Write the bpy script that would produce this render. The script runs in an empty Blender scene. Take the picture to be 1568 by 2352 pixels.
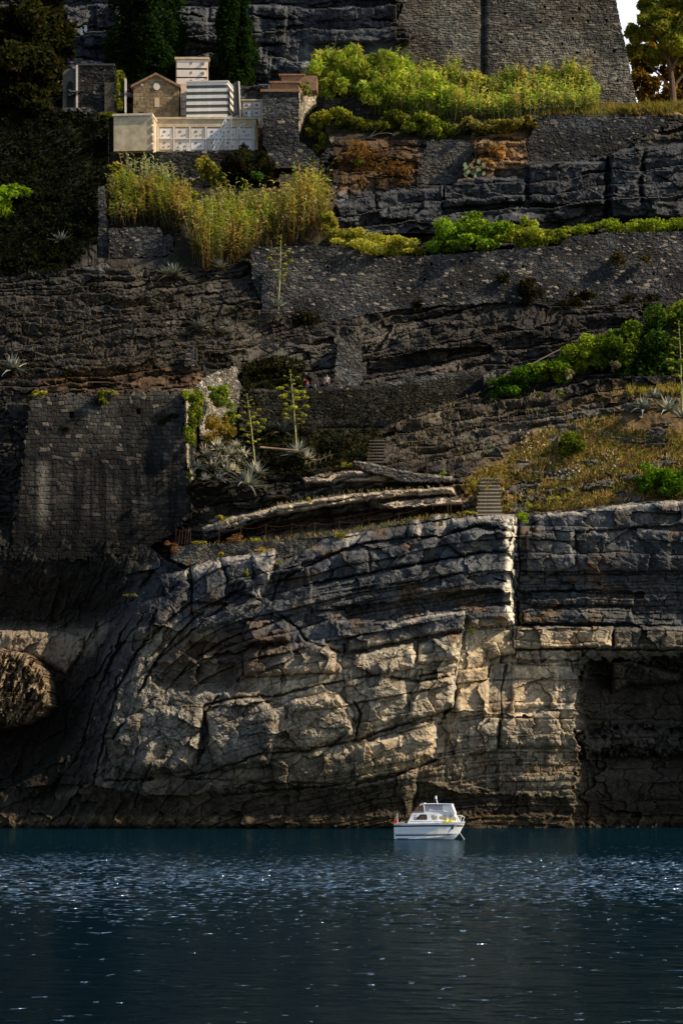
import bpy, math, random
import numpy as np
from mathutils import Vector, Matrix

# ------------------------------------------------------------------ basics
random.seed(7)
RNG = np.random.default_rng(11)
scene = bpy.context.scene
COLL = scene.collection
FPX, CX, HY, CAMZ = 6526.0, 784.0, 1803.0, 4.0      # focal length, centre, horizon (survey units), camera height
R = math.radians


def P(px, py, Y):
    """survey reading (bearing px, height py) at distance Y -> world point"""
    return np.stack([(np.asarray(px, float) - CX) * Y / FPX, np.asarray(Y, float) + 0 * np.asarray(px, float),
                     CAMZ + (HY - np.asarray(py, float)) * Y / FPX], -1)


def p1(px, py, Y):
    return Vector(((px - CX) * Y / FPX, Y, CAMZ + (HY - py) * Y / FPX))


# ------------------------------------------------------------------ noise
def h2(ix, iy, s=0):
    ix = np.asarray(ix).astype(np.int64).astype(np.uint64)
    iy = np.asarray(iy).astype(np.int64).astype(np.uint64)
    M = np.uint64(0xffffffff)
    h = (ix * np.uint64(374761393) + iy * np.uint64(668265263) + np.uint64(s * 974711 + 12345)) & M
    h = ((h ^ (h >> np.uint64(13))) * np.uint64(1274126177)) & M
    h = ((h ^ (h >> np.uint64(15))) * np.uint64(2246822519)) & M
    h = h ^ (h >> np.uint64(16))
    return (h & np.uint64(0xfffff)).astype(float) / float(0xfffff)


def vn(x, y, s=0):
    ix, iy = np.floor(x), np.floor(y)
    fx, fy = x - ix, y - iy
    fx = fx * fx * (3 - 2 * fx)
    fy = fy * fy * (3 - 2 * fy)
    a, b = h2(ix, iy, s), h2(ix + 1, iy, s)
    c, d = h2(ix, iy + 1, s), h2(ix + 1, iy + 1, s)
    return (a * (1 - fx) + b * fx) * (1 - fy) + (c * (1 - fx) + d * fx) * fy


def fbm(x, y, s=0, o=4):
    t, a, n = 0, 1.0, 0
    for i in range(o):
        t = t + a * (vn(x, y, s + i * 17) - .5)
        n += a
        a *= .5
        x, y = x * 2.03 + 3.7, y * 2.03 + 1.3
    return t / n * 2


def voro(x, y, s=0):
    """F1, F2, cell id"""
    ix, iy = np.floor(x), np.floor(y)
    f1 = np.full(x.shape, 9.)
    f2 = np.full(x.shape, 9.)
    cid = np.zeros(x.shape)
    for dx in (-1, 0, 1):
        for dy in (-1, 0, 1):
            cx, cy = ix + dx, iy + dy
            d = np.hypot(cx + h2(cx, cy, s) - x, cy + h2(cx, cy, s + 5) - y)
            m = d < f1
            f2 = np.where(m, f1, np.minimum(f2, d))
            cid = np.where(m, h2(cx, cy, s + 9), cid)
            f1 = np.where(m, d, f1)
    return f1, f2, cid


def facet(x, y, s=0):
    """angular break-up: every cell is a plane with its own tilt (-1..1)"""
    ix, iy = np.floor(x), np.floor(y)
    f1 = np.full(x.shape, 9.)
    out = np.zeros(x.shape)
    for dx in (-1, 0, 1):
        for dy in (-1, 0, 1):
            cx, cy = ix + dx, iy + dy
            ux, uy = x - cx - h2(cx, cy, s), y - cy - h2(cx, cy, s + 5)
            d = np.abs(ux) + np.abs(uy) * .8 + .3 * np.maximum(np.abs(ux), np.abs(uy))
            v = ux * (h2(cx, cy, s + 21) - .5) * 2 + uy * (h2(cx, cy, s + 22) - .5) * 1.2 + .7 * (h2(cx, cy, s + 23) - .5)
            m = d < f1
            out = np.where(m, v, out)
            f1 = np.where(m, d, f1)
    return out


def sst(a, b, x):
    t = np.clip((x - a) / (b - a), 0, 1)
    return t * t * (3 - 2 * t)


def inpoly(px, py, poly):
    c = np.zeros(px.shape, bool)
    n = len(poly)
    for i in range(n):
        x0, y0 = poly[i]
        x1, y1 = poly[(i + 1) % n]
        if y0 == y1:
            continue
        m = (py < y0) != (py < y1)
        xx = (x1 - x0) * (py - y0) / (y1 - y0) + x0
        c ^= m & (px < xx)
    return c


def segdist(px, py, pts, closed=False):
    d = np.full(px.shape, 1e9)
    n = len(pts)
    for i in range(n if closed else n - 1):
        x0, y0 = pts[i]
        x1, y1 = pts[(i + 1) % n]
        vx, vy = x1 - x0, y1 - y0
        L = vx * vx + vy * vy + 1e-9
        t = np.clip(((px - x0) * vx + (py - y0) * vy) / L, 0, 1)
        d = np.minimum(d, np.hypot(px - x0 - t * vx, py - y0 - t * vy))
    return d


def bbox(px, py, pts, m):
    xs = [p[0] for p in pts]
    ys = [p[1] for p in pts]
    j0, j1 = np.searchsorted(px[0], [min(xs) - m, max(xs) + m])
    i0, i1 = np.searchsorted(py[:, 0], [min(ys) - m, max(ys) + m])
    return slice(i0, i1), slice(j0, j1)


def block(px, py, Y, poly, off, edge=6, warp=3, seed=0):
    """push a traced rock block towards (off<0) or away from the viewer"""
    s = bbox(px, py, poly, 12)
    if s[0].stop <= s[0].start or s[1].stop <= s[1].start:
        return
    x = px[s] + warp * fbm(px[s] / 14., py[s] / 14., 70 + seed, 3)
    y = py[s] + warp * fbm(px[s] / 14., py[s] / 14., 91 + seed, 3)
    ins = inpoly(x, y, poly)
    d = np.where(ins, segdist(x, y, poly, True), 0)
    t = np.clip(d / edge, 0, 1)
    Y[s] += off * np.sqrt(1 - (1 - t) ** 2)


def crack(px, py, Y, pts, depth, w, C=None, dark=.5):
    s = bbox(px, py, pts, 20)
    if s[0].stop <= s[0].start or s[1].stop <= s[1].start:
        return
    x = px[s] + 4 * fbm(px[s] / 11., py[s] / 11., 31, 3)
    y = py[s] + 4 * fbm(px[s] / 11., py[s] / 11., 47, 3)
    wv = w * (.35 + 1.1 * vn(px[s] / 17., py[s] / 17., 57))
    g = np.exp(-(segdist(x, y, pts) / wv) ** 2) * sst(.12, .5, vn(px[s] / 40., py[s] / 40., 58))
    Y[s] += depth * g
    if C is not None:
        C[s] *= (1 - dark * g)[..., None]


def colinterp(px, py, cols):
    xs = np.array([c[0] for c in cols], float)
    vals = np.stack([np.interp(py[:, 0], [k[0] for k in c[1]], [k[1] for k in c[1]]) for c in cols], 1)
    j = np.clip(np.searchsorted(xs, px[0]) - 1, 0, len(xs) - 2)
    t = np.clip((px[0] - xs[j]) / (xs[j + 1] - xs[j]), 0, 1)
    return vals[:, j] * (1 - t) + vals[:, j + 1] * t


def tint(px, py, C, poly, col, amt=1, soft=10, mul=False):
    s = bbox(px, py, poly, soft + 6)
    if s[0].stop <= s[0].start or s[1].stop <= s[1].start:
        return
    x = px[s] + 8 * fbm(px[s] / 25., py[s] / 25., 3, 3)
    y = py[s] + 8 * fbm(px[s] / 25., py[s] / 25., 8, 3)
    ins = inpoly(x, y, poly)
    d = segdist(x, y, poly, True)
    w = (sst(-soft, soft, np.where(ins, d, -d)) * amt)[..., None]
    if mul:
        C[s] = C[s] * (1 - w) + C[s] * np.array(col) * w
    else:
        C[s] = C[s] * (1 - w) + np.array(col) * w


# ------------------------------------------------------------------ materials
MATS = {}


def newmat(name):
    m = bpy.data.materials.new(name)
    m.use_nodes = True
    m.node_tree.nodes.clear()
    return m, m.node_tree.nodes, m.node_tree.links


def col_mat(name, rough=.85, nscale=3., namt=.35, bump=.4, bscale=6., spec=.25, bdist=.05):
    """colour attribute x noise variation, bump"""
    m, N, L = newmat(name)
    out = N.new('ShaderNodeOutputMaterial')
    b = N.new('ShaderNodeBsdfPrincipled')
    a = N.new('ShaderNodeAttribute')
    a.attribute_name = 'Col'
    tc = N.new('ShaderNodeTexCoord')
    n1 = N.new('ShaderNodeTexNoise')
    n1.inputs['Scale'].default_value = nscale
    n1.inputs['Detail'].default_value = 6
    mr = N.new('ShaderNodeMapRange')
    mr.inputs['From Min'].default_value = .3
    mr.inputs['From Max'].default_value = .7
    mr.inputs['To Min'].default_value = 1 - namt
    mr.inputs['To Max'].default_value = 1 + namt
    mx = N.new('ShaderNodeVectorMath')
    mx.operation = 'SCALE'
    n2 = N.new('ShaderNodeTexNoise')
    n2.inputs['Scale'].default_value = bscale
    n2.inputs['Detail'].default_value = 8
    bp = N.new('ShaderNodeBump')
    bp.inputs['Strength'].default_value = bump
    bp.inputs['Distance'].default_value = bdist
    L.new(tc.outputs['Object'], n1.inputs['Vector'])
    L.new(tc.outputs['Object'], n2.inputs['Vector'])
    L.new(n1.outputs['Fac'], mr.inputs['Value'])
    L.new(a.outputs['Color'], mx.inputs[0])
    L.new(mr.outputs['Result'], mx.inputs['Scale'])
    L.new(mx.outputs['Vector'], b.inputs['Base Color'])
    L.new(n2.outputs['Fac'], bp.inputs['Height'])
    L.new(bp.outputs['Normal'], b.inputs['Normal'])
    b.inputs['Roughness'].default_value = rough
    b.inputs['Specular IOR Level'].default_value = spec
    L.new(b.outputs['BSDF'], out.inputs['Surface'])
    return m


def leaf_mat(name, trans=.45, gloss=.0):
    m, N, L = newmat(name)
    out = N.new('ShaderNodeOutputMaterial')
    a = N.new('ShaderNodeAttribute')
    a.attribute_name = 'Col'
    d = N.new('ShaderNodeBsdfDiffuse')
    t = N.new('ShaderNodeBsdfTranslucent')
    g = N.new('ShaderNodeBsdfGlossy')
    g.inputs['Roughness'].default_value = .45
    g.inputs['Color'].default_value = (.8, .8, .75, 1)
    tb = N.new('ShaderNodeVectorMath')
    tb.operation = 'MULTIPLY'
    tb.inputs[1].default_value = (1.5, 1.35, .55)
    mx = N.new('ShaderNodeMixShader')
    mx.inputs[0].default_value = trans
    m2 = N.new('ShaderNodeMixShader')
    m2.inputs[0].default_value = gloss
    L.new(a.outputs['Color'], d.inputs['Color'])
    L.new(a.outputs['Color'], tb.inputs[0])
    L.new(tb.outputs['Vector'], t.inputs['Color'])
    L.new(d.outputs[0], mx.inputs[1])
    L.new(t.outputs[0], mx.inputs[2])
    L.new(mx.outputs[0], m2.inputs[1])
    L.new(g.outputs[0], m2.inputs[2])
    L.new(m2.outputs[0], out.inputs['Surface'])
    return m


def flat_mat(name, col, rough=.5, spec=.4, namt=.12, nscale=4., bump=.0, bscale=20, metal=0., trans=0.):
    m, N, L = newmat(name)
    out = N.new('ShaderNodeOutputMaterial')
    b = N.new('ShaderNodeBsdfPrincipled')
    tc = N.new('ShaderNodeTexCoord')
    n1 = N.new('ShaderNodeTexNoise')
    n1.inputs['Scale'].default_value = nscale
    n1.inputs['Detail'].default_value = 6
    rp = N.new('ShaderNodeMapRange')
    rp.inputs['From Min'].default_value = .3
    rp.inputs['From Max'].default_value = .7
    rp.inputs['To Min'].default_value = 1 - namt
    rp.inputs['To Max'].default_value = 1 + namt * .5
    mx = N.new('ShaderNodeVectorMath')
    mx.operation = 'SCALE'
    mx.inputs[0].default_value = col
    L.new(tc.outputs['Object'], n1.inputs['Vector'])
    L.new(n1.outputs['Fac'], rp.inputs['Value'])
    L.new(rp.outputs['Result'], mx.inputs['Scale'])
    L.new(mx.outputs['Vector'], b.inputs['Base Color'])
    b.inputs['Roughness'].default_value = rough
    b.inputs['Specular IOR Level'].default_value = spec
    b.inputs['Metallic'].default_value = metal
    b.inputs['Transmission Weight'].default_value = trans
    if bump:
        bp = N.new('ShaderNodeBump')
        bp.inputs['Strength'].default_value = bump
        bp.inputs['Distance'].default_value = .03
        n2 = N.new('ShaderNodeTexNoise')
        n2.inputs['Scale'].default_value = bscale
        L.new(tc.outputs['Object'], n2.inputs['Vector'])
        L.new(n2.outputs['Fac'], bp.inputs['Height'])
        L.new(bp.outputs['Normal'], b.inputs['Normal'])
    L.new(b.outputs['BSDF'], out.inputs['Surface'])
    return m


ROCK = col_mat('limestone', nscale=2.2, namt=.35, bump=.35, bscale=5)
STONE = col_mat('rubble_masonry', nscale=3.5, namt=.3, bump=.5, bscale=9)
LEAF = leaf_mat('leaves', .45, .0)
REED = leaf_mat('reed_leaves', .5, .02)
AGAVE = leaf_mat('agave_leaves', .12, .06)
BARK = col_mat('bark', nscale=6, namt=.4, bump=.8, bscale=14)
DRY = leaf_mat('dry_grass', .35, .0)


# ------------------------------------------------------------------ mesh + tagging helpers
def tag(o, label=None, cat=None, group=None, kind=None):
    if label:
        o['label'] = label
    if cat:
        o['category'] = cat
    if group:
        o['group'] = group
    if kind:
        o['kind'] = kind
    return o


def empty(name, loc, label=None, cat=None, group=None):
    o = bpy.data.objects.new(name, None)
    o.empty_display_size = .3
    COLL.objects.link(o)
    o.location = loc
    return tag(o, label, cat, group)


def link(name, me, mat, parent=None, origin=None):
    o = bpy.data.objects.new(name, me)
    COLL.objects.link(o)
    if mat is not None and len(me.materials) == 0:
        me.materials.append(mat)
    if origin is not None:
        o.location = origin
    if parent is not None:
        o.parent = parent
        if origin is not None:
            o.location = Vector(origin) - world_loc(parent)
        else:
            o.location = (0, 0, 0)
    return o


def world_loc(o):
    v = Vector((0, 0, 0))
    while o is not None:
        v = v + Vector(o.location)
        o = o.parent
    return v


def npmesh(name, V, F, mat, col=None, parent=None, smooth=False, origin='auto'):
    """V (n,3) world verts, F (m,4) or (m,3)"""
    V = np.asarray(V, float)
    F = np.asarray(F, np.int32)
    if isinstance(origin, str):
        o = np.array([(V[:, 0].min() + V[:, 0].max()) / 2, V[:, 1].mean(), V[:, 2].min()])
    else:
        o = np.asarray(origin, float)
    me = bpy.data.meshes.new(name)
    n, k = F.shape
    me.vertices.add(len(V))
    me.vertices.foreach_set('co', (V - o).astype(np.float32).ravel())
    me.loops.add(n * k)
    me.loops.foreach_set('vertex_index', F.ravel())
    me.polygons.add(n)
    me.polygons.foreach_set('loop_start', np.arange(0, n * k, k, dtype=np.int32))
    me.polygons.foreach_set('use_smooth', np.full(n, smooth, bool))
    me.update(calc_edges=True)
    if col is not None:
        ca = me.color_attributes.new('Col', 'FLOAT_COLOR', 'POINT')
        c = np.ones((len(V), 4), np.float32)
        c[:, :3] = np.clip(col, 0, 1)
        ca.data.foreach_set('color', c.ravel())
    me.validate()
    return link(name, me, mat, parent, o)


def grid_mesh(name, px, py, Y, C, mask, mat, thick, parent=None):
    """relief surface with a solid skirt running back from its outline"""
    h, w = px.shape
    V = P(px, py, Y)
    ok = mask
    q = ok[:-1, :-1] & ok[1:, :-1] & ok[:-1, 1:] & ok[1:, 1:]
    idx = np.arange(h * w).reshape(h, w)
    # wind so that the normal faces the viewer (-Y)
    F = np.stack([idx[:-1, :-1][q], idx[1:, :-1][q], idx[1:, 1:][q], idx[:-1, 1:][q]], 1)
    E = []
    qp = np.pad(q, 1)
    top = q & ~qp[:-2, 1:-1]
    bot = q & ~qp[2:, 1:-1]
    lef = q & ~qp[1:-1, :-2]
    rig = q & ~qp[1:-1, 2:]
    E.append(np.stack([idx[:-1, 1:][top], idx[:-1, :-1][top]], 1)[:, ::-1])
    E.append(np.stack([idx[1:, :-1][bot], idx[1:, 1:][bot]], 1)[:, ::-1])
    E.append(np.stack([idx[:-1, :-1][lef], idx[1:, :-1][lef]], 1)[:, ::-1])
    E.append(np.stack([idx[1:, 1:][rig], idx[:-1, 1:][rig]], 1)[:, ::-1])
    E = np.concatenate(E)
    Vf, Cf = V.reshape(-1, 3), C.reshape(-1, 3)
    be = np.unique(E)
    mp = np.full(h * w, -1)
    mp[be] = np.arange(len(be)) + h * w
    back = Vf[be] + np.array([0, thick, 0])
    FS = np.stack([E[:, 0], E[:, 1], mp[E[:, 1]], mp[E[:, 0]]], 1)
    Vall = np.concatenate([Vf, back])
    Call = np.concatenate([Cf, Cf[be]])
    Fall = np.concatenate([F, FS])
    used = np.unique(Fall)
    rm = np.full(len(Vall), -1)
    rm[used] = np.arange(len(used))
    return npmesh(name, Vall[used], rm[Fall], mat, Call[used], parent)


def mkgrid(x0, x1, y0, y1, r):
    return np.meshgrid(np.arange(x0, x1 + r, r), np.arange(y0, y1 + r, r))


# ------------------------------------------------------------------ masonry walls
def masonry(x, z, rowh, bw, seed, warp=.25):
    wz = z + warp * rowh * fbm(x / (bw * 1.5), z / (rowh * 2), seed, 3) * 1.6
    row = np.floor(wz / rowh)
    fz = wz / rowh - row
    ws = .65 + .8 * h2(row, 0 * row, seed + 1)
    xx = x / (bw * ws) + h2(row, row * 0 + 3, seed + 2) * 7 + warp * .5 * fbm(x / bw, z / rowh, seed + 4, 2)
    c = np.floor(xx)
    fx = xx - c
    # random merge/split
    sp = h2(c, row, seed + 6)
    mid = .35 + .3 * h2(c, row, seed + 7)
    left = fx < mid
    split = sp > .55
    fx2 = np.where(split, np.where(left, fx / mid, (fx - mid) / (1 - mid)), fx)
    wloc = np.where(split, np.where(left, mid, 1 - mid), 1) * bw * ws
    cid = h2(c * 2 + np.where(split & ~left, 1, 0), row, seed + 8)
    cid2 = h2(c * 2 + np.where(split & ~left, 1, 0), row, seed + 12)
    e = np.minimum(np.minimum(fx2, 1 - fx2) * wloc, np.minimum(fz, 1 - fz) * rowh)
    return cid, cid2, e


def wall(name, label, poly, Y, thick=1.2, rowh=.22, bw=.42, base=(.085, .085, .09), pale=(.34, .29, .23),
         ppale=.06, seed=1, res=1.5, warp=.3, rough_edge=4, relief=.07, joint=.045, cat='wall', group=None,
         parent=None, stain=None, holes=None, contrast=1., mat=None, rubble=True):
    xs = [p[0] for p in poly]
    ys = [p[1] for p in poly]
    px, py = mkgrid(min(xs) - 4, max(xs) + 4, min(ys) - 4, max(ys) + 4, res)
    Yb = Y(px, py) if callable(Y) else np.full(px.shape, float(Y))
    W = P(px, py, Yb)
    # run along the wall for walls that turn away
    run = W[..., 0] + .8 * (Yb - Yb.min())
    z = W[..., 2]
    cid, cid2, e = masonry(run, z, rowh, bw, seed, warp)
    g = sst(0, joint, e)
    if rubble:                                            # random stones instead of courses
        wx_ = run + .12 * fbm(run / .5, z / .4, seed + 70, 3)
        wz_ = z + .10 * fbm(run / .6, z / .4, seed + 71, 3)
        sc_ = 1 + .45 * sst(-.1, .4, fbm(run / 2.5, z / 2., seed + 72, 3))
        f1, f2, cid = voro(wx_ / (bw * 1.45), wz_ / (rowh * 1.25), seed + 73)
        f1b, f2b, cidb = voro(wx_ / (bw * .85), wz_ / (rowh * .8), seed + 75)
        small = vn(run / .9, z / .7, seed + 74) > .52
        cid = np.where(small, cidb, cid)
        cid2 = (cid * 7.31) % 1
        g = np.where(small, sst(.02, .22, f2b - f1b), sst(.02, .2, f2 - f1))
    Yd = Yb - relief * g * (.5 + .9 * cid) + .07 * fbm(run / .8, z / .8, seed + 20, 4)
    C = np.ones(px.shape + (3,)) * np.array(base)
    C *= (.55 + .9 * cid2 ** 1.2 * contrast)[..., None]
    C *= (.45 + .55 * g)[..., None]
    big = sst(-.35, .45, fbm(run / 3.5, z / 3.5, seed + 31, 4))
    C *= ((.5 + .75 * big) * (1 + .5 * fbm(run / 9., z / 1.6, seed + 33, 4)))[..., None]
    warm = fbm(run / 1.6, z / 1.6, seed + 44, 3)
    C *= np.stack([1 + .12 * warm, 1 + 0 * warm, 1 - .14 * warm], -1)
    pm = (cid > 1 - ppale)[..., None] * g[..., None]
    C = C * (1 - pm) + np.array(pale) * (.6 + .5 * cid2)[..., None] * pm
    C = C * (.80 if base[0] < .2 else 1.1)
    if stain is not None:
        C = stain(px, py, run, z, C)
    if holes:
        for hx, hy, hw, hh in holes:
            m = (abs(px - hx) < hw) & (abs(py - hy) < hh)
            Yd = np.where(m, Yd + .6, Yd)
            C = np.where(m[..., None], C * .35, C)
    ex = px + rough_edge * fbm(px / 7., py / 7., seed + 50, 3)
    ey = py + rough_edge * fbm(px / 7., py / 7., seed + 60, 3)
    o = grid_mesh(name, px, py, Yd, C, inpoly(ex, ey, poly), mat or STONE, thick, parent)
    if label:
        tag(o, label, cat, group)
    return o


# ------------------------------------------------------------------ foliage
def ell_points(blobs, n, shell=.55):
    """points in ellipsoids (x,y,z,rx,ry,rz); returns pts and outward dirs"""
    b = np.asarray(blobs, float)
    vol = (b[:, 3] * b[:, 5]) ** 1.0
    k = RNG.choice(len(b), n, p=vol / vol.sum())
    d = RNG.normal(size=(n, 3))
    d /= np.linalg.norm(d, axis=1)[:, None]
    r = shell + (1 - shell) * RNG.random(n) ** .7
    r *= .86 + .28 * RNG.random(n)
    return b[k, :3] + d * r[:, None] * b[k, 3:6], d, k


def leaves(pts, nrm, size, cols, aspect=2.2, jit=.9):
    """diamond leaf quads"""
    n = len(pts)
    nn = nrm + jit * RNG.normal(size=(n, 3))
    nn /= np.linalg.norm(nn, axis=1)[:, None]
    t = RNG.normal(size=(n, 3))
    t -= (t * nn).sum(1)[:, None] * nn
    t /= np.linalg.norm(t, axis=1)[:, None] + 1e-9
    b = np.cross(nn, t)
    s = (size * (.6 + .8 * RNG.random(n)))[:, None]
    V = np.stack([pts - t * s, pts + b * s / aspect, pts + t * s, pts - b * s / aspect], 1).reshape(-1, 3)
    F = np.arange(n * 4).reshape(n, 4)
    return V, F, np.repeat(cols, 4, 0)


def leafcols(n, base, var=.35, alt=None, palt=.0):
    c = np.ones((n, 3)) * np.array(base)
    c *= (1 - var + 2 * var * RNG.random(n))[:, None]
    if alt is not None:
        m = RNG.random(n) < palt
        c[m] = np.array(alt) * (1 - var + 2 * var * RNG.random(m.sum()))[:, None]
    return c


def subblobs(blobs, k, f=.42, out=.75):
    """break big ellipsoids into many smaller lobes so that outlines are uneven"""
    r = []
    for (x, y, z, rx, ry, rz) in blobs:
        for i in range(k):
            d = RNG.normal(size=3)
            d /= np.linalg.norm(d)
            q = out * RNG.random() ** .5
            s = f * (.6 + .8 * RNG.random())
            r.append((x + d[0] * rx * q, y + d[1] * ry * q, z + d[2] * rz * q, rx * s, ry * s, rz * s))
    return r


def merge(parts):
    Vs, Fs, Cs, o = [], [], [], 0
    for V, F, C in parts:
        Vs.append(V)
        Fs.append(F + o)
        Cs.append(C)
        o += len(V)
    return np.concatenate(Vs), np.concatenate(Fs), np.concatenate(Cs)


def pblob(px, py, Y, rx, ry, rd=None):
    s = Y / FPX
    v = p1(px, py, Y)
    return (v.x, v.y, v.z, rx * s, (rd if rd else rx) * s, ry * s)


def bush(name, label, blobs, n, size, base, alt=None, palt=0., cat='shrub', group=None, var=.45, k=15, parent=None,
         f=.34, mat=None, twigs=0, kind=None, aspect=1.8):
    bl = [pblob(*b) for b in blobs]
    sb = subblobs(bl, k, f, .95)
    pts, d, kk = ell_points(sb, n, .5)
    lum = max(base)
    gain = 1.0 if lum < .05 else 1.3                     # brighter leaf colours lifted to make up for weak sunlight
    c = leafcols(n, np.array(base) * gain, var, None if alt is None else np.array(alt) * gain, palt)
    c *= (.6 + .8 * h2(kk, kk * 0, 5))[:, None]            # lobe to lobe difference
    parts = [leaves(pts, d * .8 + np.array([0, -.1, .35]), size, c, aspect)]
    if twigs:
        for i in range(twigs):
            b = bl[i % len(bl)]
            a = Vector((b[0] + RNG.normal() * b[3] * .15, b[1], b[2] - b[5]))
            e = Vector((b[0] + RNG.normal() * b[3] * .6, b[1] + RNG.normal() * b[4] * .3, b[2] + RNG.random() * b[5] * .7))
            V, F = tube_np([a, (a + e) / 2 + Vector((.1, 0, .1)), e], [.05, .035, .015], 4)
            parts.append((V, F, np.ones((len(V), 3)) * np.array((.06, .045, .03))))
    V, F, C = merge(parts)
    o = npmesh(name, V, F, mat or LEAF, C, parent)
    if label or kind:
        tag(o, label, cat, group, kind)
    return o


def tube_np(pts, rad, seg=6):
    pts = [Vector(p) for p in pts]
    V, F = [], []
    up = Vector((0, 0, 1))
    for i, p in enumerate(pts):
        t = (pts[min(i + 1, len(pts) - 1)] - pts[max(i - 1, 0)]).normalized()
        a = t.cross(Vector((0.13, 1, 0.07))).normalized()
        b = t.cross(a).normalized()
        for j in range(seg):
            an = 2 * math.pi * j / seg
            q = p + (a * math.cos(an) + b * math.sin(an)) * rad[i]
            V.append((q.x, q.y, q.z))
    for i in range(len(pts) - 1):
        for j in range(seg):
            F.append((i * seg + j, i * seg + (j + 1) % seg, (i + 1) * seg + (j + 1) % seg, (i + 1) * seg + j))
    for base in (0, (len(pts) - 1) * seg):
        for j in range(1, seg - 1, 2):
            F.append((base, base + j, base + j + 1, base + min(j + 2, seg - 1)) if j + 2 < seg else (base, base + j, base + j + 1, base + j + 1))
    F = [f for f in F if len(set(f)) == 4]
    return np.array(V), np.array(F)


class MB:
    """small polygon builder"""

    def __init__(s):
        s.v, s.f = [], []

    def add(s, vs, fs):
        o = len(s.v)
        s.v += [tuple(v) for v in vs]
        s.f += [tuple(i + o for i in f) for f in fs]
        return s

    def box(s, x0, x1, y0, y1, z0, z1):
        return s.add([(x0, y0, z0), (x1, y0, z0), (x1, y1, z0), (x0, y1, z0), (x0, y0, z1), (x1, y0, z1), (x1, y1, z1), (x0, y1, z1)],
                     [(0, 3, 2, 1), (4, 5, 6, 7), (0, 1, 5, 4), (1, 2, 6, 5), (2, 3, 7, 6), (3, 0, 4, 7)])

    def prism(s, foot, z0, z1):
        """foot: ccw seen from above"""
        n = len(foot)
        v = [(x, y, z0) for x, y in foot] + [(x, y, z1) for x, y in foot]
        f = [tuple(range(n - 1, -1, -1)), tuple(range(n, 2 * n))]
        f += [(i, (i + 1) % n, n + (i + 1) % n, n + i) for i in range(n)]
        return s.add(v, f)

    def extr(s, prof, y0, y1, sc=1., c=None):
        """profile in x,z (ccw seen from -y) from y0 to y1, far end optionally scaled"""
        n = len(prof)
        v = [(x, y0, z) for x, z in prof] + [(x, y1, z) for x, z in prof]
        f = [tuple(range(n)), tuple(range(2 * n - 1, n - 1, -1))]
        f += [(i, n + i, n + (i + 1) % n, (i + 1) % n) for i in range(n)]
        return s.add(v, f)

    def tube(s, pts, r, seg=6):
        rr = r if isinstance(r, (list, tuple)) else [r] * len(pts)
        V, F = tube_np(pts, rr, seg)
        return s.add([tuple(v) for v in V], [tuple(int(i) for i in f) for f in F])

    def build(s, name, mat, parent=None, origin=None, bevel=0., smooth=False, local=False):
        me = bpy.data.meshes.new(name)
        if origin is None:
            V = np.array(s.v)
            o = Vector(((V[:, 0].min() + V[:, 0].max()) / 2, (V[:, 1].min() + V[:, 1].max()) / 2, V[:, 2].min()))
        else:
            o = Vector(origin)
        if local:
            o = Vector((0, 0, 0))
        me.from_pydata([tuple(Vector(v) - o) for v in s.v], [], s.f)
        me.update()
        if smooth:
            me.polygons.foreach_set('use_smooth', np.ones(len(me.polygons), bool))
        ob = link(name, me, mat, parent, None if local else o)
        if bevel:
            b = ob.modifiers.new('bevel', 'BEVEL')
            b.width = bevel
            b.segments = 2
            b.limit_method = 'ANGLE'
        return ob


# ================================================================== TERRAIN
def strata_list(f0, f1, lo, hi, seed):
    r = np.random.default_rng(seed)
    e = [f0]
    while e[-1] < f1:
        e.append(e[-1] + lo * (hi / lo) ** r.random())
    return np.array(e)


def gfun(px, knots):
    """integral of the dip: knots (px, slope)"""
    xs = np.arange(-700, 2400, 4.)
    sl = np.interp(xs, [k[0] for k in knots], [k[1] for k in knots])
    g = np.cumsum(sl) * 4
    g -= np.interp(784, xs, g)
    return np.interp(px, xs, g)


def beds(px, py, f, edges, seed, off, joff, jlen, gw, gd, tilt=.1):
    """bed by bed and block by block offsets with grooves; returns dY, block id, groove weight"""
    k = np.clip(np.searchsorted(edges, f.ravel()).reshape(f.shape) - 1, 0, len(edges) - 2)
    e0, e1 = edges[k], edges[k + 1]
    d = np.minimum(f - e0, e1 - f)
    jl = jlen * (.6 + .9 * h2(k, k * 0, seed + 1))
    u = px / jl + 9 * h2(k, k * 0, seed + 2) + .18 * fbm(px / 40., py / 18., seed + 3, 3)
    c = np.floor(u)
    fr = u - c
    mid = .25 + .5 * h2(c, k, seed + 5)
    second = fr > mid
    c2 = c * 2 + second
    w = np.where(second, 1 - mid, mid)
    fl = np.where(second, (fr - mid), fr) / w
    dj = np.minimum(fl, 1 - fl) * w * jl
    hb = h2(k, k * 0, seed + 8)
    hc = h2(c2, k, seed + 9)
    ke = k + (f - e0 > e1 - f)
    ga = sst(.38, .72, vn(px / 75. + 31 * h2(ke, ke * 0, seed + 14), ke * 1.7, seed + 15)) * (.35 + .8 * h2(ke, ke * 0, seed + 16))
    gj = (h2(c2 + (fl > .5), k, seed + 17) > .45) * (.3 + .7 * h2(c2 + (fl > .5), k, seed + 18))
    gv = gw * (.7 + .8 * vn(px / 23., py / 23., seed + 19))
    g = np.maximum(ga * np.exp(-(d / gv) ** 2), gj * np.exp(-(dj / gv) ** 2))
    rnd = np.minimum(d / 6., 1)
    dY = off * (hb - .5) * 2 + joff * (hc - .5) * 2 + tilt * (fl - .5) * (h2(c2, k, seed + 11) - .65) * 2
    dY = dY + gd * g - .06 * rnd
    return dY, hc, g, k


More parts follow.
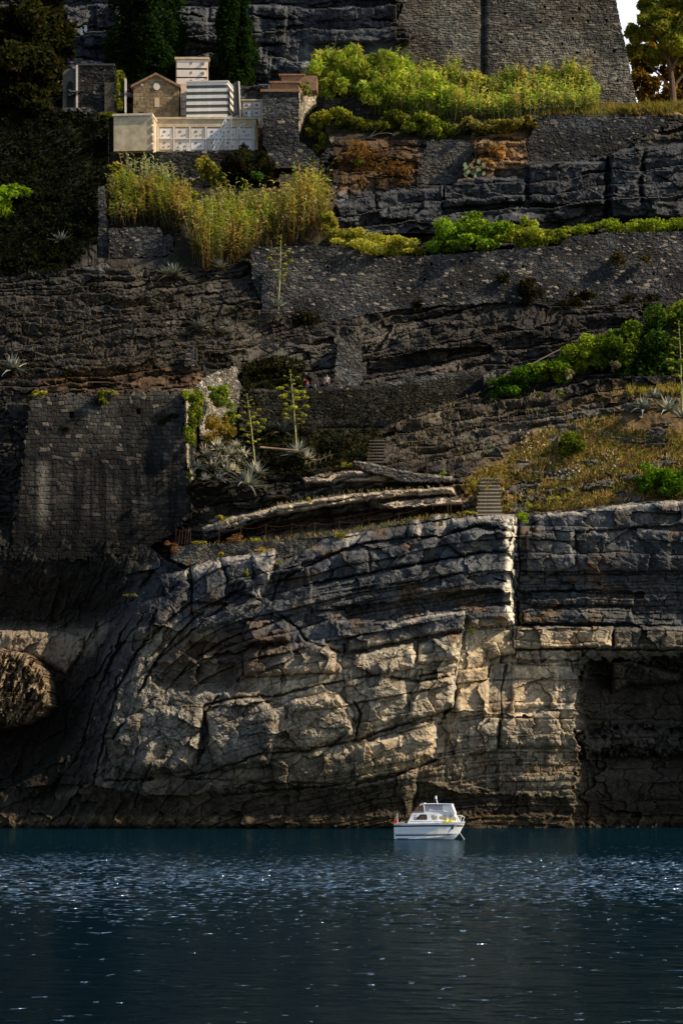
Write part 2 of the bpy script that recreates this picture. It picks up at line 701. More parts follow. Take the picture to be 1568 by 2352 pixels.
# ------------------------------------------------------------------ the sea cliff
def make_sea_cliff():
    px, py = mkgrid(-260, 1830, 1130, 1912, 1.6)
    wx = px + 10 * fbm(px / 60., py / 60., 1, 4)
    wy = py + 9 * fbm(px / 70., py / 45., 2, 4)
    base = colinterp(wx, wy, [
        (-260, [(1200, 275), (1450, 273), (1600, 270), (1750, 266), (1905, 263)]),
        (0, [(1200, 269.6), (1290, 268.9), (1330, 269.8), (1425, 273), (1445, 271.6), (1500, 271), (1680, 270), (1790, 265.5), (1905, 263)]),
        (120, [(1200, 269.6), (1290, 268.9), (1330, 269.8), (1425, 273), (1445, 272), (1500, 271), (1640, 270), (1740, 265.5), (1905, 262.6)]),
        (220, [(1200, 269.6), (1290, 268.9), (1330, 269.8), (1400, 272), (1480, 268.5), (1600, 265.5), (1750, 263.6), (1905, 262.4)]),
        (320, [(1200, 269.4), (1290, 268.6), (1330, 267.4), (1450, 264.5), (1600, 263), (1750, 262), (1905, 262.4)]),
        (450, [(1200, 268), (1290, 266), (1400, 264), (1500, 263.3), (1650, 261.6), (1750, 261.6), (1850, 262.6), (1905, 262.5)]),
        (784, [(1200, 267), (1260, 264.4), (1400, 263), (1500, 262.2), (1640, 261.2), (1740, 261.4), (1820, 262.4), (1905, 262.4)]),
        (1050, [(1180, 265), (1250, 263.6), (1400, 263.4), (1500, 262.4), (1640, 261.8), (1740, 262.2), (1840, 263), (1905, 262.6)]),
        (1190, [(1180, 265.5), (1240, 264), (1350, 263.6), (1385, 264.4), (1440, 263.4), (1490, 263.2), (1525, 263.8), (1640, 263.2), (1740, 263.8), (1905, 263.4)]),
        (1330, [(1160, 265.5), (1240, 264), (1350, 263.8), (1385, 264.6), (1440, 263.4), (1490, 263.4), (1525, 264), (1640, 263.4), (1740, 264), (1905, 263.4)]),
        (1568, [(1150, 265.5), (1240, 264), (1320, 264.5), (1400, 265.5), (1440, 264), (1490, 264.4), (1525, 266), (1905, 265)]),
        (1830, [(1140, 265), (1300, 263.5), (1450, 262.5), (1905, 262)])])
    Y = base.copy()
    # ---- beds follow the fold: steep on the left flank, gently rising, then flat to the right
    g = gfun(px, [(-260, .3), (60, .9), (180, 2.1), (300, 1.6), (400, .95), (500, .45), (620, .22), (1000, .19), (1120, .1), (1190, 0.), (1600, -.03), (1800, -.03)])
    f = py + g + 10 * fbm(px / 130., py / 60., 5, 4)
    # zone masks -------------------------------------------------------------
    thin = np.maximum.reduce([
        sst(1330, 1355, py) * sst(1432, 1412, py) * sst(650, 760, px),
        sst(1700, 1735, py + .16 * (px - 1000)) * sst(640, 760, px) * sst(1360, 1330, px),
        sst(1300, 1325, py) * sst(1440, 1425, py) * sst(1185, 1200, px),
        .8 * sst(1500, 1470, py) * sst(330, 200, px)])
    rounded = sst(1560, 1600, py) * sst(1760, 1700, py) * sst(820, 760, px) * sst(220, 260, px)
    eb = strata_list(f.min() - 10, f.max() + 10, 26, 64, 21)
    et = strata_list(f.min() - 10, f.max() + 10, 6, 15, 22)
    d1, id1, g1, k1 = beds(px, py, f, eb, 100, .42, .42, 110, 2.4, .16, .6)
    d2, id2, g2, k2 = beds(px, py, f, et, 200, .20, .16, 46, 1.5, .14, .12)
    flank = sst(470, 330, px)
    d1, d2 = d1 * (1 - .85 * flank), d2 * (1 - .97 * flank)
    id1, id2 = id1 * (1 - flank) + .5 * flank, id2 * (1 - flank) + .5 * flank
    Y += d1 * (1 - .55 * thin) * (1 - .75 * rounded) + d2 * (.07 + 1.05 * thin) * (1 - .6 * rounded)
    # lumpy, rounded and criss-crossed rock
    f1, f2, cid = voro(px / 38. + .7 * fbm(px / 30., py / 30., 61, 3), py / 26. + .7 * fbm(px / 30., py / 30., 62, 3), 63)
    Y += rounded * (.26 * f1 ** 1.5 - .22 * cid + .12 * np.exp(-((f2 - f1) / .07) ** 2))
    f1b, f2b, cidb = voro(px / 12. + .5 * fbm(px / 14., py / 14., 64, 2), py / 9. + .5 * fbm(px / 14., py / 14., 65, 2), 66)
    Y += (.015 + .05 * rounded) * (np.exp(-((f2b - f1b) / .12) ** 2) + cidb)
    # ---- colours -----------------------------------------------------------
    GREY, TAN, DARK = np.array((.080, .081, .084)), np.array((.37, .305, .215)), np.array((.035, .025, .015))
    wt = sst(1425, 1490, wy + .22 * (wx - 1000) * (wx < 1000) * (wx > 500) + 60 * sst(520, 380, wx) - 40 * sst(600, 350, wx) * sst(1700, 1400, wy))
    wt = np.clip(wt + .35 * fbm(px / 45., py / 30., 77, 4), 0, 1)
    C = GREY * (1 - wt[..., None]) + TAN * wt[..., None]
    C *= (.72 + .55 * id1)[..., None] * (.8 + .4 * id2)[..., None]
    C *= (1 + .55 * fbm(px / 26., py / 20., 81, 5))[..., None]
    st = fbm(px / 7., py / 70., 83, 4)                       # vertical seepage streaks
    C *= (1 - .35 * sst(.05, .5, st))[..., None]
    rust = sst(.12, .5, fbm(px / 55., py / 34., 85, 5))[..., None]
    C = C * (1 - .55 * rust) + np.array((.20, .115, .05)) * .75 * rust * .55
    # traced tints
    tint(px, py, C, [(60, 1760), (150, 1690), (180, 1600), (215, 1500), (270, 1400), (330, 1320), (390, 1280), (440, 1330), (330, 1480), (250, 1640), (200, 1800), (60, 1830)], (.036, .036, .038), .85, 18)  # dark grey flank, darkened further for its side turned from the sun
    tint(px, py, C, [(-260, 1150), (390, 1230), (330, 1320), (270, 1400), (215, 1450), (-260, 1440)], (.016, .014, .010), .95, 22)  # shadow in the recess under the bastion, painted near black
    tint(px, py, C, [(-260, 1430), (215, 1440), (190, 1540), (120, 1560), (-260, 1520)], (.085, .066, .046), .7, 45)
    for q in ([(1190, 1440), (1409, 1440), (1405, 1492), (1190, 1490)], [(820, 1720), (935, 1682), (1005, 1668), (1000, 1735), (820, 1795)],
              [(1055, 1530), (1122, 1520), (1122, 1632), (1052, 1638)], [(1180, 1520), (1284, 1522), (1280, 1620), (1180, 1640)],
              [(960, 1560), (1048, 1550), (1030, 1620), (960, 1645)], [(660, 1600), (780, 1590), (812, 1660), (670, 1680)],
              [(560, 1500), (780, 1480), (770, 1550), (560, 1550)], [(1150, 1640), (1290, 1640), (1280, 1715), (1150, 1715)]):
        tint(px, py, C, q, (.36, .28, .19), .5, 9)
    tint(px, py, C, [(1060, 1430), (1182, 1420), (1182, 1495), (1060, 1500)], (.36, .30, .21), .6, 6)  # sunlit ribs: their brightness is put into the colour
    tint(px, py, C, [(425, 1455), (665, 1450), (660, 1500), (550, 1585), (350, 1580), (360, 1520)], (.085, .05, .026), .7, 14)
    tint(px, py, C, [(1330, 1500), (1830, 1490), (1830, 1912), (1325, 1912)], (.036, .028, .020), .88, 24)  # darkness of the cave painted onto its rock
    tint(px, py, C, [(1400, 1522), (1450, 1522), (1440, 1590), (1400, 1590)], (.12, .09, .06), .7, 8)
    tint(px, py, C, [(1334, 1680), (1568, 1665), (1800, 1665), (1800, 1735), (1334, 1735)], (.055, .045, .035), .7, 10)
    tint(px, py, C, [(1409, 1445), (1830, 1440), (1830, 1495), (1409, 1492)], (.10, .08, .055), .7, 8)  # overhanging bed coloured darker for its shade
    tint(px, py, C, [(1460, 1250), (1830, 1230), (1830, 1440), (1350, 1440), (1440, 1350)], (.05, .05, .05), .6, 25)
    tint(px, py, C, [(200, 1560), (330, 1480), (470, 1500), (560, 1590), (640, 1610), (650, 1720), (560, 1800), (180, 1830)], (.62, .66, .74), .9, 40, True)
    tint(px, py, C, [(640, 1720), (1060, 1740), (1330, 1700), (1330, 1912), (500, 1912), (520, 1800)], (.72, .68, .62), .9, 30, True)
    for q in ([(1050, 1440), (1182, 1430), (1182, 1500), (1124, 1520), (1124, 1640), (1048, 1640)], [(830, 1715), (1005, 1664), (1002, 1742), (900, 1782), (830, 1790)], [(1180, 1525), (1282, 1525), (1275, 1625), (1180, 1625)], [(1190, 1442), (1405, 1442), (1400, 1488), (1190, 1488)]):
        tint(px, py, C, q, (1.35, 1.28, 1.15), .8, 8, True)  # warm lit strip and pale faces brightened, sunlight put into the colour
    # tidal belt: dark and wet towards the water
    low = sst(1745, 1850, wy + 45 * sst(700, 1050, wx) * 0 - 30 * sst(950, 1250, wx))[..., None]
    low = np.maximum(low, (sst(360, 90, wx) * sst(1540, 1690, wy))[..., None])  # not tidal: shadow of the lower-left recess painted through the same mask
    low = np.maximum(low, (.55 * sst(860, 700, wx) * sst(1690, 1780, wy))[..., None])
    tint(px, py, C, [(-260, 1565), (110, 1560), (170, 1520), (215, 1490), (245, 1470), (215, 1600), (180, 1700), (120, 1800), (-260, 1870)], (.016, .013, .010), .92, 26)  # black shadow left of the flank, painted on
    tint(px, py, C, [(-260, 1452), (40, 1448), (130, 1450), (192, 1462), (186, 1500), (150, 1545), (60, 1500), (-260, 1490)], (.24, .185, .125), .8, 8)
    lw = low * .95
    C = C * (1 - lw) + DARK * (1 - .6 * sst(420, 160, px))[..., None] * lw * (.6 + .8 * id2)[..., None]  # left end darkened again for the recess shadow
    rim = (sst(1868, 1880, wy) * sst(1898, 1886, wy))[..., None]
    C = C + rim * np.array((.05, .03, .012)) * (.3 + id1)[..., None]
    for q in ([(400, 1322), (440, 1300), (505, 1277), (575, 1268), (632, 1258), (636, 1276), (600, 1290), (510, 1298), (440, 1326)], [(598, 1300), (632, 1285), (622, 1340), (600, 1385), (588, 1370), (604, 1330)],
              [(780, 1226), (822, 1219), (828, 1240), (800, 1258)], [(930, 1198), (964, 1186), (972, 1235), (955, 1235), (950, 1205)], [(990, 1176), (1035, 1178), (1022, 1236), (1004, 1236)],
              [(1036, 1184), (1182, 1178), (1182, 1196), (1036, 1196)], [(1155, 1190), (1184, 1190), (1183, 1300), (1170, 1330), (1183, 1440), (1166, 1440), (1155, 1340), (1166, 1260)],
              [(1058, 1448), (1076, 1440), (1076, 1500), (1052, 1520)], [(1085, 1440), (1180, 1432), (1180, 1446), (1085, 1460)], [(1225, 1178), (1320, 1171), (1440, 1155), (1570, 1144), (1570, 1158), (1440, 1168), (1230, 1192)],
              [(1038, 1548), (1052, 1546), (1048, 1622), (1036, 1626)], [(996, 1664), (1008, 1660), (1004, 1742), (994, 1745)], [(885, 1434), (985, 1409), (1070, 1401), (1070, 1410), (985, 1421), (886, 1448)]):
        tint(px, py, C, q, (.50, .44, .36), .5, 5)  # sunlit rims and block ends painted pale
    tint(px, py, C, [(1155, 1190), (1184, 1188), (1183, 1300), (1172, 1330), (1184, 1440), (1166, 1440), (1158, 1340), (1168, 1260)], (.70, .62, .50), .8, 4)  # bright streak of sun beside the joint, painted on
    # ---- big steps and traced blocks ---------------------------------------
    B = lambda poly, off, e=6, w=3, s=0: block(px, py, Y, poly, off * (1.5 if off < 0 else 1.3), e * 1.25, w * 1.6, s)
    # the nearer mass left of the vertical joint; its right end steps back downwards
    B([(640, 1240), (1179, 1175), (1181, 1438), (1120, 1440), (1119, 1440), (1068, 1445), (1066, 1455), (1050, 1535), (1049, 1550), (1044, 1622),
       (1030, 1630), (1004, 1665), (999, 1742), (960, 1760), (940, 1912), (-200, 1912), (60, 1790), (150, 1700), (200, 1600), (240, 1490), (290, 1400), (350, 1330), (440, 1290)], -1.7, 18, 4)
    B([(1060, 1440), (1182, 1438), (1183, 1500), (1122, 1515), (1122, 1640), (1045, 1650), (1045, 1540)], -.8, 10, 3)
    # top course
    B([(784, 1231), (819, 1223), (924, 1208), (934, 1202), (930, 1235), (829, 1250), (640, 1312), (640, 1295), (740, 1246)], -.45, 5)
    B([(934, 1202), (960, 1192), (972, 1205), (962, 1232), (932, 1236)], -.8, 7)
    B([(978, 1195), (994, 1181), (1029, 1181), (1022, 1230), (975, 1235)], -.2, 7)
    B([(1034, 1190), (1110, 1184), (1180, 1182), (1177, 1215), (1094, 1206), (1034, 1222)], -.5, 5)
    B([(700, 1305), (784, 1268), (842, 1255), (850, 1318), (784, 1326), (712, 1345), (700, 1330)], -.35, 6)
    B([(846, 1254), (1010, 1236), (1055, 1277), (924, 1298), (850, 1316)], -.3, 6)
    B([(1015, 1234), (1092, 1212), (1172, 1222), (1170, 1268), (1104, 1268), (1060, 1277)], -.5, 6)
    B([(855, 1322), (1060, 1285), (1105, 1275), (1150, 1275), (1158, 1330), (974, 1330), (880, 1345)], -.05, 6)
    B([(640, 1360), (720, 1335), (720, 1400), (640, 1420), (610, 1400)], -.4, 8)
    # left crest blocks
    B([(365, 1300), (425, 1313), (438, 1350), (430, 1380), (330, 1470), (262, 1480), (300, 1390)], -.7, 16)
    B([(437, 1306), (505, 1284), (520, 1330), (515, 1385), (440, 1385)], -.7, 9)
    B([(506, 1283), (575, 1273), (585, 1300), (580, 1335), (525, 1345)], -.5, 9)
    B([(577, 1273), (630, 1263), (634, 1290), (620, 1325), (600, 1378), (545, 1360), (560, 1330), (585, 1330)], -.9, 8)
    B([(440, 1390), (520, 1388), (585, 1350), (595, 1385), (530, 1430), (450, 1450)], -.5, 10)
    B([(690, 1305), (640, 1320), (632, 1310), (690, 1290)], -.8, 5)
    # deep shadow recess under the upper beds
    B([(760, 1392), (884, 1383), (1000, 1362), (1134, 1350), (1172, 1362), (1172, 1392), (1060, 1398), (975, 1408), (880, 1432), (800, 1425)], 1.5, 12)
    B([(1190, 1356), (1330, 1352), (1480, 1360), (1480, 1376), (1330, 1374), (1190, 1380)], 1.0, 8)
    # long slabs
    B([(800, 1470), (889, 1436), (984, 1411), (1069, 1403), (1066, 1448), (969, 1463), (884, 1480), (794, 1500)], -1.0, 7)
    B([(1075, 1412), (1120, 1405), (1174, 1392), (1178, 1430), (1110, 1438), (1075, 1440)], -.5, 7)
    B([(814, 1503), (949, 1476), (954, 1500), (952, 1535), (924, 1541), (859, 1550), (812, 1530)], -1.0, 8)
    B([(962, 1476), (1064, 1454), (1050, 1513), (969, 1527), (958, 1520)], -1.0, 8)
    B([(960, 1541), (1049, 1522), (1046, 1532), (955, 1556)], -.4, 4)
    B([(962, 1565), (1049, 1551), (1043, 1620), (1000, 1640), (935, 1655), (945, 1590)], -.7, 9)
    B([(790, 1560), (860, 1545), (900, 1570), (930, 1560), (940, 1640), (840, 1680), (800, 1640)], -.4, 12)
    B([(805, 1700), (940, 1652), (1028, 1628), (1022, 1650), (930, 1672), (810, 1722)], .7, 6)
    B([(812, 1716), (934, 1681), (1003, 1664), (999, 1740), (969, 1756), (899, 1780), (815, 1797)], -.4, 9)
    B([(620, 1750), (784, 1706), (800, 1720), (805, 1798), (700, 1812), (630, 1800)], -.5, 14)
    # middle-left blocks
    B([(562, 1430), (650, 1420), (667, 1440), (664, 1472), (570, 1480), (556, 1462)], -.9, 10)
    B([(560, 1480), (660, 1478), (664, 1500), (560, 1520), (425, 1512), (430, 1470)], .9, 30, 6)
    B([(556, 1500), (570, 1490), (640, 1483), (700, 1474), (740, 1468), (775, 1510), (768, 1545), (560, 1556)], -1.1, 12)
    B([(350, 1520), (545, 1520), (552, 1560), (520, 1588), (400, 1590), (345, 1575)], .9, 26, 6)
    B([(395, 1600), (480, 1590), (575, 1588), (580, 1622), (400, 1625)], -.4, 6)
    B([(240, 1690), (275, 1650), (360, 1622), (465, 1620), (460, 1700), (440, 1770), (330, 1785), (255, 1760)], -1.2, 22)
    B([(476, 1640), (530, 1605), (600, 1600), (640, 1640), (620, 1760), (500, 1770), (478, 1720)], -1.0, 18)
    B([(590, 1640), (670, 1610), (700, 1600), (780, 1590), (815, 1640), (808, 1690), (690, 1720), (600, 1720)], -1.1, 16)
    B([(665, 1612), (740, 1598), (778, 1594), (790, 1625), (672, 1635)], -.6, 9)
    B([(652, 1622), (662, 1622), (660, 1655), (652, 1655)], .5, 5)
    B([(464, 1635), (476, 1635), (470, 1730), (452, 1750)], .9, 7)
    B([(590, 1665), (640, 1655), (640, 1690), (595, 1700)], -.5, 9)
    # right of the joint
    B([(1209, 1222), (1319, 1216), (1318, 1300), (1240, 1330), (1209, 1320)], -.8, 9)
    B([(1319, 1225), (1440, 1215), (1544, 1210), (1540, 1312), (1330, 1320)], -.3, 9)
    B([(1225, 1183), (1314, 1176), (1434, 1160), (1600, 1146), (1600, 1205), (1320, 1220), (1228, 1222)], -.6, 6)
    B([(1219, 1360), (1459, 1354), (1456, 1390), (1219, 1393)], -.5, 6)
    B([(1200, 1398), (1450, 1396), (1455, 1430), (1200, 1434)], -.7, 6)
    B([(1179, 1438), (1409, 1438), (1407, 1488), (1179, 1490)], -1.0, 6)
    B([(1409, 1442), (1830, 1438), (1830, 1494), (1412, 1490)], -1.0, 6)
    B([(1184, 1493), (1336, 1493), (1338, 1516), (1184, 1516)], -.6, 4)
    B([(1174, 1523), (1284, 1521), (1280, 1622), (1172, 1630)], -.4, 10)
    B([(1284, 1521), (1330, 1518), (1330, 1640), (1290, 1640)], .1, 8)
    B([(1149, 1640), (1284, 1632), (1286, 1715), (1150, 1718)], -.6, 12)
    B([(1074, 1640), (1145, 1636), (1144, 1720), (1100, 1730), (1070, 1735), (1078, 1700)], -.35, 10)
    B([(1060, 1740), (1080, 1728), (1144, 1722), (1146, 1820), (1060, 1800)], .5, 8)
    B([(-260, 1452), (40, 1446), (130, 1450), (194, 1462), (188, 1500), (150, 1552), (60, 1505), (-260, 1500)], -1.2, 14)
    # cave in the right
    B([(1338, 1522), (1409, 1512), (1480, 1516), (1560, 1500), (1830, 1490), (1830, 1912), (1306, 1912), (1316, 1840), (1330, 1740), (1318, 1640)], 4.6, 60, 9)
    B([(1334, 1680), (1440, 1664), (1568, 1668), (1830, 1660), (1830, 1738), (1450, 1735), (1334, 1738)], -2.4, 24, 12)
    B([(1404, 1520), (1450, 1518), (1560, 1545), (1560, 1570), (1440, 1575), (1406, 1592)], -2.6, 10)
    # undercut along the water
    B([(400, 1830), (620, 1800), (800, 1812), (960, 1790), (1050, 1820), (1300, 1830), (1320, 1874), (-260, 1874), (-260, 1830), (150, 1800)], .9, 18, 5)
    # cracks
    K = lambda pts, dep=.7, w=2.6: crack(px, py, Y, pts, dep, w, C, .3)
    K([(640, 1335), (700, 1304), (784, 1263), (829, 1249), (924, 1233), (1014, 1234), (1094, 1207), (1174, 1219)], .8, 2.6)
    K([(700, 1345), (784, 1328), (844, 1318), (930, 1300), (1059, 1279), (1104, 1269), (1160, 1269)], .8, 2.8)
    K([(784, 1360), (880, 1346), (974, 1331), (1060, 1318), (1159, 1334)], .6, 2.6)
    K([(1192, 1185), (1189, 1240), (1194, 1300), (1187, 1370), (1190, 1436)], .9, 4.)
    K([(1162, 1530), (1150, 1590), (1152, 1640), (1144, 1720)], .6, 3.)
    K([(436, 1304), (441, 1350), (438, 1386)], .8, 2.6)
    K([(790, 1480), (784, 1540), (800, 1590), (830, 1640), (815, 1700)], .8, 3)
    K([(640, 1330), (620, 1395), (680, 1440), (700, 1470), (780, 1500)], .6, 3)
    K([(440, 1385), (375, 1435), (312, 1500), (272, 1580), (240, 1690), (215, 1800)], .8, 3)
    K([(520, 1388), (440, 1450), (360, 1520), (320, 1590), (300, 1650)], .7, 3)
    K([(410, 1340), (335, 1410), (265, 1500), (220, 1600), (190, 1700)], .5, 2.4)
    K([(1190, 1435), (1300, 1437), (1460, 1436), (1700, 1438)], .7, 2.6)
    K([(1192, 1492), (1409, 1492), (1700, 1496)], .6, 2.4)
    K([(240, 1795), (400, 1785), (620, 1800), (805, 1800), (960, 1765)], .7, 3)
    K([(1330, 1445), (1322, 1462), (1348, 1490)], .4, 2)
    K([(1049, 1552), (960, 1566), (860, 1552), (800, 1562), (700, 1582), (640, 1598), (530, 1606), (470, 1622)], .8, 3.2)
    K([(1030, 1632), (930, 1662), (815, 1702), (690, 1727), (600, 1730), (480, 1776), (330, 1792)], .9, 3.4)
    K([(1000, 1745), (900, 1784), (815, 1802), (640, 1814), (480, 1830)], .8, 3.)
    K([(560, 1350), (470, 1400), (400, 1465), (345, 1540), (305, 1620), (262, 1700)], .8, 3.2)
    K([(784, 1400), (690, 1405), (600, 1440), (520, 1470), (440, 1520), (380, 1590)], .7, 3.)
    K([(500, 1600), (470, 1640), (480, 1700), (450, 1760)], .6, 3)
    for q in range(8):                                    # joints running across the beds
        x0, y0 = RNG.uniform(250, 1330), RNG.uniform(1450, 1780)
        an, l = RNG.uniform(-.35, .55), RNG.uniform(18, 60)
        K([(x0, y0), (x0 + math.sin(an) * l * .5 + 3, y0 + l * .5), (x0 + math.sin(an) * l, y0 + l)], .3, 1.7)
    qx, qy = px + 12 * fbm(px / 24., py / 24., 310, 4), py + g * (1 - .6 * flank) + 9 * fbm(px / 24., py / 24., 311, 4)
    Y += 1.05 * facet(qx / 92., qy / 58., 320) * (1 - .6 * thin) + .18 * facet(qx / 34., qy / 22., 330) + .05 * facet(qx / 12., qy / 8., 340)
    Y += .55 * fbm(px / 60., py / 44., 301, 5) + .06 * fbm(px / 9., py / 6., 302, 4)
    Y += flank * (.7 * facet(qx / 40. + qy / 60., qy / 120. - qx / 60., 350) + .5 * fbm(px / 18. + py / 40., py / 50. - px / 50., 303, 4))
    # cavity shading put into the colour: hollows darker, bulges lighter
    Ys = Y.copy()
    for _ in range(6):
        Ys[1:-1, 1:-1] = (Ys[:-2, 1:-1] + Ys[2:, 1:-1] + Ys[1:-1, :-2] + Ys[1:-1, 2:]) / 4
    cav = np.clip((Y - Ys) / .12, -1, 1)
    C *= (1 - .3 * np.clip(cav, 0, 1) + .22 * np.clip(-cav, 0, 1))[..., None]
    top = [(-260, 1190), (0, 1215), (200, 1238), (340, 1252), (372, 1280), (425, 1308), (437, 1300), (505, 1279), (575, 1270), (630, 1260), (650, 1285), (690, 1268), (740, 1241), (784, 1229), (819, 1221), (924, 1206), (934, 1199), (960, 1189), (976, 1196), (994, 1179), (1029, 1179), (1036, 1187), (1110, 1182), (1180, 1180), (1188, 1186),
           (1212, 1182), (1229, 1180), (1314, 1172), (1434, 1156), (1559, 1146), (1830, 1140), (1830, 1912), (-260, 1912)]
    mask = inpoly(px + 2 * fbm(px / 9., py / 9., 9, 3), py + 4 * fbm(px / 12., py / 12., 19, 3), top)
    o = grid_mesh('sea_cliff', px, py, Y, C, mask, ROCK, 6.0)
    tag(o, kind='structure')


# ------------------------------------------------------------------ the hillside behind
HP = {}


def make_hillside():
    px, py = mkgrid(-260, 1830, -90, 1340, 2.2)
    cols = [
        (-260, [(1300, 275), (1200, 277), (905, 281), (880, 285), (700, 292), (560, 298), (400, 305), (250, 312), (150, 320), (0, 332), (-90, 338)]),
        (0, [(1300, 275), (1200, 277), (905, 279), (880, 283), (700, 290), (560, 297), (400, 304), (250, 311), (150, 319), (0, 331), (-90, 338)]),
        (300, [(1300, 274), (900, 277), (880, 282), (700, 288), (600, 293), (430, 301), (345, 308), (260, 312), (150, 321), (0, 329), (-90, 331)]),
        (600, [(1340, 270), (1250, 268), (1150, 269), (1080, 272), (950, 278), (905, 283), (885, 286), (700, 291.5), (580, 296), (420, 302), (345, 308), (280, 312), (180, 322), (0, 329), (-90, 331)]),
        (900, [(1340, 269), (1200, 267), (1150, 268), (1080, 271), (960, 278), (890, 284), (870, 287), (720, 292), (590, 295.5), (560, 299), (490, 303), (420, 305), (330, 309), (260, 313), (150, 319), (0, 325), (-90, 326)]),
        (1200, [(1340, 269), (1185, 267), (1080, 270), (880, 280), (850, 286), (700, 292), (560, 297), (530, 301), (370, 306), (270, 310), (250, 313), (150, 318), (0, 325), (-90, 326)]),
        (1568, [(1340, 268), (1150, 267), (1060, 270), (900, 276), (700, 288), (680, 292), (530, 297), (500, 302), (330, 307), (262, 311), (240, 318), (0, 340), (-90, 345)]),
        (1830, [(1340, 267), (1150, 266), (1060, 270), (900, 276), (700, 288), (680, 292), (530, 297), (500, 302), (330, 307), (262, 311), (240, 318), (0, 340), (-90, 345)])]
    g = gfun(px, [(-260, .05), (500, .12), (700, .2), (900, .22), (1250, .2), (1500, .1), (1800, .1)])
    gu = gfun(px, [(-260, .0), (700, .02), (1000, .1), (1400, .12), (1800, .12)])
    up = sst(620, 520, py)
    f = py + g * (1 - up) + gu * up + 22 * fbm(px / 140., py / 70., 5, 4) + 5 * fbm(px / 30., py / 20., 6, 3)
    ed = strata_list(f.min() - 40, f.max() + 60, 9, 40, 5)
    k = np.clip(np.searchsorted(ed, f.ravel()).reshape(f.shape) - 1, 0, len(ed) - 2)
    fq = ed[k + 1] - 1
    pyq = py + (fq - f)
    soft = np.maximum.reduce([                         # earth and grass lie smooth
        sst(1060, 1120, px - 1.35 * (1100 - py) * (py < 1100)) * sst(930, 980, py + .12 * (px - 1300)) * sst(1200, 1190, py),
        sst(690, 740, px) * sst(1440, 1400, px) * sst(330, 300, py) * sst(90, 110, py),
        sst(260, 230, px) * sst(260, 290, py) * sst(600, 560, py) * .8,
        sst(240, 260, px) * sst(760, 740, px) * sst(380, 400, py) * sst(620, 600, py) * .8])
    e = .12 + .88 * soft
    bz = np.maximum(sst(740, 790, px) * sst(310, 330, py) * sst(545, 525, py), sst(140, 170, px) * sst(930, 890, px) * sst(235, 215, py))
    edb = strata_list(f.min() - 40, f.max() + 90, 34, 70, 9)
    kb = np.clip(np.searchsorted(edb, f.ravel()).reshape(f.shape) - 1, 0, len(edb) - 2)
    pyq = np.where(bz > .5, py + edb[kb + 1] - 1 - f, pyq)

    def base(qx, qy):
        xs = np.array([c[0] for c in cols], float)
        out = np.zeros(qx.shape)
        acc = np.zeros(qx.shape)
        for i, (cx, kn) in enumerate(cols):
            lo = xs[i - 1] if i else cx - 1
            hi = xs[i + 1] if i + 1 < len(xs) else cx + 1
            w = np.clip(np.where(qx < cx, (qx - lo) / (cx - lo), (hi - qx) / (hi - cx)), 0, 1)
            kn = sorted(kn)
            out += w * np.interp(qy, [a for a, b in kn], [b for a, b in kn])
            acc += w
        return out / np.maximum(acc, 1e-6)
    pat = fbm(px / 80., py / 26., 611, 4)
    soft = np.where(px > 1000, np.where(py > 880, soft * sst(-.34, -.14, pat), soft), soft)
    e = .12 + .88 * soft
    Y0 = base(px, py)
    Y = Y0 * e + base(px, pyq) * (1 - e)
    # hanging risers: every bed leans out a little
    Y += (1 - soft) * .012 * (py - (pyq + py) / 2)
    et = strata_list(f.min() - 10, f.max() + 10, 4, 11, 6)
    d1, id1, g1, k1 = beds(px, py, f, ed, 400, .16, .26, 80, 1.9, .25, .35)
    d2, id2, g2, k2 = beds(px, py, f, et, 500, .12, .12, 34, 1.4, .12, .12)
    blocky = np.maximum(sst(740, 790, px) * sst(310, 330, py) * sst(545, 525, py), sst(140, 170, px) * sst(930, 890, px) * sst(235, 215, py))
    big = blocky * .85
    Y += (1 - soft) * (d1 * (1 - .5 * big) + .5 * d2 * (1 - big))
    Y += .5 * fbm(px / 60., py / 40., 7, 5) + .10 * fbm(px / 9., py / 7., 8, 4)
    slab = sst(860, 930, px) * sst(1330, 1250, px) * sst(870, 900, py) * sst(1090, 1070, py)
    Y += (1 - soft) * (1 - .75 * slab) * (.8 * facet(px / 70., f / 34., 420) + .26 * facet(px / 30., f / 12., 430) + .08 * facet(px / 10., f / 6., 440))
    # colours
    C = np.ones(px.shape + (3,)) * np.array((.040, .0345, .029))
    C *= (.5 + .9 * id1)[..., None] * (.6 + .8 * id2)[..., None]
    br = sst(-.05, .4, fbm(px / 70., py / 40., 15, 5))[..., None]
    C = C * (1 - .5 * br) + np.array((.06, .042, .024)) * .5 * br
    T = lambda q, c, a=1, s=14: tint(px, py, C, q, c, a, s)
    T([(-260, 230), (255, 250), (250, 420), (225, 560), (130, 640), (-260, 660)], (.008, .010, .004), .95, 20)  # slope in shadow: its darkness is painted into the ground
    T([(-260, 640), (600, 590), (640, 720), (560, 800), (-260, 860)], (.058, .05, .04), .5, 25)
    T([(120, 860), (330, 840), (470, 850), (470, 900), (60, 905)], (.085, .045, .02), .7, 10)
    T([(550, 900), (870, 880), (900, 1000), (800, 1080), (620, 1160), (440, 1180), (430, 1000)], (.018, .016, .009), .85, 16)
    T([(770, 320), (960, 320), (950, 430), (770, 450)], (.10, .055, .022), .8, 14)
    T([(1085, 300), (1210, 300), (1205, 400), (1040, 410)], (.24, .14, .06), .8, 9)
    T([(1060, 1095), (1110, 1050), (1190, 1000), (1290, 930), (1420, 880), (1568, 890), (1830, 900), (1830, 1190), (1060, 1190)], (.15, .095, .038), .85, 18)
    T([(870, 930), (1270, 880), (1200, 1000), (1100, 1075), (860, 1070)], (.075, .058, .043), .75, 14)
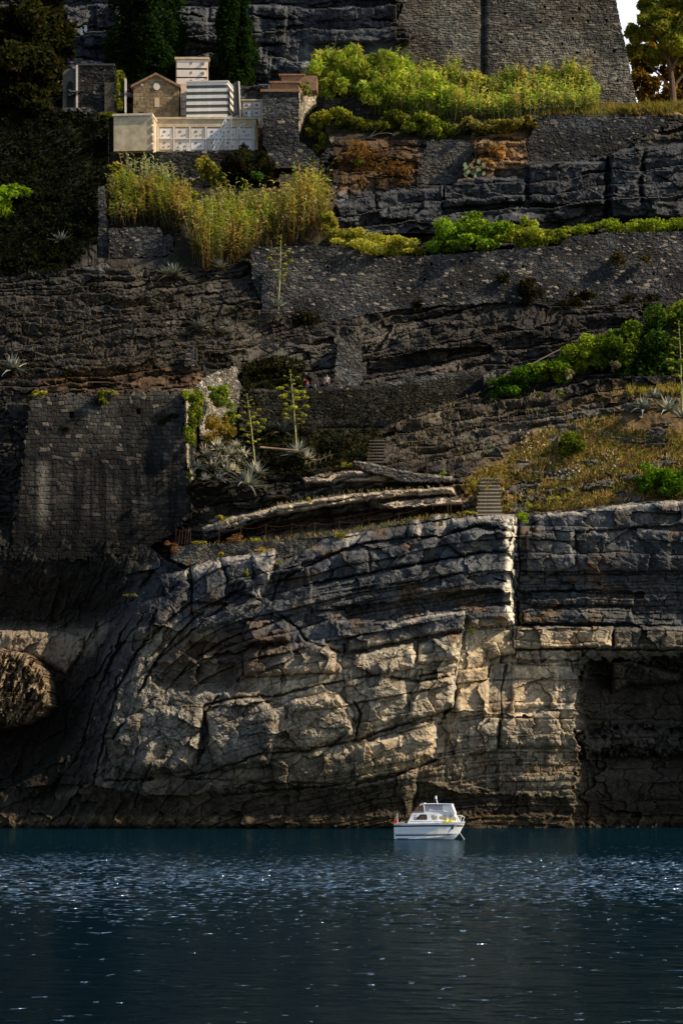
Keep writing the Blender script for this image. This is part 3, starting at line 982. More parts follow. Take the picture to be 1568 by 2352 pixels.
    T([(1440, 232), (1830, 225), (1830, 265), (1440, 264)], (.42, .28, .10), .9, 4)
    T([(690, 100), (1400, 100), (1400, 290), (690, 310)], (.05, .05, .02), .9, 8)
    T([(245, 380), (760, 400), (740, 600), (430, 620), (245, 530)], (.03, .025, .012), .9, 8)
    T([(150, -90), (900, -90), (900, 210), (150, 260)], (.075, .078, .084), .8, 12)
    T([(770, 440), (1010, 420), (1210, 380), (1568, 320), (1830, 320), (1830, 500), (1210, 540), (770, 540)], (.055, .058, .064), .75, 10)
    C *= (1 + .6 * fbm(px / 22., py / 16., 81, 5))[..., None]
    st = fbm(px / 8., py / 60., 83, 4)
    C *= (1 - .4 * sst(.05, .5, st) * (1 - soft))[..., None]
    pl = (id1 > .95)[..., None]
    C = np.where(pl & (soft < .3)[..., None], C * 1.9, C)
    # pale washes of calcite on the middle slope and on the strata under the big wall
    T([(520, 740), (610, 755), (590, 830), (540, 840)], (.13, .11, .085), .5, 16)
    T([(620, 790), (830, 745), (960, 740), (960, 790), (800, 830), (630, 850)], (.12, .105, .085), .5, 16)

    bare = (sst(-.1, -.34, pat) * (px > 1050) * (py > 890))[..., None]
    C = C * (1 - bare) + np.array((.10, .088, .07)) * (.6 + .8 * id2)[..., None] * bare
    B = lambda poly, off, ed_=6, w=3, s=0: block(px, py, Y, poly, off, ed_, w, s)
    # rock benches above the cliff path
    B([(463, 1212), (516, 1191), (640, 1160), (792, 1134), (897, 1124), (1040, 1117), (1048, 1136), (900, 1143), (800, 1156), (640, 1184), (520, 1228), (466, 1248)], -2.4, 6)
    B([(640, 1163), (792, 1136), (897, 1126), (1040, 1119), (1042, 1128), (900, 1134), (790, 1146), (640, 1172)], -.5, 4)
    B([(863, 1157), (930, 1147), (1016, 1141), (1060, 1145), (1062, 1158), (900, 1170)], -2.0, 5)
    B([(480, 1240), (700, 1185), (900, 1165), (1060, 1160), (1080, 1180), (900, 1200), (760, 1225), (500, 1255)], 1.2, 8)
    B([(690, 1098), (740, 1086), (800, 1082), (1040, 1094), (1040, 1106), (800, 1108), (700, 1112)], -1.6, 6)
    B([(610, 1130), (655, 1122), (655, 1142), (600, 1152)], -1.5, 6)
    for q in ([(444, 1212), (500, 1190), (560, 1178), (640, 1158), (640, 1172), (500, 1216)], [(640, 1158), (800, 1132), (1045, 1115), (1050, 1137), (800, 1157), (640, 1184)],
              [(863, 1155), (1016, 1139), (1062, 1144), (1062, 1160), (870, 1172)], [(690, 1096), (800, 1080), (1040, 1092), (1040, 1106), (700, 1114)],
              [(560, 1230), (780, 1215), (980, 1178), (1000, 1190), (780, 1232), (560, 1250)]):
        T(q, (.46, .37, .27), .85, 5)  # benches and ledge tinted pale to look sunlit
    T([(480, 1243), (700, 1188), (900, 1168), (1060, 1162), (1070, 1178), (900, 1196), (760, 1215), (500, 1252)], (.07, .045, .028), .8, 6)  # shadow under the bench painted dark brown
    # bold blocks in the rock band below the upper wall
    B([(1215, 378), (1300, 370), (1392, 370), (1388, 470), (1300, 472), (1215, 465)], -1.5, 8)
    B([(1398, 345), (1480, 335), (1700, 320), (1700, 500), (1405, 500)], -2.2, 8)
    B([(1010, 412), (1100, 405), (1206, 408), (1205, 462), (1015, 478)], -1.4, 7)
    B([(860, 440), (1015, 430), (1020, 520), (870, 500)], -1.0, 7)
    B([(770, 470), (862, 445), (868, 490), (780, 500)], -.8, 7)
    B([(1150, 490), (1300, 486), (1300, 510), (1150, 512)], -.8, 6)
    # rock face above the cemetery: big square blocks
    for i in range(40):
        cx, cy = RNG.uniform(160, 900), RNG.uniform(-60, 190)
        w, h = RNG.uniform(18, 70), RNG.uniform(14, 50)
        B([(cx - w, cy - h), (cx + w, cy - h * .9), (cx + w * .95, cy + h), (cx - w * .9, cy + h)], RNG.uniform(-.9, .5), 7, 4, i)
    K = lambda pts, dep=.7, w=2.6: crack(px, py, Y, pts, dep, w, C, .6)
    K([(420, 30), (500, 40), (560, 30), (640, 44), (760, 40), (900, 46)], 1.0, 3)
    K([(160, 60), (260, 66), (430, 90), (560, 110), (640, 100)], .8, 3)
    K([(1395, 340), (1398, 420), (1390, 500)], 1.4, 5)
    K([(1480, 340), (1470, 420), (1478, 500)], .8, 5)
    K([(1020, 410), (1016, 480)], .8, 3)
    # recess below the path wall's neighbour: dark overhang in the strata
    B([(840, 830), (1000, 800), (1130, 795), (1140, 815), (1000, 845), (840, 862)], 1.2, 10)
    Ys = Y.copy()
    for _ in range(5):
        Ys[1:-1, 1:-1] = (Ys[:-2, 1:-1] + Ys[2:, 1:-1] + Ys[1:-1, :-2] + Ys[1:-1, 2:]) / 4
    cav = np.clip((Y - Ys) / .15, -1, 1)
    C *= (1 - .45 * np.clip(cav, 0, 1) + .2 * np.clip(-cav, 0, 1))[..., None]  # hollows painted darker as if shaded, raised rock lighter
    HP['x0'], HP['y0'], HP['r'], HP['Y'] = px[0, 0], py[0, 0], 2.2, Y
    HP['grid'] = (px, py, C)


def hY(x, y):
    i = np.clip(((np.asarray(y, float) - HP['y0']) / HP['r']).round().astype(int), 0, HP['Y'].shape[0] - 1)
    j = np.clip(((np.asarray(x, float) - HP['x0']) / HP['r']).round().astype(int), 0, HP['Y'].shape[1] - 1)
    return HP['Y'][i, j]


def push_back(poly, Yw):
    """ground stays behind a wall that stands in front of it"""
    px, py, C = HP['grid']
    Y = HP['Y']
    m = inpoly(px, py, poly)
    w = Yw(px, py) if callable(Yw) else Yw
    Y[m] = np.maximum(Y, w)[m]


def finish_hillside():
    px, py, C = HP['grid']
    top = [(-260, -90), (1395, -90), (1400, 100), (1440, 231), (1470, 236), (1560, 238), (1830, 236), (1830, 1340), (-260, 1340)]
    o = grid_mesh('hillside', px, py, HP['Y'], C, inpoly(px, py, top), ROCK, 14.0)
    tag(o, kind='structure')


make_sea_cliff()
make_hillside()
# ================================================================== STONE WALLS
G_RET = None
WALLQ = []


def put_wall(name, label, poly, Y, push=True, **kw):
    if push:
        push_back(poly, (lambda x, y: Y(x, y) + .9) if callable(Y) else Y + .9)
    WALLQ.append((name, label, poly, Y, kw))


# castle: huge battered tower
def castle_stain(px, py, run, z, C):
    d = (np.exp(-((px - 1108) / 9.) ** 2))[..., None]                    # vertical seam
    C = C * (1 - .6 * d)
    left = sst(1110, 930, px)[..., None]
    C = C * (1 - .25 * left)
    v = sst(.2, .6, fbm(px / 40., py / 60., 55, 4))[..., None]
    C = C * (1 - .35 * v) + np.array((.10, .075, .045)) * .35 * v
    return C


holes = [(x, y, 2.2, 3) for x, y in [(1240, 50), (1270, 118), (1315, 42), (1350, 48), (1392, 45), (1290, 100), (1325, 120), (1365, 118), (1410, 116), (1190, 88), (1150, 96), (1195, 48), (1418, 185), (1330, 20), (1250, 15), (1160, 30)]]
put_wall('castle_tower', 'massive battered stone tower rising above the reeds at the top of the hill',
         [(870, -170), (1385, -170), (1415, 0), (1440, 120), (1464, 240), (1300, 244), (960, 244), (935, 170), (965, 140), (930, 110), (955, 80), (910, 50), (925, 10), (880, -20)],
         lambda x, y: 321.5 + .022 * (240 - y) * .35 + .55 * np.exp(-((x - 1108) / 7.) ** 2), thick=16, rowh=.26, bw=.6,
         base=(.19, .165, .13), pale=(.34, .28, .2), ppale=.08, seed=301, res=1.7, stain=castle_stain, holes=holes, rough_edge=2, rubble=False, warp=.5, cat='tower', relief=.1, joint=.05)
# the long terrace wall
put_wall('retaining_wall', 'long dark rubble retaining wall running below the bright green bank',
         [(576, 566), (700, 562), (800, 567), (868, 590), (1000, 584), (1284, 562), (1302, 541), (1420, 533), (1830, 522), (1830, 690), (1568, 688), (1400, 700), (1290, 704), (1150, 694), (950, 706), (830, 724), (800, 735), (700, 742), (628, 720), (600, 700), (578, 640)],
         lambda x, y: 292.2 - .006 * (y - 560), thick=2.5, rowh=.2, bw=.4, base=(.085, .080, .075), pale=(.40, .33, .25), ppale=.09, seed=311, res=1.5,
         holes=[(x, y, 2.4, 3) for x, y in [(975, 640), (1058, 652), (990, 606), (1150, 640), (1000, 680), (1440, 640), (1500, 628), (1530, 635), (712, 620), (752, 612), (1060, 600), (1200, 612), (905, 650)]])
put_wall('retaining_wall', 'ruined rubble wall holding the bank below the upper grass path at right',
         [(1228, 266), (1300, 262), (1400, 266), (1500, 262), (1530, 268), (1535, 290), (1490, 310), (1440, 330), (1400, 356), (1300, 372), (1216, 372), (1205, 330), (1222, 300)],
         lambda x, y: 308.0 - .004 * (y - 260), thick=2, rowh=.24, bw=.45, base=(.08, .078, .078), pale=(.3, .26, .2), ppale=.05, seed=321, rough_edge=8)
put_wall('wall_fragment', 'small grey remnant of rubble wall beside the orange bare earth',
         [(985, 320), (1060, 318), (1085, 330), (1090, 360), (1060, 400), (1040, 425), (960, 425), (962, 380), (975, 345)],
         307.2, thick=1.5, rowh=.2, bw=.36, base=(.125, .115, .10), ppale=.05, seed=331, rough_edge=7)
put_wall('retaining_wall', 'dark coursed wall under the reeds, right of the stepped stone pillar',
         [(722, 222), (846, 222), (850, 250), (846, 275), (730, 275)], 312.0, thick=2, rowh=.3, bw=.8, base=(.055, .05, .045), ppale=.02, seed=341, rough_edge=4)
# cemetery terrace
put_wall('retaining_wall', 'low dark wall carrying the white tomb niches of the cemetery',
         [(252, 346), (300, 345), (345, 348), (600, 342), (640, 360), (640, 430), (480, 430), (250, 420)], 305.6, thick=3, rowh=.24, bw=.45, base=(.075, .068, .058), ppale=.06, seed=351, rough_edge=3)
put_wall('stone_pillar', 'stepped dark stone pillar with terracotta capping slabs beside the cemetery',
         [(603, 208), (684, 208), (686, 300), (690, 372), (675, 385), (622, 385), (612, 345), (603, 330)], lambda x, y: 304.6 - .003 * (y - 210), thick=3, rowh=.24, bw=.5,
         base=(.075, .07, .066), pale=(.36, .29, .2), ppale=.07, seed=361, rough_edge=2)
put_wall('wall_fragment', 'plain grey buttress wall sloping down to the right of the stone pillar',
         [(676, 322), (702, 330), (735, 365), (752, 405), (752, 425), (680, 425), (672, 385)], 304.2, thick=1.5, rowh=.2, bw=.4, base=(.088, .085, .082), ppale=.04, seed=371, rough_edge=3)
# tall thin wall end + ragged bit beside it
put_wall('wall_fragment', 'tall narrow weathered wall end standing below the left cemetery corner',
         [(224, 428), (240, 426), (243, 470), (248, 530), (250, 592), (222, 592), (226, 520)], 295.6, thick=1.4, rowh=.3, bw=.5, base=(.125, .115, .10), ppale=.04, seed=381, rough_edge=3)
put_wall('wall_fragment', 'broken grey rubble wall with a stepped top under the brown reeds',
         [(250, 524), (340, 519), (368, 522), (372, 538), (398, 540), (402, 572), (380, 590), (252, 596)], 295.2, thick=1.4, rowh=.22, bw=.42, base=(.10, .095, .088), pale=(.32, .26, .2), ppale=.1, seed=391, rough_edge=5)
put_wall('buttress', 'slim stone buttress left of the yellow flowering agave at the wall foot',
         [(603, 622), (628, 620), (630, 690), (618, 716), (600, 716)], 291.2, thick=1.4, rowh=.24, bw=.45, base=(.10, .095, .09), seed=401, rough_edge=3)
put_wall('buttress', 'short square stone pier above the pale ruined wall',
         [(428, 798), (452, 797), (454, 840), (422, 842)], 283.2, thick=1.4, rowh=.24, bw=.4, base=(.11, .105, .10), pale=(.34, .3, .26), ppale=.16, seed=411, rough_edge=2)
put_wall('buttress', 'broad sloping stone buttress just right of the standing person',
         [(776, 782), (832, 782), (834, 880), (836, 892), (764, 892), (768, 850)], lambda x, y: 286.8 - .012 * (y - 780), thick=2.5, rowh=.22, bw=.42, base=(.115, .105, .095), pale=(.32, .28, .22), ppale=.06, seed=421, rough_edge=3)
# terrace with the two people
put_wall('parapet_wall', 'long low path wall that the two people lean on',
         [(552, 908), (620, 900), (690, 892), (752, 888), (850, 882), (940, 866), (1010, 858), (1106, 849), (1109, 872), (1112, 896), (1040, 920), (960, 950), (880, 985), (740, 985), (560, 965)],
         lambda x, y: 282.6 - .006 * (y - 860), thick=1.0, rowh=.2, bw=.36, base=(.058, .053, .046), pale=(.22, .19, .15), ppale=.05, seed=431, rough_edge=3,
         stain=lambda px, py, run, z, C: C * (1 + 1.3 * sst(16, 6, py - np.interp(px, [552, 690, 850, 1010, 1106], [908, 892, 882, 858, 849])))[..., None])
put_wall('parapet_wall', 'sloping wall of the rising path, topped by a handrail, behind the green bushes',
         [(1098, 905), (1130, 890), (1180, 868), (1225, 846), (1290, 808), (1380, 775), (1480, 735), (1600, 695), (1830, 640), (1830, 720), (1568, 770), (1400, 840), (1290, 880), (1200, 905), (1110, 930)],
         lambda x, y: 280.8 + 0 * x, thick=1.0, rowh=.2, bw=.38, base=(.10, .09, .075), seed=441, rough_edge=3)


def bastion_stain(px, py, run, z, C):
    low = sst(1010, 1075, py + 12 * fbm(px / 30., py / 40., 71, 3))[..., None]
    st = sst(-.1, .45, fbm(px / 10., py / 160., 73, 4))[..., None]
    C = C * (1 - low * (.5 + .48 * st))
    a = (np.exp(-((px - 98) / 11.) ** 2) * sst(1050, 1075, py) * sst(1240, 1180, py))[..., None]
    C = C * (1 - a) + np.array((.17, .14, .11)) * a
    t = sst(1160, 1240, py)[..., None]
    return C * (1 - .85 * t)


put_wall('bastion', 'big square bastion of cut stone blocks, streaked black below, at left above the sea',
         [(70, 908), (200, 903), (330, 900), (420, 894), (425, 960), (430, 1080), (436, 1190), (400, 1225), (330, 1262), (200, 1285), (20, 1290), (32, 1180), (52, 1050)],
         lambda x, y: 271.2 - .0062 * (y - 900), thick=5, rowh=.42, bw=.85, base=(.078, .068, .056), pale=(.22, .18, .13), ppale=.12, seed=451, res=1.4, warp=.40, joint=.05, rough_edge=11, relief=.06, rubble=False,
         stain=bastion_stain, cat='bastion', holes=[(164, 952, 5, 7), (318, 945, 4, 6), (280, 1000, 1, 1)])
put_wall('bastion_flank', None, [(421, 894), (455, 890), (452, 1100), (430, 1108), (426, 1000)], lambda x, y: 270.4 + (x - 421) * .16 - .004 * (y - 900), thick=1.5, rowh=.32, bw=.6, rubble=False, base=(.34, .29, .22), ppale=.2, pale=(.5, .42, .33), seed=461, rough_edge=2)  # same masonry as the front, coloured pale to paint the sun on it
put_wall('ruined_wall', 'sunlit pale ruined wall with a sloping broken top behind the bastion',
         [(452, 884), (470, 866), (500, 852), (540, 838), (545, 842), (546, 868), (553, 880), (549, 920), (548, 1010), (458, 1010)],
         lambda x, y: 274.2 + (x - 455) * .045, thick=1.6, rowh=.2, bw=.42, base=(.32, .28, .22), pale=(.46, .4, .32), ppale=.2, seed=471, rough_edge=5, relief=.12)
put_wall('path_wall', 'low crazy rubble wall below the cliff path fence posts',
         [(392, 1254), (440, 1250), (560, 1245), (660, 1240), (725, 1238), (735, 1250), (690, 1270), (640, 1286), (560, 1272), (500, 1285), (430, 1300), (392, 1284)],
         264.2, thick=2.5, rowh=.26, bw=.34, base=(.17, .155, .13), ppale=.03, seed=481, warp=.9, rough_edge=2, push=False)
put_wall('path_wall', 'short ledge wall with pale capstones left of the stone steps',
         [(812, 1056), (850, 1062), (925, 1080), (1012, 1094), (1045, 1098), (1045, 1108), (920, 1106), (880, 1092), (830, 1078), (812, 1066)],
         266.6, thick=2.5, rowh=.2, bw=.4, base=(.11, .10, .085), seed=491, rough_edge=3, push=False,
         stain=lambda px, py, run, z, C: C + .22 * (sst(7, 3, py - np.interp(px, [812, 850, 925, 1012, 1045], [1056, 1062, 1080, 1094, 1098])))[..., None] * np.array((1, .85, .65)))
push_back([(250, 230), (610, 180), (690, 170), (760, 330), (690, 400), (250, 400)], 313.0)
finish_hillside()
OBJ = {}
for nm, lb, poly, Yw, kw in WALLQ:
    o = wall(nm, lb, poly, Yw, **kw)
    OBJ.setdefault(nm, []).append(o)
fl = OBJ['bastion_flank'][0]
ba = OBJ['bastion'][0]
fl.location = Vector(fl.location) - Vector(ba.location)
fl.parent = ba
fl.name = 'flank'
fl['label'] = 'side of the bastion, coloured pale as in sunlight'
# ================================================================== CEMETERY
PLASTER = flat_mat('old_plaster', (.72, .56, .36), .9, .1, .3, 1.2, .3, 8)
PLASTER2 = flat_mat('pale_plaster', (.78, .65, .48), .9, .1, .25, 1.5, .2, 10)
MARBLE = flat_mat('white_marble', (.88, .86, .83), .5, .3, .12, 2.)
GREYM = flat_mat('grey_marble', (.15, .14, .11), .6, .3, .25, 2.)
SLAB = flat_mat('marble_slab', (.84, .75, .65), .6, .3, .2, 1.3)
TERRA = flat_mat('terracotta', (.34, .20, .12), .9, .1, .35, 2.5, .3, 12)
DARKM = flat_mat('dark_void', (.03, .028, .025), .8, .1)
WHITEP = flat_mat('white_paint', (.8, .8, .78), .5, .3, .1)
BRONZE = flat_mat('bronze_letters', (.24, .19, .15), .5, .4)
REDFL = flat_mat('red_flowers', (.5, .03, .03), .7, .2)
PILST = flat_mat('brown_stone', (.10, .085, .065), .9, .1, .4, 4., .5, 9)
DKSLAB = flat_mat('dark_slate', (.07, .07, .05), .7, .3, .3)
CHAPSTONE = None


def foot(pts):
    return [((px - CX) * Y / FPX, Y) for px, Y in pts]


def zz(py, Y):
    return CAMZ + (HY - py) * Y / FPX


def xx(px, Y):
    return (px - CX) * Y / FPX


def prism_px(foot_pts, py_top, py_bot, Yref):
    return MB().prism(foot(foot_pts), zz(py_bot, Yref), zz(py_top, Yref))


# plaster tomb block ---------------------------------------------------------
Yc = 304.5
t = empty('plaster_tomb', p1(305, 345, Yc + 1.5), 'square plastered tomb with peeling ochre patches at the cemetery corner', 'tomb')
prism_px([(261, 304.6), (349, 304.2), (360, 307.5), (272, 307.9)], 266, 346, Yc).build('body', PLASTER, t)
prism_px([(258, 304.4), (350, 304.0), (362, 307.6), (270, 308.0)], 261, 266, Yc).build('coping', PLASTER2, t)
for i, py in enumerate((276, 296, 318, 338)):
    prism_px([(349.2, 304.1), (353, 304.1), (353, 305.1), (349.2, 305.1)], py - 6, py + 6, Yc).build('quoin', PLASTER2, t)
# low wall of niches ---------------------------------------------------------
Yn = 307.4
t = empty('niche_wall', p1(472, 345, Yn), 'long low wall of white marble burial niches in two rows', 'tomb wall')
prism_px([(360, Yn + .3), (588, Yn + .3), (592, Yn + 3), (366, Yn + 3)], 270, 346, Yn).build('body', PLASTER2, t)
prism_px([(358, Yn - .05), (590, Yn - .05), (594, Yn + 3), (364, Yn + 3)], 268, 273, Yn).build('coping', PLASTER, t)
prism_px([(359, Yn + .1), (588, Yn + .1), (588, Yn + .28), (359, Yn + .28)], 273, 290, Yn).build('frieze', PLASTER, t)
for i in range(7):
    x = 361 + i * 36.5
    prism_px([(x, Yn + .06), (x + 4.5, Yn + .06), (x + 4.5, Yn + .28), (x, Yn + .28)], 290.5, 346, Yn).build('pilaster', SLAB, t)
for r in range(2):
    for i in range(6):
        x = 365.5 + i * 36.5
        y0 = 293.5 + r * 26
        n = prism_px([(x + 1, Yn + .16), (x + 31, Yn + .16), (x + 31, Yn + .29), (x + 1, Yn + .29)], y0, y0 + 22.5, Yn).build('niche_slab', SLAB if (i + r) % 3 else MARBLE, t)
        for (dx, dy, w, h) in ((9, 5, 5, 4), (21, 13, 2.2, 3.5), (6 + 3 * ((i * 7 + r) % 4), 15, 2.5, 3)):
            b = MB().box(xx(x + dx, Yn), xx(x + dx + w, Yn), Yn + .12, Yn + .158, zz(y0 + dy + h, Yn), zz(y0 + dy, Yn))
            b.build('plaque', BRONZE, n)
prism_px([(360, Yn + .04), (588, Yn + .04), (588, Yn + .29), (360, Yn + .29)], 317, 319, Yn).build('ledge', SLAB, t)
# little white crosses in front
for i, (px, h) in enumerate(((416, 14), (431, 19))):
    Yq = 306.4
    b = MB()
    b.box(xx(px - 3.2, Yq), xx(px + 3.2, Yq), Yq - .1, Yq + .15, zz(346, Yq), zz(338, Yq))
    b.box(xx(px - 1.8, Yq), xx(px + 1.8, Yq), Yq - .06, Yq + .08, zz(338, Yq) - .01, zz(346 - h, Yq))
    b.box(xx(px - 3.4, Yq), xx(px + 3.4, Yq), Yq - .063, Yq + .083, zz(346 - h + 7, Yq), zz(346 - h + 4, Yq))
    tag(b.build('grave_marker', WHITEP), ('smaller white stone grave marker in front of the niche wall', 'taller white stone grave marker in front of the niche wall')[i], 'grave marker', 'white grave markers')
# chapel ---------------------------------------------------------------------
Yh = 311.0
gab = [(305, 268), (305, 197), (358, 172), (411, 197), (411, 268)]
t = empty('chapel', p1(358, 270, Yh + 3), 'small ochre stone chapel with gabled front and round window', 'chapel')
px_, py_ = mkgrid(300, 416, 166, 272, 1.2)
Wc = P(px_, py_, np.full(px_.shape, Yh))
cid, cid2, e = masonry(Wc[..., 0], Wc[..., 2], .42, .8, 77, .05)
g = sst(0, .035, e)
Cc = np.array((.27, .19, .105)) * (.75 + .5 * cid2)[..., None] * (.7 + .3 * g)[..., None] * (1 + .4 * fbm(px_ / 12., py_ / 12., 4, 4))[..., None]
grid_mesh('front_wall', px_, py_, Yh - .02 * g * (.5 + cid), Cc, inpoly(px_, py_, gab), STONE, 7.0).parent = t
fw = [c for c in t.children][0]
fw.location = Vector(fw.location) - Vector(t.location)
for a, b_ in (((301, 199), (358, 170)), ((358, 170), (415, 199))):
    m = MB()
    q0, q1 = p1(a[0], a[1], Yh), p1(b_[0], b_[1], Yh)
    m.extr([(q0.x, q0.z - .12), (q1.x, q1.z - .12), (q1.x, q1.z + .14), (q0.x, q0.z + .14)], Yh - .3, Yh + 7.2)
    m.build('roof_slope', TERRA, t)
m = MB()
c = p1(360, 198, Yh)
ring = [(c.x + .36 * math.cos(k * math.pi / 8), c.z + .40 * math.sin(k * math.pi / 8)) for k in range(16)]
m.extr(ring, Yh - .12, Yh + .1)
m.build('round_window', SLAB, t)
m = MB().box(c.x - .03, c.x + .03, Yh - .12, Yh + .02, zz(166, Yh), zz(172, Yh)).box(c.x - .1, c.x + .1, Yh - .121, Yh + .021, zz(168.4, Yh), zz(167.6, Yh)).build('roof_cross', DARKM, t)
MB().box(xx(319, Yh), xx(330, Yh), Yh - .06, Yh + .1, zz(262, Yh), zz(256, Yh)).build('vent', DARKM, t)
MB().box(xx(323, Yh), xx(329, Yh), Yh - .07, Yh + .1, zz(196, Yh), zz(191, Yh)).build('plaque', SLAB, t)
MB().box(xx(355, Yh), xx(366, Yh), Yh - .06, Yh + .1, zz(245, Yh), zz(224, Yh)).build('plaque', PLASTER, t)
# niche tower ----------------------------------------------------------------
Yt = 314.
t = empty('niche_tower', p1(441, 195, Yt + 1.5), 'tall block of three stacked marble burial drawers behind the chapel', 'tomb')
prism_px([(404, Yt), (477, Yt), (479, Yt + 3), (407, Yt + 3)], 134, 232, Yt).build('body', PLASTER2, t)
prism_px([(401, Yt - .25), (480, Yt - .25), (483, Yt + 3.2), (405, Yt + 3.2)], 131, 136, Yt).build('cornice', PLASTER, t)
for i, (y0, y1) in enumerate(((138, 156), (160, 176), (179, 193))):
    n = prism_px([(406, Yt - .12), (473 - 2 * i, Yt - .12), (473 - 2 * i, Yt + .05), (406, Yt + .05)], y0, y1, Yt).build('niche_slab', SLAB, t)
    MB().box(xx(437, Yt), xx(441, Yt), Yt - .16, Yt - .118, zz(y0 + 9, Yt), zz(y0 + 4, Yt)).build('plaque', BRONZE, n)
    b = MB()
    b.box(xx(462, Yt), xx(469, Yt), Yt - .3, Yt - .118, zz(y0 + 11, Yt), zz(y0 + 6, Yt))
    b.build('plaque', BRONZE, n)
    prism_px([(403, Yt - .14), (476, Yt - .14), (476, Yt + .05), (403, Yt + .05)], y1 + .6, y1 + 2.4, Yt).build('ledge', DARKM, t)
# small columbarium between chapel and striped tomb
t = empty('niche_column', p1(421, 270, 312.2), 'narrow stack of burial niches squeezed between chapel and striped tomb', 'tomb')
prism_px([(414, 312.2), (428, 312.2), (428, 314), (414, 314)], 190, 270, 312).build('body', PLASTER, t)
for i in range(4):
    prism_px([(415, 312.08), (427, 312.08), (427, 312.3), (415, 312.3)], 200 + 17 * i, 213 + 17 * i, 312).build('niche_slab', SLAB, t)
# striped tomb ---------------------------------------------------------------
Ys_ = 309.4
t = empty('striped_tomb', p1(478, 270, Ys_ + 1.5), 'tomb banded in white and grey marble stripes, its right edge glowing in the sun', 'tomb')
hh = (270 - 188) / 11.
for i in range(11):
    y0 = 188 + i * hh
    w = i % 2 == 0
    if w:
        prism_px([(428, Ys_), (523, Ys_ - .3), (536, Ys_ + 3), (440, Ys_ + 3.3)], y0, y0 + hh, Ys_).build('marble_band', MARBLE, t)
    else:
        prism_px([(428.5, Ys_ + .05), (522.6, Ys_ - .25), (535.5, Ys_ + 3), (440, Ys_ + 3.2)], y0, y0 + hh, Ys_).build('stone_band', GREYM, t)
prism_px([(427, Ys_ - .1), (524, Ys_ - .4), (538, Ys_ + 3.1), (440, Ys_ + 3.4)], 185.6, 188, Ys_).build('cap', SLAB, t)
t2 = empty('grave_stele', p1(545, 268, 309.), 'dark leaning stone stele with a thin white post on its right edge', 'gravestone')
m = MB()
m.extr([(xx(537, 309), zz(268, 309)), (xx(552, 309), zz(268, 309)), (xx(547, 309), zz(186, 309)), (xx(536, 309), zz(190, 309))], 308.9, 310.2)
m.build('slab', DKSLAB, t2)
MB().tube([p1(552, 269, 308.9), p1(548, 186, 308.9)], .09).build('post', SLAB, t2)
# right niche block ----------------------------------------------------------
Yr = 310.2
t = empty('niche_block', p1(580, 290, Yr), 'small block of burial niches just left of the stepped stone pillar', 'tomb')
prism_px([(556, Yr), (604, Yr), (606, Yr + 2.5), (560, Yr + 2.5)], 230, 292, Yr).build('body', PLASTER2, t)
prism_px([(554, Yr - .2), (606, Yr - .2), (608, Yr + 2.6), (558, Yr + 2.6)], 227.5, 231, Yr).build('cornice', PLASTER, t)
for i in range(2):
    for j in range(3):
        n = prism_px([(559 + i * 22, Yr - .1), (577 + i * 22, Yr - .1), (577 + i * 22, Yr + .05), (559 + i * 22, Yr + .05)], 234 + j * 18, 248 + j * 18, Yr).build('niche_slab', SLAB, t)
        MB().box(xx(564 + i * 22, Yr), xx(570 + i * 22, Yr), Yr - .14, Yr - .098, zz(243 + j * 18, Yr), zz(239 + j * 18, Yr)).build('plaque', BRONZE, n)
# round urn + curved rails
m = MB()
m.tube([p1(574, 268, 308), p1(574, 262, 308), p1(574, 258, 308), p1(574, 254, 308)], [.28, .22, .3, .12], 10)
tag(m.build('stone_urn', WHITEP, smooth=True), 'pale stone urn at the right end of the niche wall', 'urn')
m = MB()
cu = [p1(546 + 28 * (1 - math.cos(k * .2)) , 306 - 24 * math.sin(k * .26), 305.6) for k in range(7)]
m.tube(cu, .035, 5)
m.tube([p + Vector((.35, .3, -.25)) for p in cu], .035, 5)
for k in (1, 3, 5):
    m.tube([cu[k], cu[k] - Vector((0, 0, .9))], .03, 5)
tag(m.build('curved_railing', SLAB), 'thin curved metal railing rising to the urn', 'railing')
# white metal stair ----------------------------------------------------------
Yl = 305.9
t = empty('metal_stair', p1(505, 345, Yl), 'white tubular metal stair standing in front of the niches', 'ladder')
A, Bp, Cp, D = p1(489, 344, Yl), p1(521, 268, Yl), p1(497, 345, Yl + .2), p1(531, 266, Yl + .6)
for a, b_ in ((A, p1(516, 290, Yl)), (Cp, p1(527, 292, Yl + .3))):
    MB().tube([a, b_], .075, 6).build('stringer', WHITEP, t)
MB().tube([p1(489, 330, Yl), p1(518, 270, Yl), p1(532, 265, Yl)], .05, 6).build('handrail', WHITEP, t)
MB().tube([p1(500, 332, Yl + .3), p1(530, 272, Yl + .3), p1(548, 264, Yl + .3)], .04, 6).build('handrail', WHITEP, t)
for px in (518, 531):
    MB().tube([p1(px, 334, Yl + .1), p1(px + .5, 267, Yl + .1)], .06, 6).build('post', WHITEP, t)
for k in range(7):
    f = k / 6.
    a, b_ = A.lerp(p1(516, 290, Yl), f), Cp.lerp(p1(527, 292, Yl + .3), f)
    MB().tube([a + Vector((0, 0, .05)), b_ + Vector((0, 0, .05))], .06, 5).build('tread', WHITEP, t)
for y in (284, 300):
    MB().tube([p1(514, y, Yl), p1(531, y - 2, Yl + .2)], .045, 5).build('crossbar', WHITEP, t)
# terracotta slabs on the pillar ---------------------------------------------
pil = OBJ['stone_pillar'][0]
Yp = 304.6


def part_of(o, parent):
    o.location = world_loc(o) - world_loc(parent)
    o.parent = parent
    return o


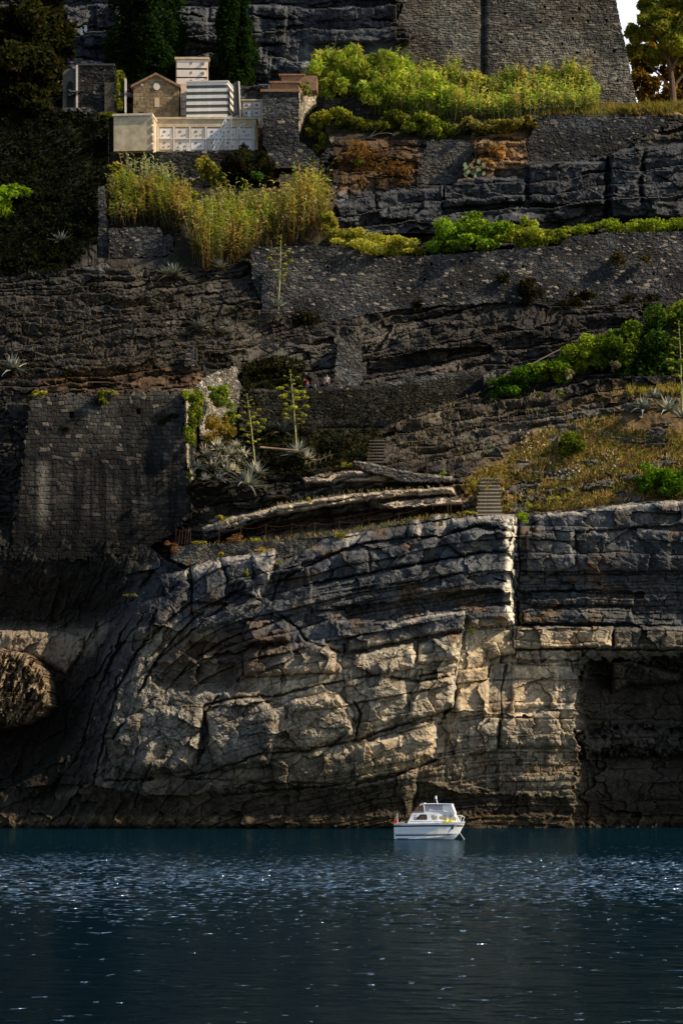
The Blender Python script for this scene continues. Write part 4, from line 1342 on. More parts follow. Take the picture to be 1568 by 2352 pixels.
part_of(prism_px([(598, Yp - .3), (688, Yp - .3), (692, Yp + 3), (604, Yp + 3)], 205, 211, Yp).build('capping_slab', TERRA), pil)
part_of(prism_px([(622, Yp + 1), (684, Yp + 1), (690, Yp + 3), (626, Yp + 3)], 190, 205, Yp + 1).build('step_block', TERRA), pil)
part_of(prism_px([(618, Yp + .8), (688, Yp + .8), (694, Yp + 3.4), (624, Yp + 3.4)], 186, 190, Yp + 1).build('capping_slab', TERRA), pil)
part_of(prism_px([(646, Yp + 3), (728, Yp + 3), (730, Yp + 6), (650, Yp + 6)], 173, 206, Yp + 3).build('step_block', TERRA), pil)
part_of(prism_px([(640, Yp + 2.8), (700, Yp + 2.8), (704, Yp + 6.2), (645, Yp + 6.2)], 169.5, 173, Yp + 3).build('capping_slab', TERRA), pil)
fk = wall('sunlit_flank', None, [(685, 212), (726, 178), (727, 236), (700, 262), (690, 300), (686, 300)], lambda x, y: 304.4 + (x - 685) * .13, thick=1.4, rowh=.24, bw=.45, base=(.36, .30, .22), pale=(.5, .42, .3), ppale=.15, seed=365, rough_edge=3)  # pillar stone coloured pale here to paint its sunlit side
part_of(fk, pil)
fk['label'] = 'right side of the pillar, coloured pale as in sunlight'
# gatehouse at left ----------------------------------------------------------
Yg = 311.5
t = empty('gatehouse', p1(218, 260, Yg), 'small dark rubble gatehouse with flat top left of the chapel', 'stone building')
gw = wall('front_wall', None, [(176, 150), (262, 148), (264, 262), (176, 262)], Yg, thick=4, rowh=.26, bw=.42, base=(.075, .07, .066), pale=(.3, .25, .19), ppale=.05, seed=511, rough_edge=2)
part_of(gw, t)
prism_px([(174, Yg - .2), (264, Yg - .2), (268, Yg + 4.2), (180, Yg + 4.2)], 146, 150, Yg).build('roof_slab', DKSLAB, t)
prism_px([(240, Yg - .35), (263, Yg - .35), (265, Yg + .1), (240, Yg + .1)], 190, 262, Yg).build('pilaster', PILST, t)
prism_px([(174.5, Yg - .3), (179, Yg - .3), (179, Yg + .1), (174.5, Yg + .1)], 150, 262, Yg).build('pilaster', SLAB, t)
prism_px([(286, Yg - .4), (290.5, Yg - .4), (291, Yg + 1), (287, Yg + 1)], 182, 262, Yg).build('gate_post', SLAB, t)
g2 = empty('wall_tomb', p1(160, 255, Yg), 'weathered tomb front with an arched niche at the far left of the cemetery', 'tomb')
prism_px([(144, Yg + .2), (174, Yg + .2), (174, Yg + 2), (148, Yg + 2)], 156, 255, Yg).build('body', GREYM, g2)
m = MB()
ar = [(xx(154, Yg), zz(250, Yg)), (xx(168, Yg), zz(250, Yg))] + [(xx(161 + 7 * math.cos(a), Yg), zz(195 - 10 * math.sin(a), Yg)) for a in np.linspace(0, math.pi, 7)]
m.extr(ar, Yg + .05, Yg + .5)
m.build('arched_niche', DARKM, g2)
m = MB()
m.box(xx(287.5, Yg), xx(291, Yg), Yg - .9, Yg - .6, zz(261, Yg), zz(244, Yg))
tv = m.build('grave_vase', WHITEP)
tag(tv, 'white grave vase with red flowers beside the gate post', 'vase')
fl2 = bush('red_flowers', None, [(289.5, 242, Yg - .75, 3, 2.6)], 40, .07, (.5, .03, .03), k=3)
part_of(fl2, tv)
for i, (px, py, h) in enumerate(((187, 70, 16), (197, 62, 10))):
    m = MB()
    Yq = 317.
    m.box(xx(px - 3, Yq), xx(px + 3, Yq), Yq - .2, Yq + .3, zz(py + 10, Yq), zz(py, Yq)).box(xx(px - 1.6, Yq), xx(px + 1.6, Yq), Yq - .1, Yq + .2, zz(py, Yq), zz(py - h * .5, Yq))
    tag(m.build('grave_marker', WHITEP), ('lower white grave marker high among the trees at upper left', 'upper tiny white grave marker high among the trees at upper left')[i], 'grave marker')
# ================================================================== PLANTS
def strips(S, D, L, W, droop, segs, c0, c1, taper=.7, side=None, belly=0.):
    """curved tapering blades: start S, unit dir D, length L, width W, sag droop"""
    n = len(S)
    L, W, droop = [np.broadcast_to(np.asarray(a, float), (n,)) for a in (L, W, droop)]
    if side is None:
        side = np.cross(D, RNG.normal(size=(n, 3)))
    side = side / (np.linalg.norm(side, axis=1)[:, None] + 1e-9)
    V, C = [], []
    for i in range(segs + 1):
        t = i / segs
        p = S + D * (L * t)[:, None] + np.array([0, 0, -1.]) * (L * droop * t * t)[:, None]
        prof = ((1 - t) ** taper) * (1 if belly == 0 else (1 - belly) + belly * math.sin(math.pi * min(t * 1.4 + .12, 1)))
        w = (W * prof / 2)[:, None] * side
        V += [p - w, p + w]
        c = c0 * (1 - t) + c1 * t
        C += [c, c]
    V = np.stack(V, 1).reshape(-1, 3)
    C = np.stack(C, 1).reshape(-1, 3)
    k = 2 * (segs + 1)
    F = []
    for i in range(segs):
        b = np.arange(n) * k + 2 * i
        F.append(np.stack([b, b + 1, b + 3, b + 2], 1))
    return V, np.concatenate(F), C


def scatter(poly, n):
    xs = [p[0] for p in poly]
    ys = [p[1] for p in poly]
    x = RNG.uniform(min(xs), max(xs), n * 4)
    y = RNG.uniform(min(ys), max(ys), n * 4)
    m = inpoly(x, y, poly)
    return x[m][:n], y[m][:n]


def unit(a):
    return a / np.linalg.norm(a, axis=1)[:, None]


def reeds(name, label, poly, n, hmin, hmax, green, yellow, brown, nl=12, dY=-.4, leafl=(.5, 1.0), wid=.09, group=None, cat='reeds', kind='stuff', clump=26, pyel=.3, hfun=None):
    x, y = scatter(poly, n)
    n = len(x)
    base = P(x, y, hY(x, y) + dY)
    cl = .55 + .75 * vn(x / clump, y / clump, 3)
    h = RNG.uniform(hmin, hmax, n) * cl
    if hfun is not None:
        h = h * hfun(x, y)
    lean = np.stack([RNG.normal(0, .10, n), RNG.normal(-.05, .08, n), np.ones(n)], 1)
    lean = unit(lean)
    var = (.65 + .7 * RNG.random(n))[:, None]
    patch = sst(.35, .75, vn(x / 34., y / 20., 12) + .25 * RNG.normal(size=n) + (pyel - .3))[:, None]
    top = (np.array(green) * (1 - patch) + np.array(yellow) * patch) * var
    old = RNG.random(n) < .13                              # dead canes
    top[old] = np.array((.36, .28, .15)) * var[old]
    lean[old] = unit(lean[old] + RNG.normal(0, .22, (old.sum(), 3)))
    bro = np.array(brown) * var
    parts = [strips(base, lean, h, .07, .02, 3, bro, top, .4)]
    idx = np.repeat(np.arange(n), nl)
    t = np.tile(np.linspace(.3, 1., nl), n) + RNG.normal(0, .05, n * nl)
    st = base[idx] + lean[idx] * (h[idx] * t)[:, None]
    az = RNG.uniform(0, 2 * np.pi, n * nl)
    el = RNG.uniform(.35, 1.25, n * nl)
    D = np.stack([np.cos(az) * np.cos(el), np.sin(az) * np.cos(el), np.sin(el)], 1)
    tt = np.clip((t - .15) / .75, 0, 1)[:, None]
    c = bro[idx] * (1 - tt) + top[idx] * tt
    c = c * (.75 + .5 * RNG.random(n * nl))[:, None]
    parts.append(strips(st, D, RNG.uniform(*leafl, n * nl) * (1.2 - .35 * t), wid, RNG.uniform(.25, .8, n * nl), 3, c, c * 1.15, .7))
    V, F, C = merge(parts)
    o = npmesh(name, V, F, REED, C)
    tag(o, label, cat, group, kind)
    return o


def grass(name, label, poly, n, h, cols, w=.05, dY=-.1, kind='stuff', cat='grass', Yf=None, lean=.35, thin=0., pat=False):
    x, y = scatter(poly, n)
    if pat:
        k = fbm(x / 80., y / 26., 611, 4) > -.27 + .06 * RNG.normal(size=len(x))
        x, y = x[k], y[k]
    k = vn(x / 30., y / 16., 61) + .3 * RNG.normal(size=len(x)) * .5 > thin
    x, y = x[k], y[k]
    n = len(x)
    Yg = hY(x, y) if Yf is None else Yf(x, y)
    base = P(x, y, Yg + dY)
    D = unit(np.stack([RNG.normal(0, lean, n), RNG.normal(-.1, lean, n), np.ones(n)], 1))
    k = (vn(x / 16., y / 9., 5) * len(cols) * 1.2 + RNG.normal(0, .5, n)).astype(int) % len(cols)
    c = np.array(cols)[k] * (.6 + .8 * RNG.random(n))[:, None]
    hh = RNG.uniform(.5, 1.3, n) * h * (.5 + vn(x / 12., y / 7., 9))
    V, F, C = strips(base, D, hh, w, .15, 2, c * .8, c, .5)
    o = npmesh(name, V, F, DRY, C)
    return tag(o, label, cat, None, kind)


# ------------------------------------------------------------------ agaves
AG_GREY = (.30, .33, .30)


def agave(label, px, py, dia, n=34, col=AG_GREY, dY=-.9, flower=None, pale=.0, group='agaves on the slope', Y=None, seed=0, flat=0.):
    global RNG
    Yb = float(hY(px, py)) + dY if Y is None else Y
    base = np.array(p1(px, py, Yb))
    Rm = dia * .60 * Yb / FPX
    az = np.arange(n) * 2.39996 + RNG.uniform(0, 6)
    q = np.arange(n) / n
    el = .12 + (1.25 - flat) * q + RNG.normal(0, .12, n)
    D = np.stack([np.cos(az) * np.cos(el), np.sin(az) * np.cos(el), np.sin(el)], 1)
    L = Rm * (1.12 - .35 * q) * RNG.uniform(.8, 1.15, n)
    S = base + D * .06 + np.array([0, 0, .12 * Rm])
    side = np.cross(D, np.array([0, 0, 1.]))
    c = np.ones((n, 3)) * np.array(col) * (.65 + .6 * RNG.random(n))[:, None]
    m = RNG.random(n) < pale
    c[m] = np.array((.85, .80, .66)) * (.7 + .5 * RNG.random(m.sum()))[:, None]  # random leaves coloured pale to stand for leaves catching the sun
    dead = (q < .22) & (RNG.random(n) < .5)
    c[dead] = np.array((.16, .11, .06))
    dr = RNG.uniform(.1, .55, n) * (1.1 - q)
    # two halves per leaf give the leaf a folded keel
    up = np.cross(side, D)
    V1, F1, C1 = strips(S, D, L, .20 * Rm + .05, dr, 6, c * .8, c * 1.1, .85, side + .35 * up, .5)
    V2, F2, C2 = strips(S, D, L, .20 * Rm + .05, dr, 6, c * .75, c * 1.05, .85, side - .35 * up, .5)
    V, F, C = merge([(V1, F1, C1), (V2, F2, C2)])
    if flower is None:
        o = npmesh('agave', V, F, AGAVE, C, origin=base)
        return tag(o, label, 'agave', group)
    root = empty('flowering_agave', Vector(base), label, 'agave', group)
    npmesh('rosette', V, F, AGAVE, C, root, origin=base)
    tx, ty, ncl, csz = flower
    tip = np.array(p1(tx, ty, Yb))
    mid = (base + tip) / 2 + np.array([.08, 0, 0])
    H = tip[2] - base[2]
    ps = [base + np.array([0, 0, .1]), base * .7 + tip * .3 + np.array([.05, 0, 0]), base * .35 + tip * .65 + np.array([.06, 0, 0]), tip]
    V, F = tube_np(ps, [.10, .085, .06, .025], 7)
    gc = np.ones((len(V), 3)) * np.array((.36, .34, .13))
    stalk = npmesh('flower_stalk', V, F, BARK, gc, root, origin=base)
    pal = RNG
    for i in range(ncl):
        f = i / (ncl - 1.)
        t = 1.0 - .62 * f
        pt = base * (1 - t) + tip * t + np.array([.06 * math.sin(t * 3.1), 0, 0])
        r = csz * Yb / FPX * (.25 + 1.0 * min(f * 1.9, 1)) * (1 - .25 * max(0, f - .7) / .3)
        a = i * 2.4 + .3 + RNG.normal() * .4
        t += RNG.normal() * .012
        r *= RNG.uniform(.75, 1.2)
        e = pt + np.array([math.cos(a) * r * 1.9, math.sin(a) * r * 1.9, r * .35 + .05])
        if f < .04:
            e = pt
        Vb, Fb = tube_np([pt, (pt + e) / 2 - np.array([0, 0, r * .12]), e], [.035, .03, .02], 4)
        rr = max(r * .46, .10)
        pts, d, _ = ell_points([(e[0], e[1], e[2] + rr * .2, rr, rr, rr * .36)], 60, .3)
        cc = leafcols(60, (.46, .46, .05), .3, (.28, .34, .05), .45)
        Vl, Fl, Cl = leaves(pts, d + np.array([0, 0, .4]), rr * .42, cc * (.7 + .5 * RNG.random()), 1.5)
        V, F, C = merge([(Vb, Fb, np.ones((len(Vb), 3)) * np.array((.22, .2, .08))), (Vl, Fl, Cl)])
        npmesh('flower_cluster', V, F, LEAF, C, stalk, origin=pt)
    return root


agave('lone grey agave among dark scrub left of the tall narrow wall end', 140, 562, 66, 30)
agave('large grey agave at the far left edge above the bastion', 28, 856, 84, 34, pale=.1)
agave('wide drooping agave hanging over the rocks left of the brown reeds\' foot', 398, 642, 82, 44)
agave('spiky agave at the foot of the brown reeds', 504, 622, 58, 30)
agave('agave on the rock ledge halfway up the middle slope', 462, 758, 66, 34)
agave('smaller dim agave low on the ledge right of another, middle slope', 520, 752, 40, 24)
agave('flowering agave whose yellow stalk rises in front of the long terrace wall', 638, 712, 62, 34, flower=(645, 540, 22, 9), dY=-2.5, pale=.1)
agave('agave in the reeds with a thin faded flower stalk', 492, 612, 40, 20, flower=(484, 432, 16, 6), dY=-1.6)
agave('flowering agave with a tall yellow-green stalk beside the ivy', 588, 1096, 76, 36, flower=(567, 905, 24, 12), dY=-3.2, pale=.15)
agave('flowering agave with the tallest yellow-green stalk, right of the ivy', 682, 1050, 84, 34, flower=(666, 850, 30, 13), dY=-2.2, pale=.15)
agave('big grey agave sprawling lowest on the slope below the flowering pair', 566, 1124, 108, 40, dY=-2.8, pale=.05)
agave('dark agave half hidden behind the two flowering stalks', 648, 1002, 84, 30, col=(.08, .095, .09))
agave('dim agave in shade just left of the tallest flower stalk', 615, 995, 60, 26, col=(.08, .095, .09))
agave('shaded agave right of the tallest flower stalk', 715, 1000, 54, 22, col=(.07, .085, .08))
for i, (x, y, d) in enumerate([(470, 1050, 62), (500, 1040, 66), (530, 1052, 64), (455, 1080, 56), (488, 1082, 66), (522, 1090, 60), (548, 1066, 54), (505, 1110, 54), (470, 1106, 46), (540, 1032, 48), (484, 1064, 60), (516, 1072, 60), (536, 1088, 56), (498, 1058, 52), (560, 1050, 50)]):
    agave('agave, leaves coloured pale as in sunlight, packed in the dense clump beside the bastion corner', x, y, d, 30, dY=-3.9 + .25 * (i % 4), pale=.6, col=(.30, .30, .24), group='pale agaves in the dense clump')
agave('dry twisted agave right of the tallest flowering one', 706, 1062, 60, 24, dY=-2.4, col=(.2, .17, .12), pale=.3)
agave('big blue-grey agave at the right edge with bright sunlit leaves', 1532, 950, 88, 34, dY=-3., pale=.45)
agave('blue-grey agave left of the bigger one near the right edge', 1476, 945, 76, 34, dY=-2.8, pale=.25)
agave('grey agave topmost of those near the right edge', 1500, 918, 62, 28, dY=-2.2, pale=.15)
agave('flowering agave cut by the right edge, its stalk rising past the green bushes', 1566, 965, 62, 26, flower=(1558, 738, 22, 12), dY=-2.5)

# fallen pole and dead flower stalk
mk = MB().tube([p1(597, 1027, 268.6), p1(640, 1031, 268.5), p1(682, 1034, 268.4)], [.10, .09, .07], 6)
tag(mk.build('wooden_pole', flat_mat('grey_wood', (.26, .19, .13), .9, .1, .3), smooth=True), 'bare wooden pole lying level behind the flowering agaves', 'pole')
mk = MB().tube([p1(700, 1066, 268.2), p1(735, 1055, 268.1), p1(765, 1043, 268.0)], [.06, .05, .02], 5)
for k in range(9):
    a = p1(712 + 6.2 * k, 1062 - 2.3 * k, 268.1)
    mk.tube([a, a + Vector((.25 * (k % 2 - .3), -.1, .5 * (1 if k % 2 else -1)))], [.03, .012], 4)
tag(mk.build('dead_flower_stalk', flat_mat('dry_stalk', (.24, .17, .10), .9, .1, .3)), 'fallen dry agave flower stalk with withered side branches', 'dead plant')

# ------------------------------------------------------------------ reeds
GR, YE, BR = (.30, .42, .05), (.48, .48, .12), (.17, .11, .04)
reeds('reed_thicket', 'tall bright green cane thicket below the castle tower',
      [(712, 205), (780, 200), (850, 190), (950, 195), (1060, 205), (1200, 205), (1345, 205), (1378, 258), (1250, 262), (1100, 275), (960, 282), (850, 262), (730, 240)], 2100, 2.2, 3.9, GR, YE, (.13, .15, .04), 15, dY=-1.0, pyel=.34, wid=.13, hfun=lambda x, y: np.interp(x, [710, 760, 800, 850, 900, 960, 1000, 1050, 1100, 1160, 1220, 1320, 1360, 1385], [.75, 1.25, 1.2, 1.05, 1.15, 1.1, .85, 1., .7, .8, .85, 1.05, .95, .6]))
reeds('reed_thicket', 'feathery golden cane thicket standing above the left end of the long terrace wall',
      [(440, 560), (520, 545), (640, 530), (735, 500), (750, 545), (700, 562), (590, 570), (575, 600), (480, 625), (440, 600)], 1300, 3.4, 6.0, (.30, .37, .06), (.50, .38, .12), (.085, .045, .018), 14, dY=-1.6, pyel=.24, wid=.12)
reeds('reed_thicket', 'low brown cane thicket with green tips below the cemetery wall',
      [(250, 470), (330, 470), (430, 480), (445, 520), (400, 530), (340, 515), (255, 520)], 700, 2.2, 3.8, (.24, .29, .04), (.42, .31, .08), (.03, .018, .009), 14, pyel=.2, dY=-1.2)  # brown canes, their feet darkened to paint the shadow low down
reeds('reed_clump', 'few pale green canes standing in front of the low cemetery wall', [(290, 418), (405, 425), (405, 440), (290, 435)], 40, 2.0, 3.6, (.42, .50, .28), (.5, .52, .26), (.14, .16, .08), 14, dY=-2.5, kind='stuff')
reeds('reed_clump', 'short fringe of canes at the left end of the cane thicket beside the dark wall', [(690, 215), (760, 170), (800, 190), (740, 240)], 160, 2., 3.6, GR, YE, (.08, .07, .03), 11, dY=-1.6)

# ------------------------------------------------------------------ trees
def cypress(label, px0, px1, pyt, pyb, Y, n, seed):
    s = Y / FPX
    cx = (px0 + px1) / 2
    root = empty('cypress_tree', p1(cx, pyb, Y), label, 'cypress tree', 'dark cypresses behind the cemetery')
    a, b = p1(cx, pyb, Y), p1(cx, pyt + 30, Y)
    V, F = tube_np([a, a.lerp(b, .5), b], [.35, .25, .08], 8)
    npmesh('trunk', V, F, BARK, np.ones((len(V), 3)) * np.array((.08, .06, .045)), root)
    bl = []
    W = (px1 - px0) / 2 * s
    for i in range(150):
        t = RNG.random()
        prof = min(1., (1 - t) * (1.15 if seed == 4 else 1.9) + (.10 if seed == 4 else .25)) ** .75 * min(1., .62 + t * 2.5)
        an = RNG.uniform(0, 2 * math.pi)
        rr = W * prof * (.48 + .42 * RNG.random())
        z = a.z + (b.z - a.z + 1.2) * t
        r = W * .22 * (.7 + .7 * RNG.random())
        bl.append((a.x + math.cos(an) * rr, Y + math.sin(an) * rr, z, r, r, r * 1.9))
    pts, d, k = ell_points(bl, n, .35)
    c = leafcols(n, (.014, .032, .007), .45) * (.6 + .8 * h2(k, k * 0, seed))[:, None]
    V, F, C = leaves(pts, d + np.array([0, 0, .5]), .26, c, 2.4, .6)
    npmesh('crown', V, F, LEAF, C, root)


cypress('broad dark cypress behind the chapel', 246, 426, -120, 205, 318., 26000, 3)
cypress('slimmer dark cypress right of the chapel with a sunlit edge', 474, 596, -70, 205, 317., 17000, 4)


def broadtree(label, trunk, limbs, blobs, n, base, alt, palt, size, cat, k=12, name='broadleaf_tree', aspect=2., f=.4, r0=.35):
    root = empty(name, Vector(trunk[0]), label, cat)
    V, F = tube_np(trunk, list(np.linspace(r0, r0 * .45, len(trunk))), 8)
    parts = [(V, F, np.ones((len(V), 3)) * np.array((.13, .08, .05)))]
    for l in limbs:
        V, F = tube_np(l, list(np.linspace(r0 * .5, .04, len(l))), 6)
        parts.append((V, F, np.ones((len(V), 3)) * np.array((.13, .08, .05))))
    V, F, C = merge(parts)
    npmesh('trunk', V, F, BARK, C, root)
    bl = subblobs([pblob(*b) for b in blobs], k, f, .95)
    pts, d, kk = ell_points(bl, n, .4)
    c = leafcols(n, base, .4, alt, palt) * (.55 + .9 * h2(kk, kk * 0, 8))[:, None]
    V, F, C = leaves(pts, d + np.array([0, 0, .5]), size, c, aspect)
    npmesh('crown', V, F, LEAF, C, root)


Yp_ = 329.
q = lambda x, y, d=0: p1(x, y, Yp_ + d)
broadtree('umbrella pine with forked reddish trunk right of the castle tower', [q(1546, 238), q(1543, 190), q(1538, 150), q(1530, 128)],
          [[q(1540, 160), q(1560, 120), q(1580, 80)], [q(1532, 130), q(1505, 95), q(1480, 70)], [q(1534, 136), q(1540, 90), q(1550, 50)], [q(1545, 200), q(1572, 165), q(1600, 140)], [q(1540, 200), q(1512, 170), q(1490, 150)]],
          [(1500, 50, Yp_, 52, 36), (1560, 20, Yp_, 60, 44), (1590, 90, Yp_, 60, 40), (1480, 90, Yp_, 34, 26), (1545, 90, Yp_ - 1, 42, 30), (1510, 10, Yp_, 44, 32), (1640, 40, Yp_, 60, 50), (1465, 120, Yp_ + 1, 26, 30), (1466, 72, Yp_, 26, 24), (1530, 130, Yp_ + 2, 50, 24), (1570, 60, Yp_ - 2, 60, 50)], 44000,
          (.22, .28, .035), (.42, .34, .06), .35, .30, 'pine tree', 12, 'pine_tree', 3., .36, .42)
broadtree('rusty brown tree behind the pine trunk at the right edge', [p1(1500, 245, 336), p1(1500, 190, 336)], [],
          [(1480, 190, 336, 34, 46), (1530, 175, 338, 46, 46), (1590, 190, 337, 46, 50), (1640, 170, 337, 50, 60), (1468, 150, 340, 26, 40), (1500, 130, 339, 50, 40), (1560, 130, 339, 50, 50), (1490, 215, 336, 40, 26), (1560, 215, 336, 60, 26)], 20000, (.15, .10, .02), (.27, .17, .03), .3, .26, 'tree', 10)
Yl_ = 311.
broadtree('large shadowy evergreen with rusty foliage in the upper left corner', [p1(40, 300, Yl_), p1(45, 180, Yl_), p1(50, 60, Yl_)], [[p1(45, 180, Yl_), p1(100, 100, Yl_)], [p1(45, 150, Yl_), p1(-20, 80, Yl_)]],
          [(40, 40, Yl_, 100, 80), (110, 60, Yl_, 62, 70), (20, 150, Yl_, 90, 80), (100, 170, Yl_ - 1, 56, 60), (140, 100, Yl_, 40, 40), (60, -40, Yl_, 110, 60), (-60, 80, Yl_, 100, 110), (60, 230, Yl_, 80, 40), (-60, 220, Yl_, 90, 50)], 30000,
          (.026, .030, .009), (.075, .045, .018), .08, .3, 'evergreen tree', 14, 'evergreen_tree', 1.8, .36)

# ------------------------------------------------------------------ bushes on the long bank
BG = (.09, .17, .02)
YG = (.28, .28, .04)


def Yat(x, y, d):
    return float(hY(x, y)) + d


bush('shrub', 'pale yellow-green shrub mound sagging over the dip in the terrace wall', [(860, 560, 293.2, 70, 26), (920, 562, 293.4, 62, 22), (815, 548, 293.8, 60, 24)], 7500, .16, YG, (.33, .32, .08), .4, group='shrubs on the long bank')
bush('shrub', 'yellowish low shrub between the cane thicket and the sagging mound', [(775, 538, 294.2, 48, 30), (750, 505, 295, 26, 22)], 3400, .17, (.22, .24, .03), (.3, .2, .07), .3, group='shrubs on the long bank')
bush('shrub', 'tallest bright green leafy bush on the long bank', [(1030, 540, 293.6, 50, 34), (1075, 515, 294., 46, 30), (1120, 535, 293.6, 56, 36), (1005, 562, 293.3, 44, 18), (1080, 560, 293.2, 60, 20)], 8500, .2, BG, (.22, .30, .02), .4, group='shrubs on the long bank')
bush('shrub', 'green bush with upright shoots right of the tallest one on the bank', [(1185, 545, 293.6, 52, 28), (1245, 545, 293.6, 58, 24), (1212, 522, 294, 24, 24), (1285, 540, 293.8, 34, 16)], 6000, .17, (.14, .20, .02), YG, .45, group='shrubs on the long bank')
bush('shrub', 'low strip of light green creepers along the right end of the terrace wall', [(1330, 527, 294.4, 46, 13), (1400, 518, 294.4, 50, 17), (1470, 518, 294.4, 50, 14), (1540, 512, 294.4, 50, 16), (1620, 508, 294.6, 60, 16)], 5200, .15, (.20, .24, .025), (.12, .19, .015), .4, group='shrubs on the long bank')
bush('cane_mound', 'big bushy mound of leafy canes spilling down at the left end of the green terrace', [(742, 165, 313., 42, 44), (785, 135, 313.5, 42, 40), (835, 165, 313., 50, 46), (890, 150, 313.5, 46, 34), (875, 215, 311.5, 54, 36), (945, 200, 312., 60, 44), (1010, 215, 312., 60, 36), (770, 205, 312.5, 40, 30)], 11000, .34, (.18, .26, .03), (.36, .36, .07), .35, cat='canes', aspect=4.5, k=14, f=.32)
for i, (b, lb) in enumerate([
        ([(725, 290, 0, 38, 34), (745, 340, 0, 26, 30)], 'loose yellow-green bush spilling down right of the stepped pillar'),
        ([(800, 275, 0, 48, 22)], 'low green bush at the foot of the canes, above bare pale branches'),
        ([(885, 285, 0, 52, 28)], 'dark green bush under the middle of the cane thicket'),
        ([(980, 288, 0, 50, 26), (1020, 300, 0, 30, 20)], 'leafy green bush above the small grey wall remnant'),
        ([(1085, 290, 0, 46, 24)], 'shaggy half dry bush above the orange bare earth'),
        ([(1165, 285, 0, 48, 18), (1210, 280, 0, 26, 14)], 'low bush with dry tips at the left end of the upper ruined wall')]):
    bl = [(x, y, Yat(x, y, -1.3), rx, ry) for x, y, _, rx, ry in b]
    bush('shrub', lb, bl, 2600, .19, [(.22, .24, .03), (.14, .18, .02), (.07, .10, .012), (.10, .15, .014), (.10, .10, .03), (.13, .12, .03)][i], (.24, .2, .05), .25, group='bushes below the cane thicket')
mk = MB()
for (a, b, c) in (((838, 318), (868, 306), (888, 292)), ((846, 316), (862, 300), (858, 288)), ((868, 306), (890, 304), (905, 308))):
    mk.tube([p1(*a, 309.2), p1(*b, 309.1), p1(*c, 309.2)], [.07, .05, .02], 5)
tag(mk.build('dead_branch', flat_mat('bleached_wood', (.4, .32, .24), .9, .1, .3)), 'bleached bare branches under the canes', 'dead branch')
# dry earth bushes
bush('dry_shrub', 'sandy tan dry bush on the bare earth right of the wall remnant', [(1140, 345, 305.5, 24, 20), (1120, 375, 305.2, 22, 14)], 1500, .15, (.30, .17, .06), (.38, .26, .11), .4, cat='dry shrub')
bush('dry_shrub', 'dry russet scrub covering the slope below the upper bushes', [(840, 370, 305.2, 70, 40), (900, 400, 304.8, 50, 30), (800, 410, 304.8, 50, 26)], 3600, .17, (.11, .055, .02), (.16, .10, .035), .4, cat='dry shrub')
bush('shrub', 'small green weed in the russet scrub', [(822, 372, 303.6, 10, 6)], 120, .14, (.12, .2, .02))
# prickly pear
V_, F_, C_ = [], [], []
mk = MB()
for i in range(14):
    a, b = RNG.uniform(1066, 1112), RNG.uniform(370, 402)
    c = p1(a, b, 304.4 - RNG.random() * .6)
    an = RNG.uniform(-.8, .8)
    r = .26
    ring = [(c.x + math.cos(k * math.pi / 5) * r * .7 * math.cos(an) - math.sin(k * math.pi / 5) * r * math.sin(an), c.z + math.cos(k * math.pi / 5) * r * .7 * math.sin(an) + math.sin(k * math.pi / 5) * r * math.cos(an)) for k in range(10)]
    mk.extr(ring, c.y, c.y + .09)
mk.tube([p1(1090, 410, 304.3), p1(1088, 385, 304.2)], [.18, .1], 6)
tag(mk.build('prickly_pear', flat_mat('cactus_pad', (.30, .36, .18), .6, .3, .4, 2.), smooth=False), 'pale prickly pear cactus below the wall remnant', 'cactus')
# dark shrubs under the cemetery
bush('shrub', 'dark brown bramble mound covering the cemetery wall left of the pillar', [(560, 370, 303.2, 55, 44), (600, 400, 302.6, 46, 40), (540, 410, 302.8, 46, 30)], 6500, .17, (.022, .018, .010), (.03, .04, .012), .3)
bush('shrub', 'yellow-green bush standing alone in front of the cemetery wall', [(468, 372, 302.4, 22, 20), (478, 400, 302.3, 30, 28), (495, 420, 302.3, 20, 24)], 2400, .18, (.24, .20, .04), (.16, .2, .03), .4)
bush('shrub', 'bright yellow-green tuft at the corner where the thin wall begins', [(265, 388, 301.4, 22, 17), (290, 408, 301., 30, 18), (310, 425, 300.6, 26, 14)], 2600, .17, (.24, .24, .03), (.3, .2, .05), .3)
bush('shrub', 'green strip of leaves along the top of the low brown canes', [(360, 440, 298.6, 44, 14), (415, 442, 298.6, 40, 18), (320, 445, 298.8, 30, 10)], 2600, .16, (.17, .21, .02), (.26, .2, .04), .3)
bush('shrub', 'small green shrub in the dark right of the yellow bush', [(592, 402, 300.6, 16, 12)], 240, .15, (.06, .12, .02))
bush('shrub', 'sunlit green shrub at the left edge in the dark scrub', [(15, 455, 299.5, 42, 30), (50, 440, 299.8, 24, 16), (-10, 490, 299., 44, 34)], 3000, .2, (.12, .20, .012), (.2, .26, .02), .3)
bush('ivy', 'leafy ivy beside the gatehouse, left of the gate post', [(276, 190, 311.6, 13, 34), (272, 232, 311.4, 12, 30)], 1500, .15, (.22, .22, .03), (.12, .16, .02), .4, cat='ivy')
bush('shrub', 'tuft of green growing on the gatehouse terrace edge', [(248, 265, 309.4, 22, 10)], 500, .14, (.1, .13, .02), (.2, .15, .04), .3)
bush('shrub', 'small plant sprouting from the stepped pillar slabs', [(702, 196, 305.5, 14, 10), (706, 212, 305.2, 9, 12)], 420, .13, (.14, .15, .03))
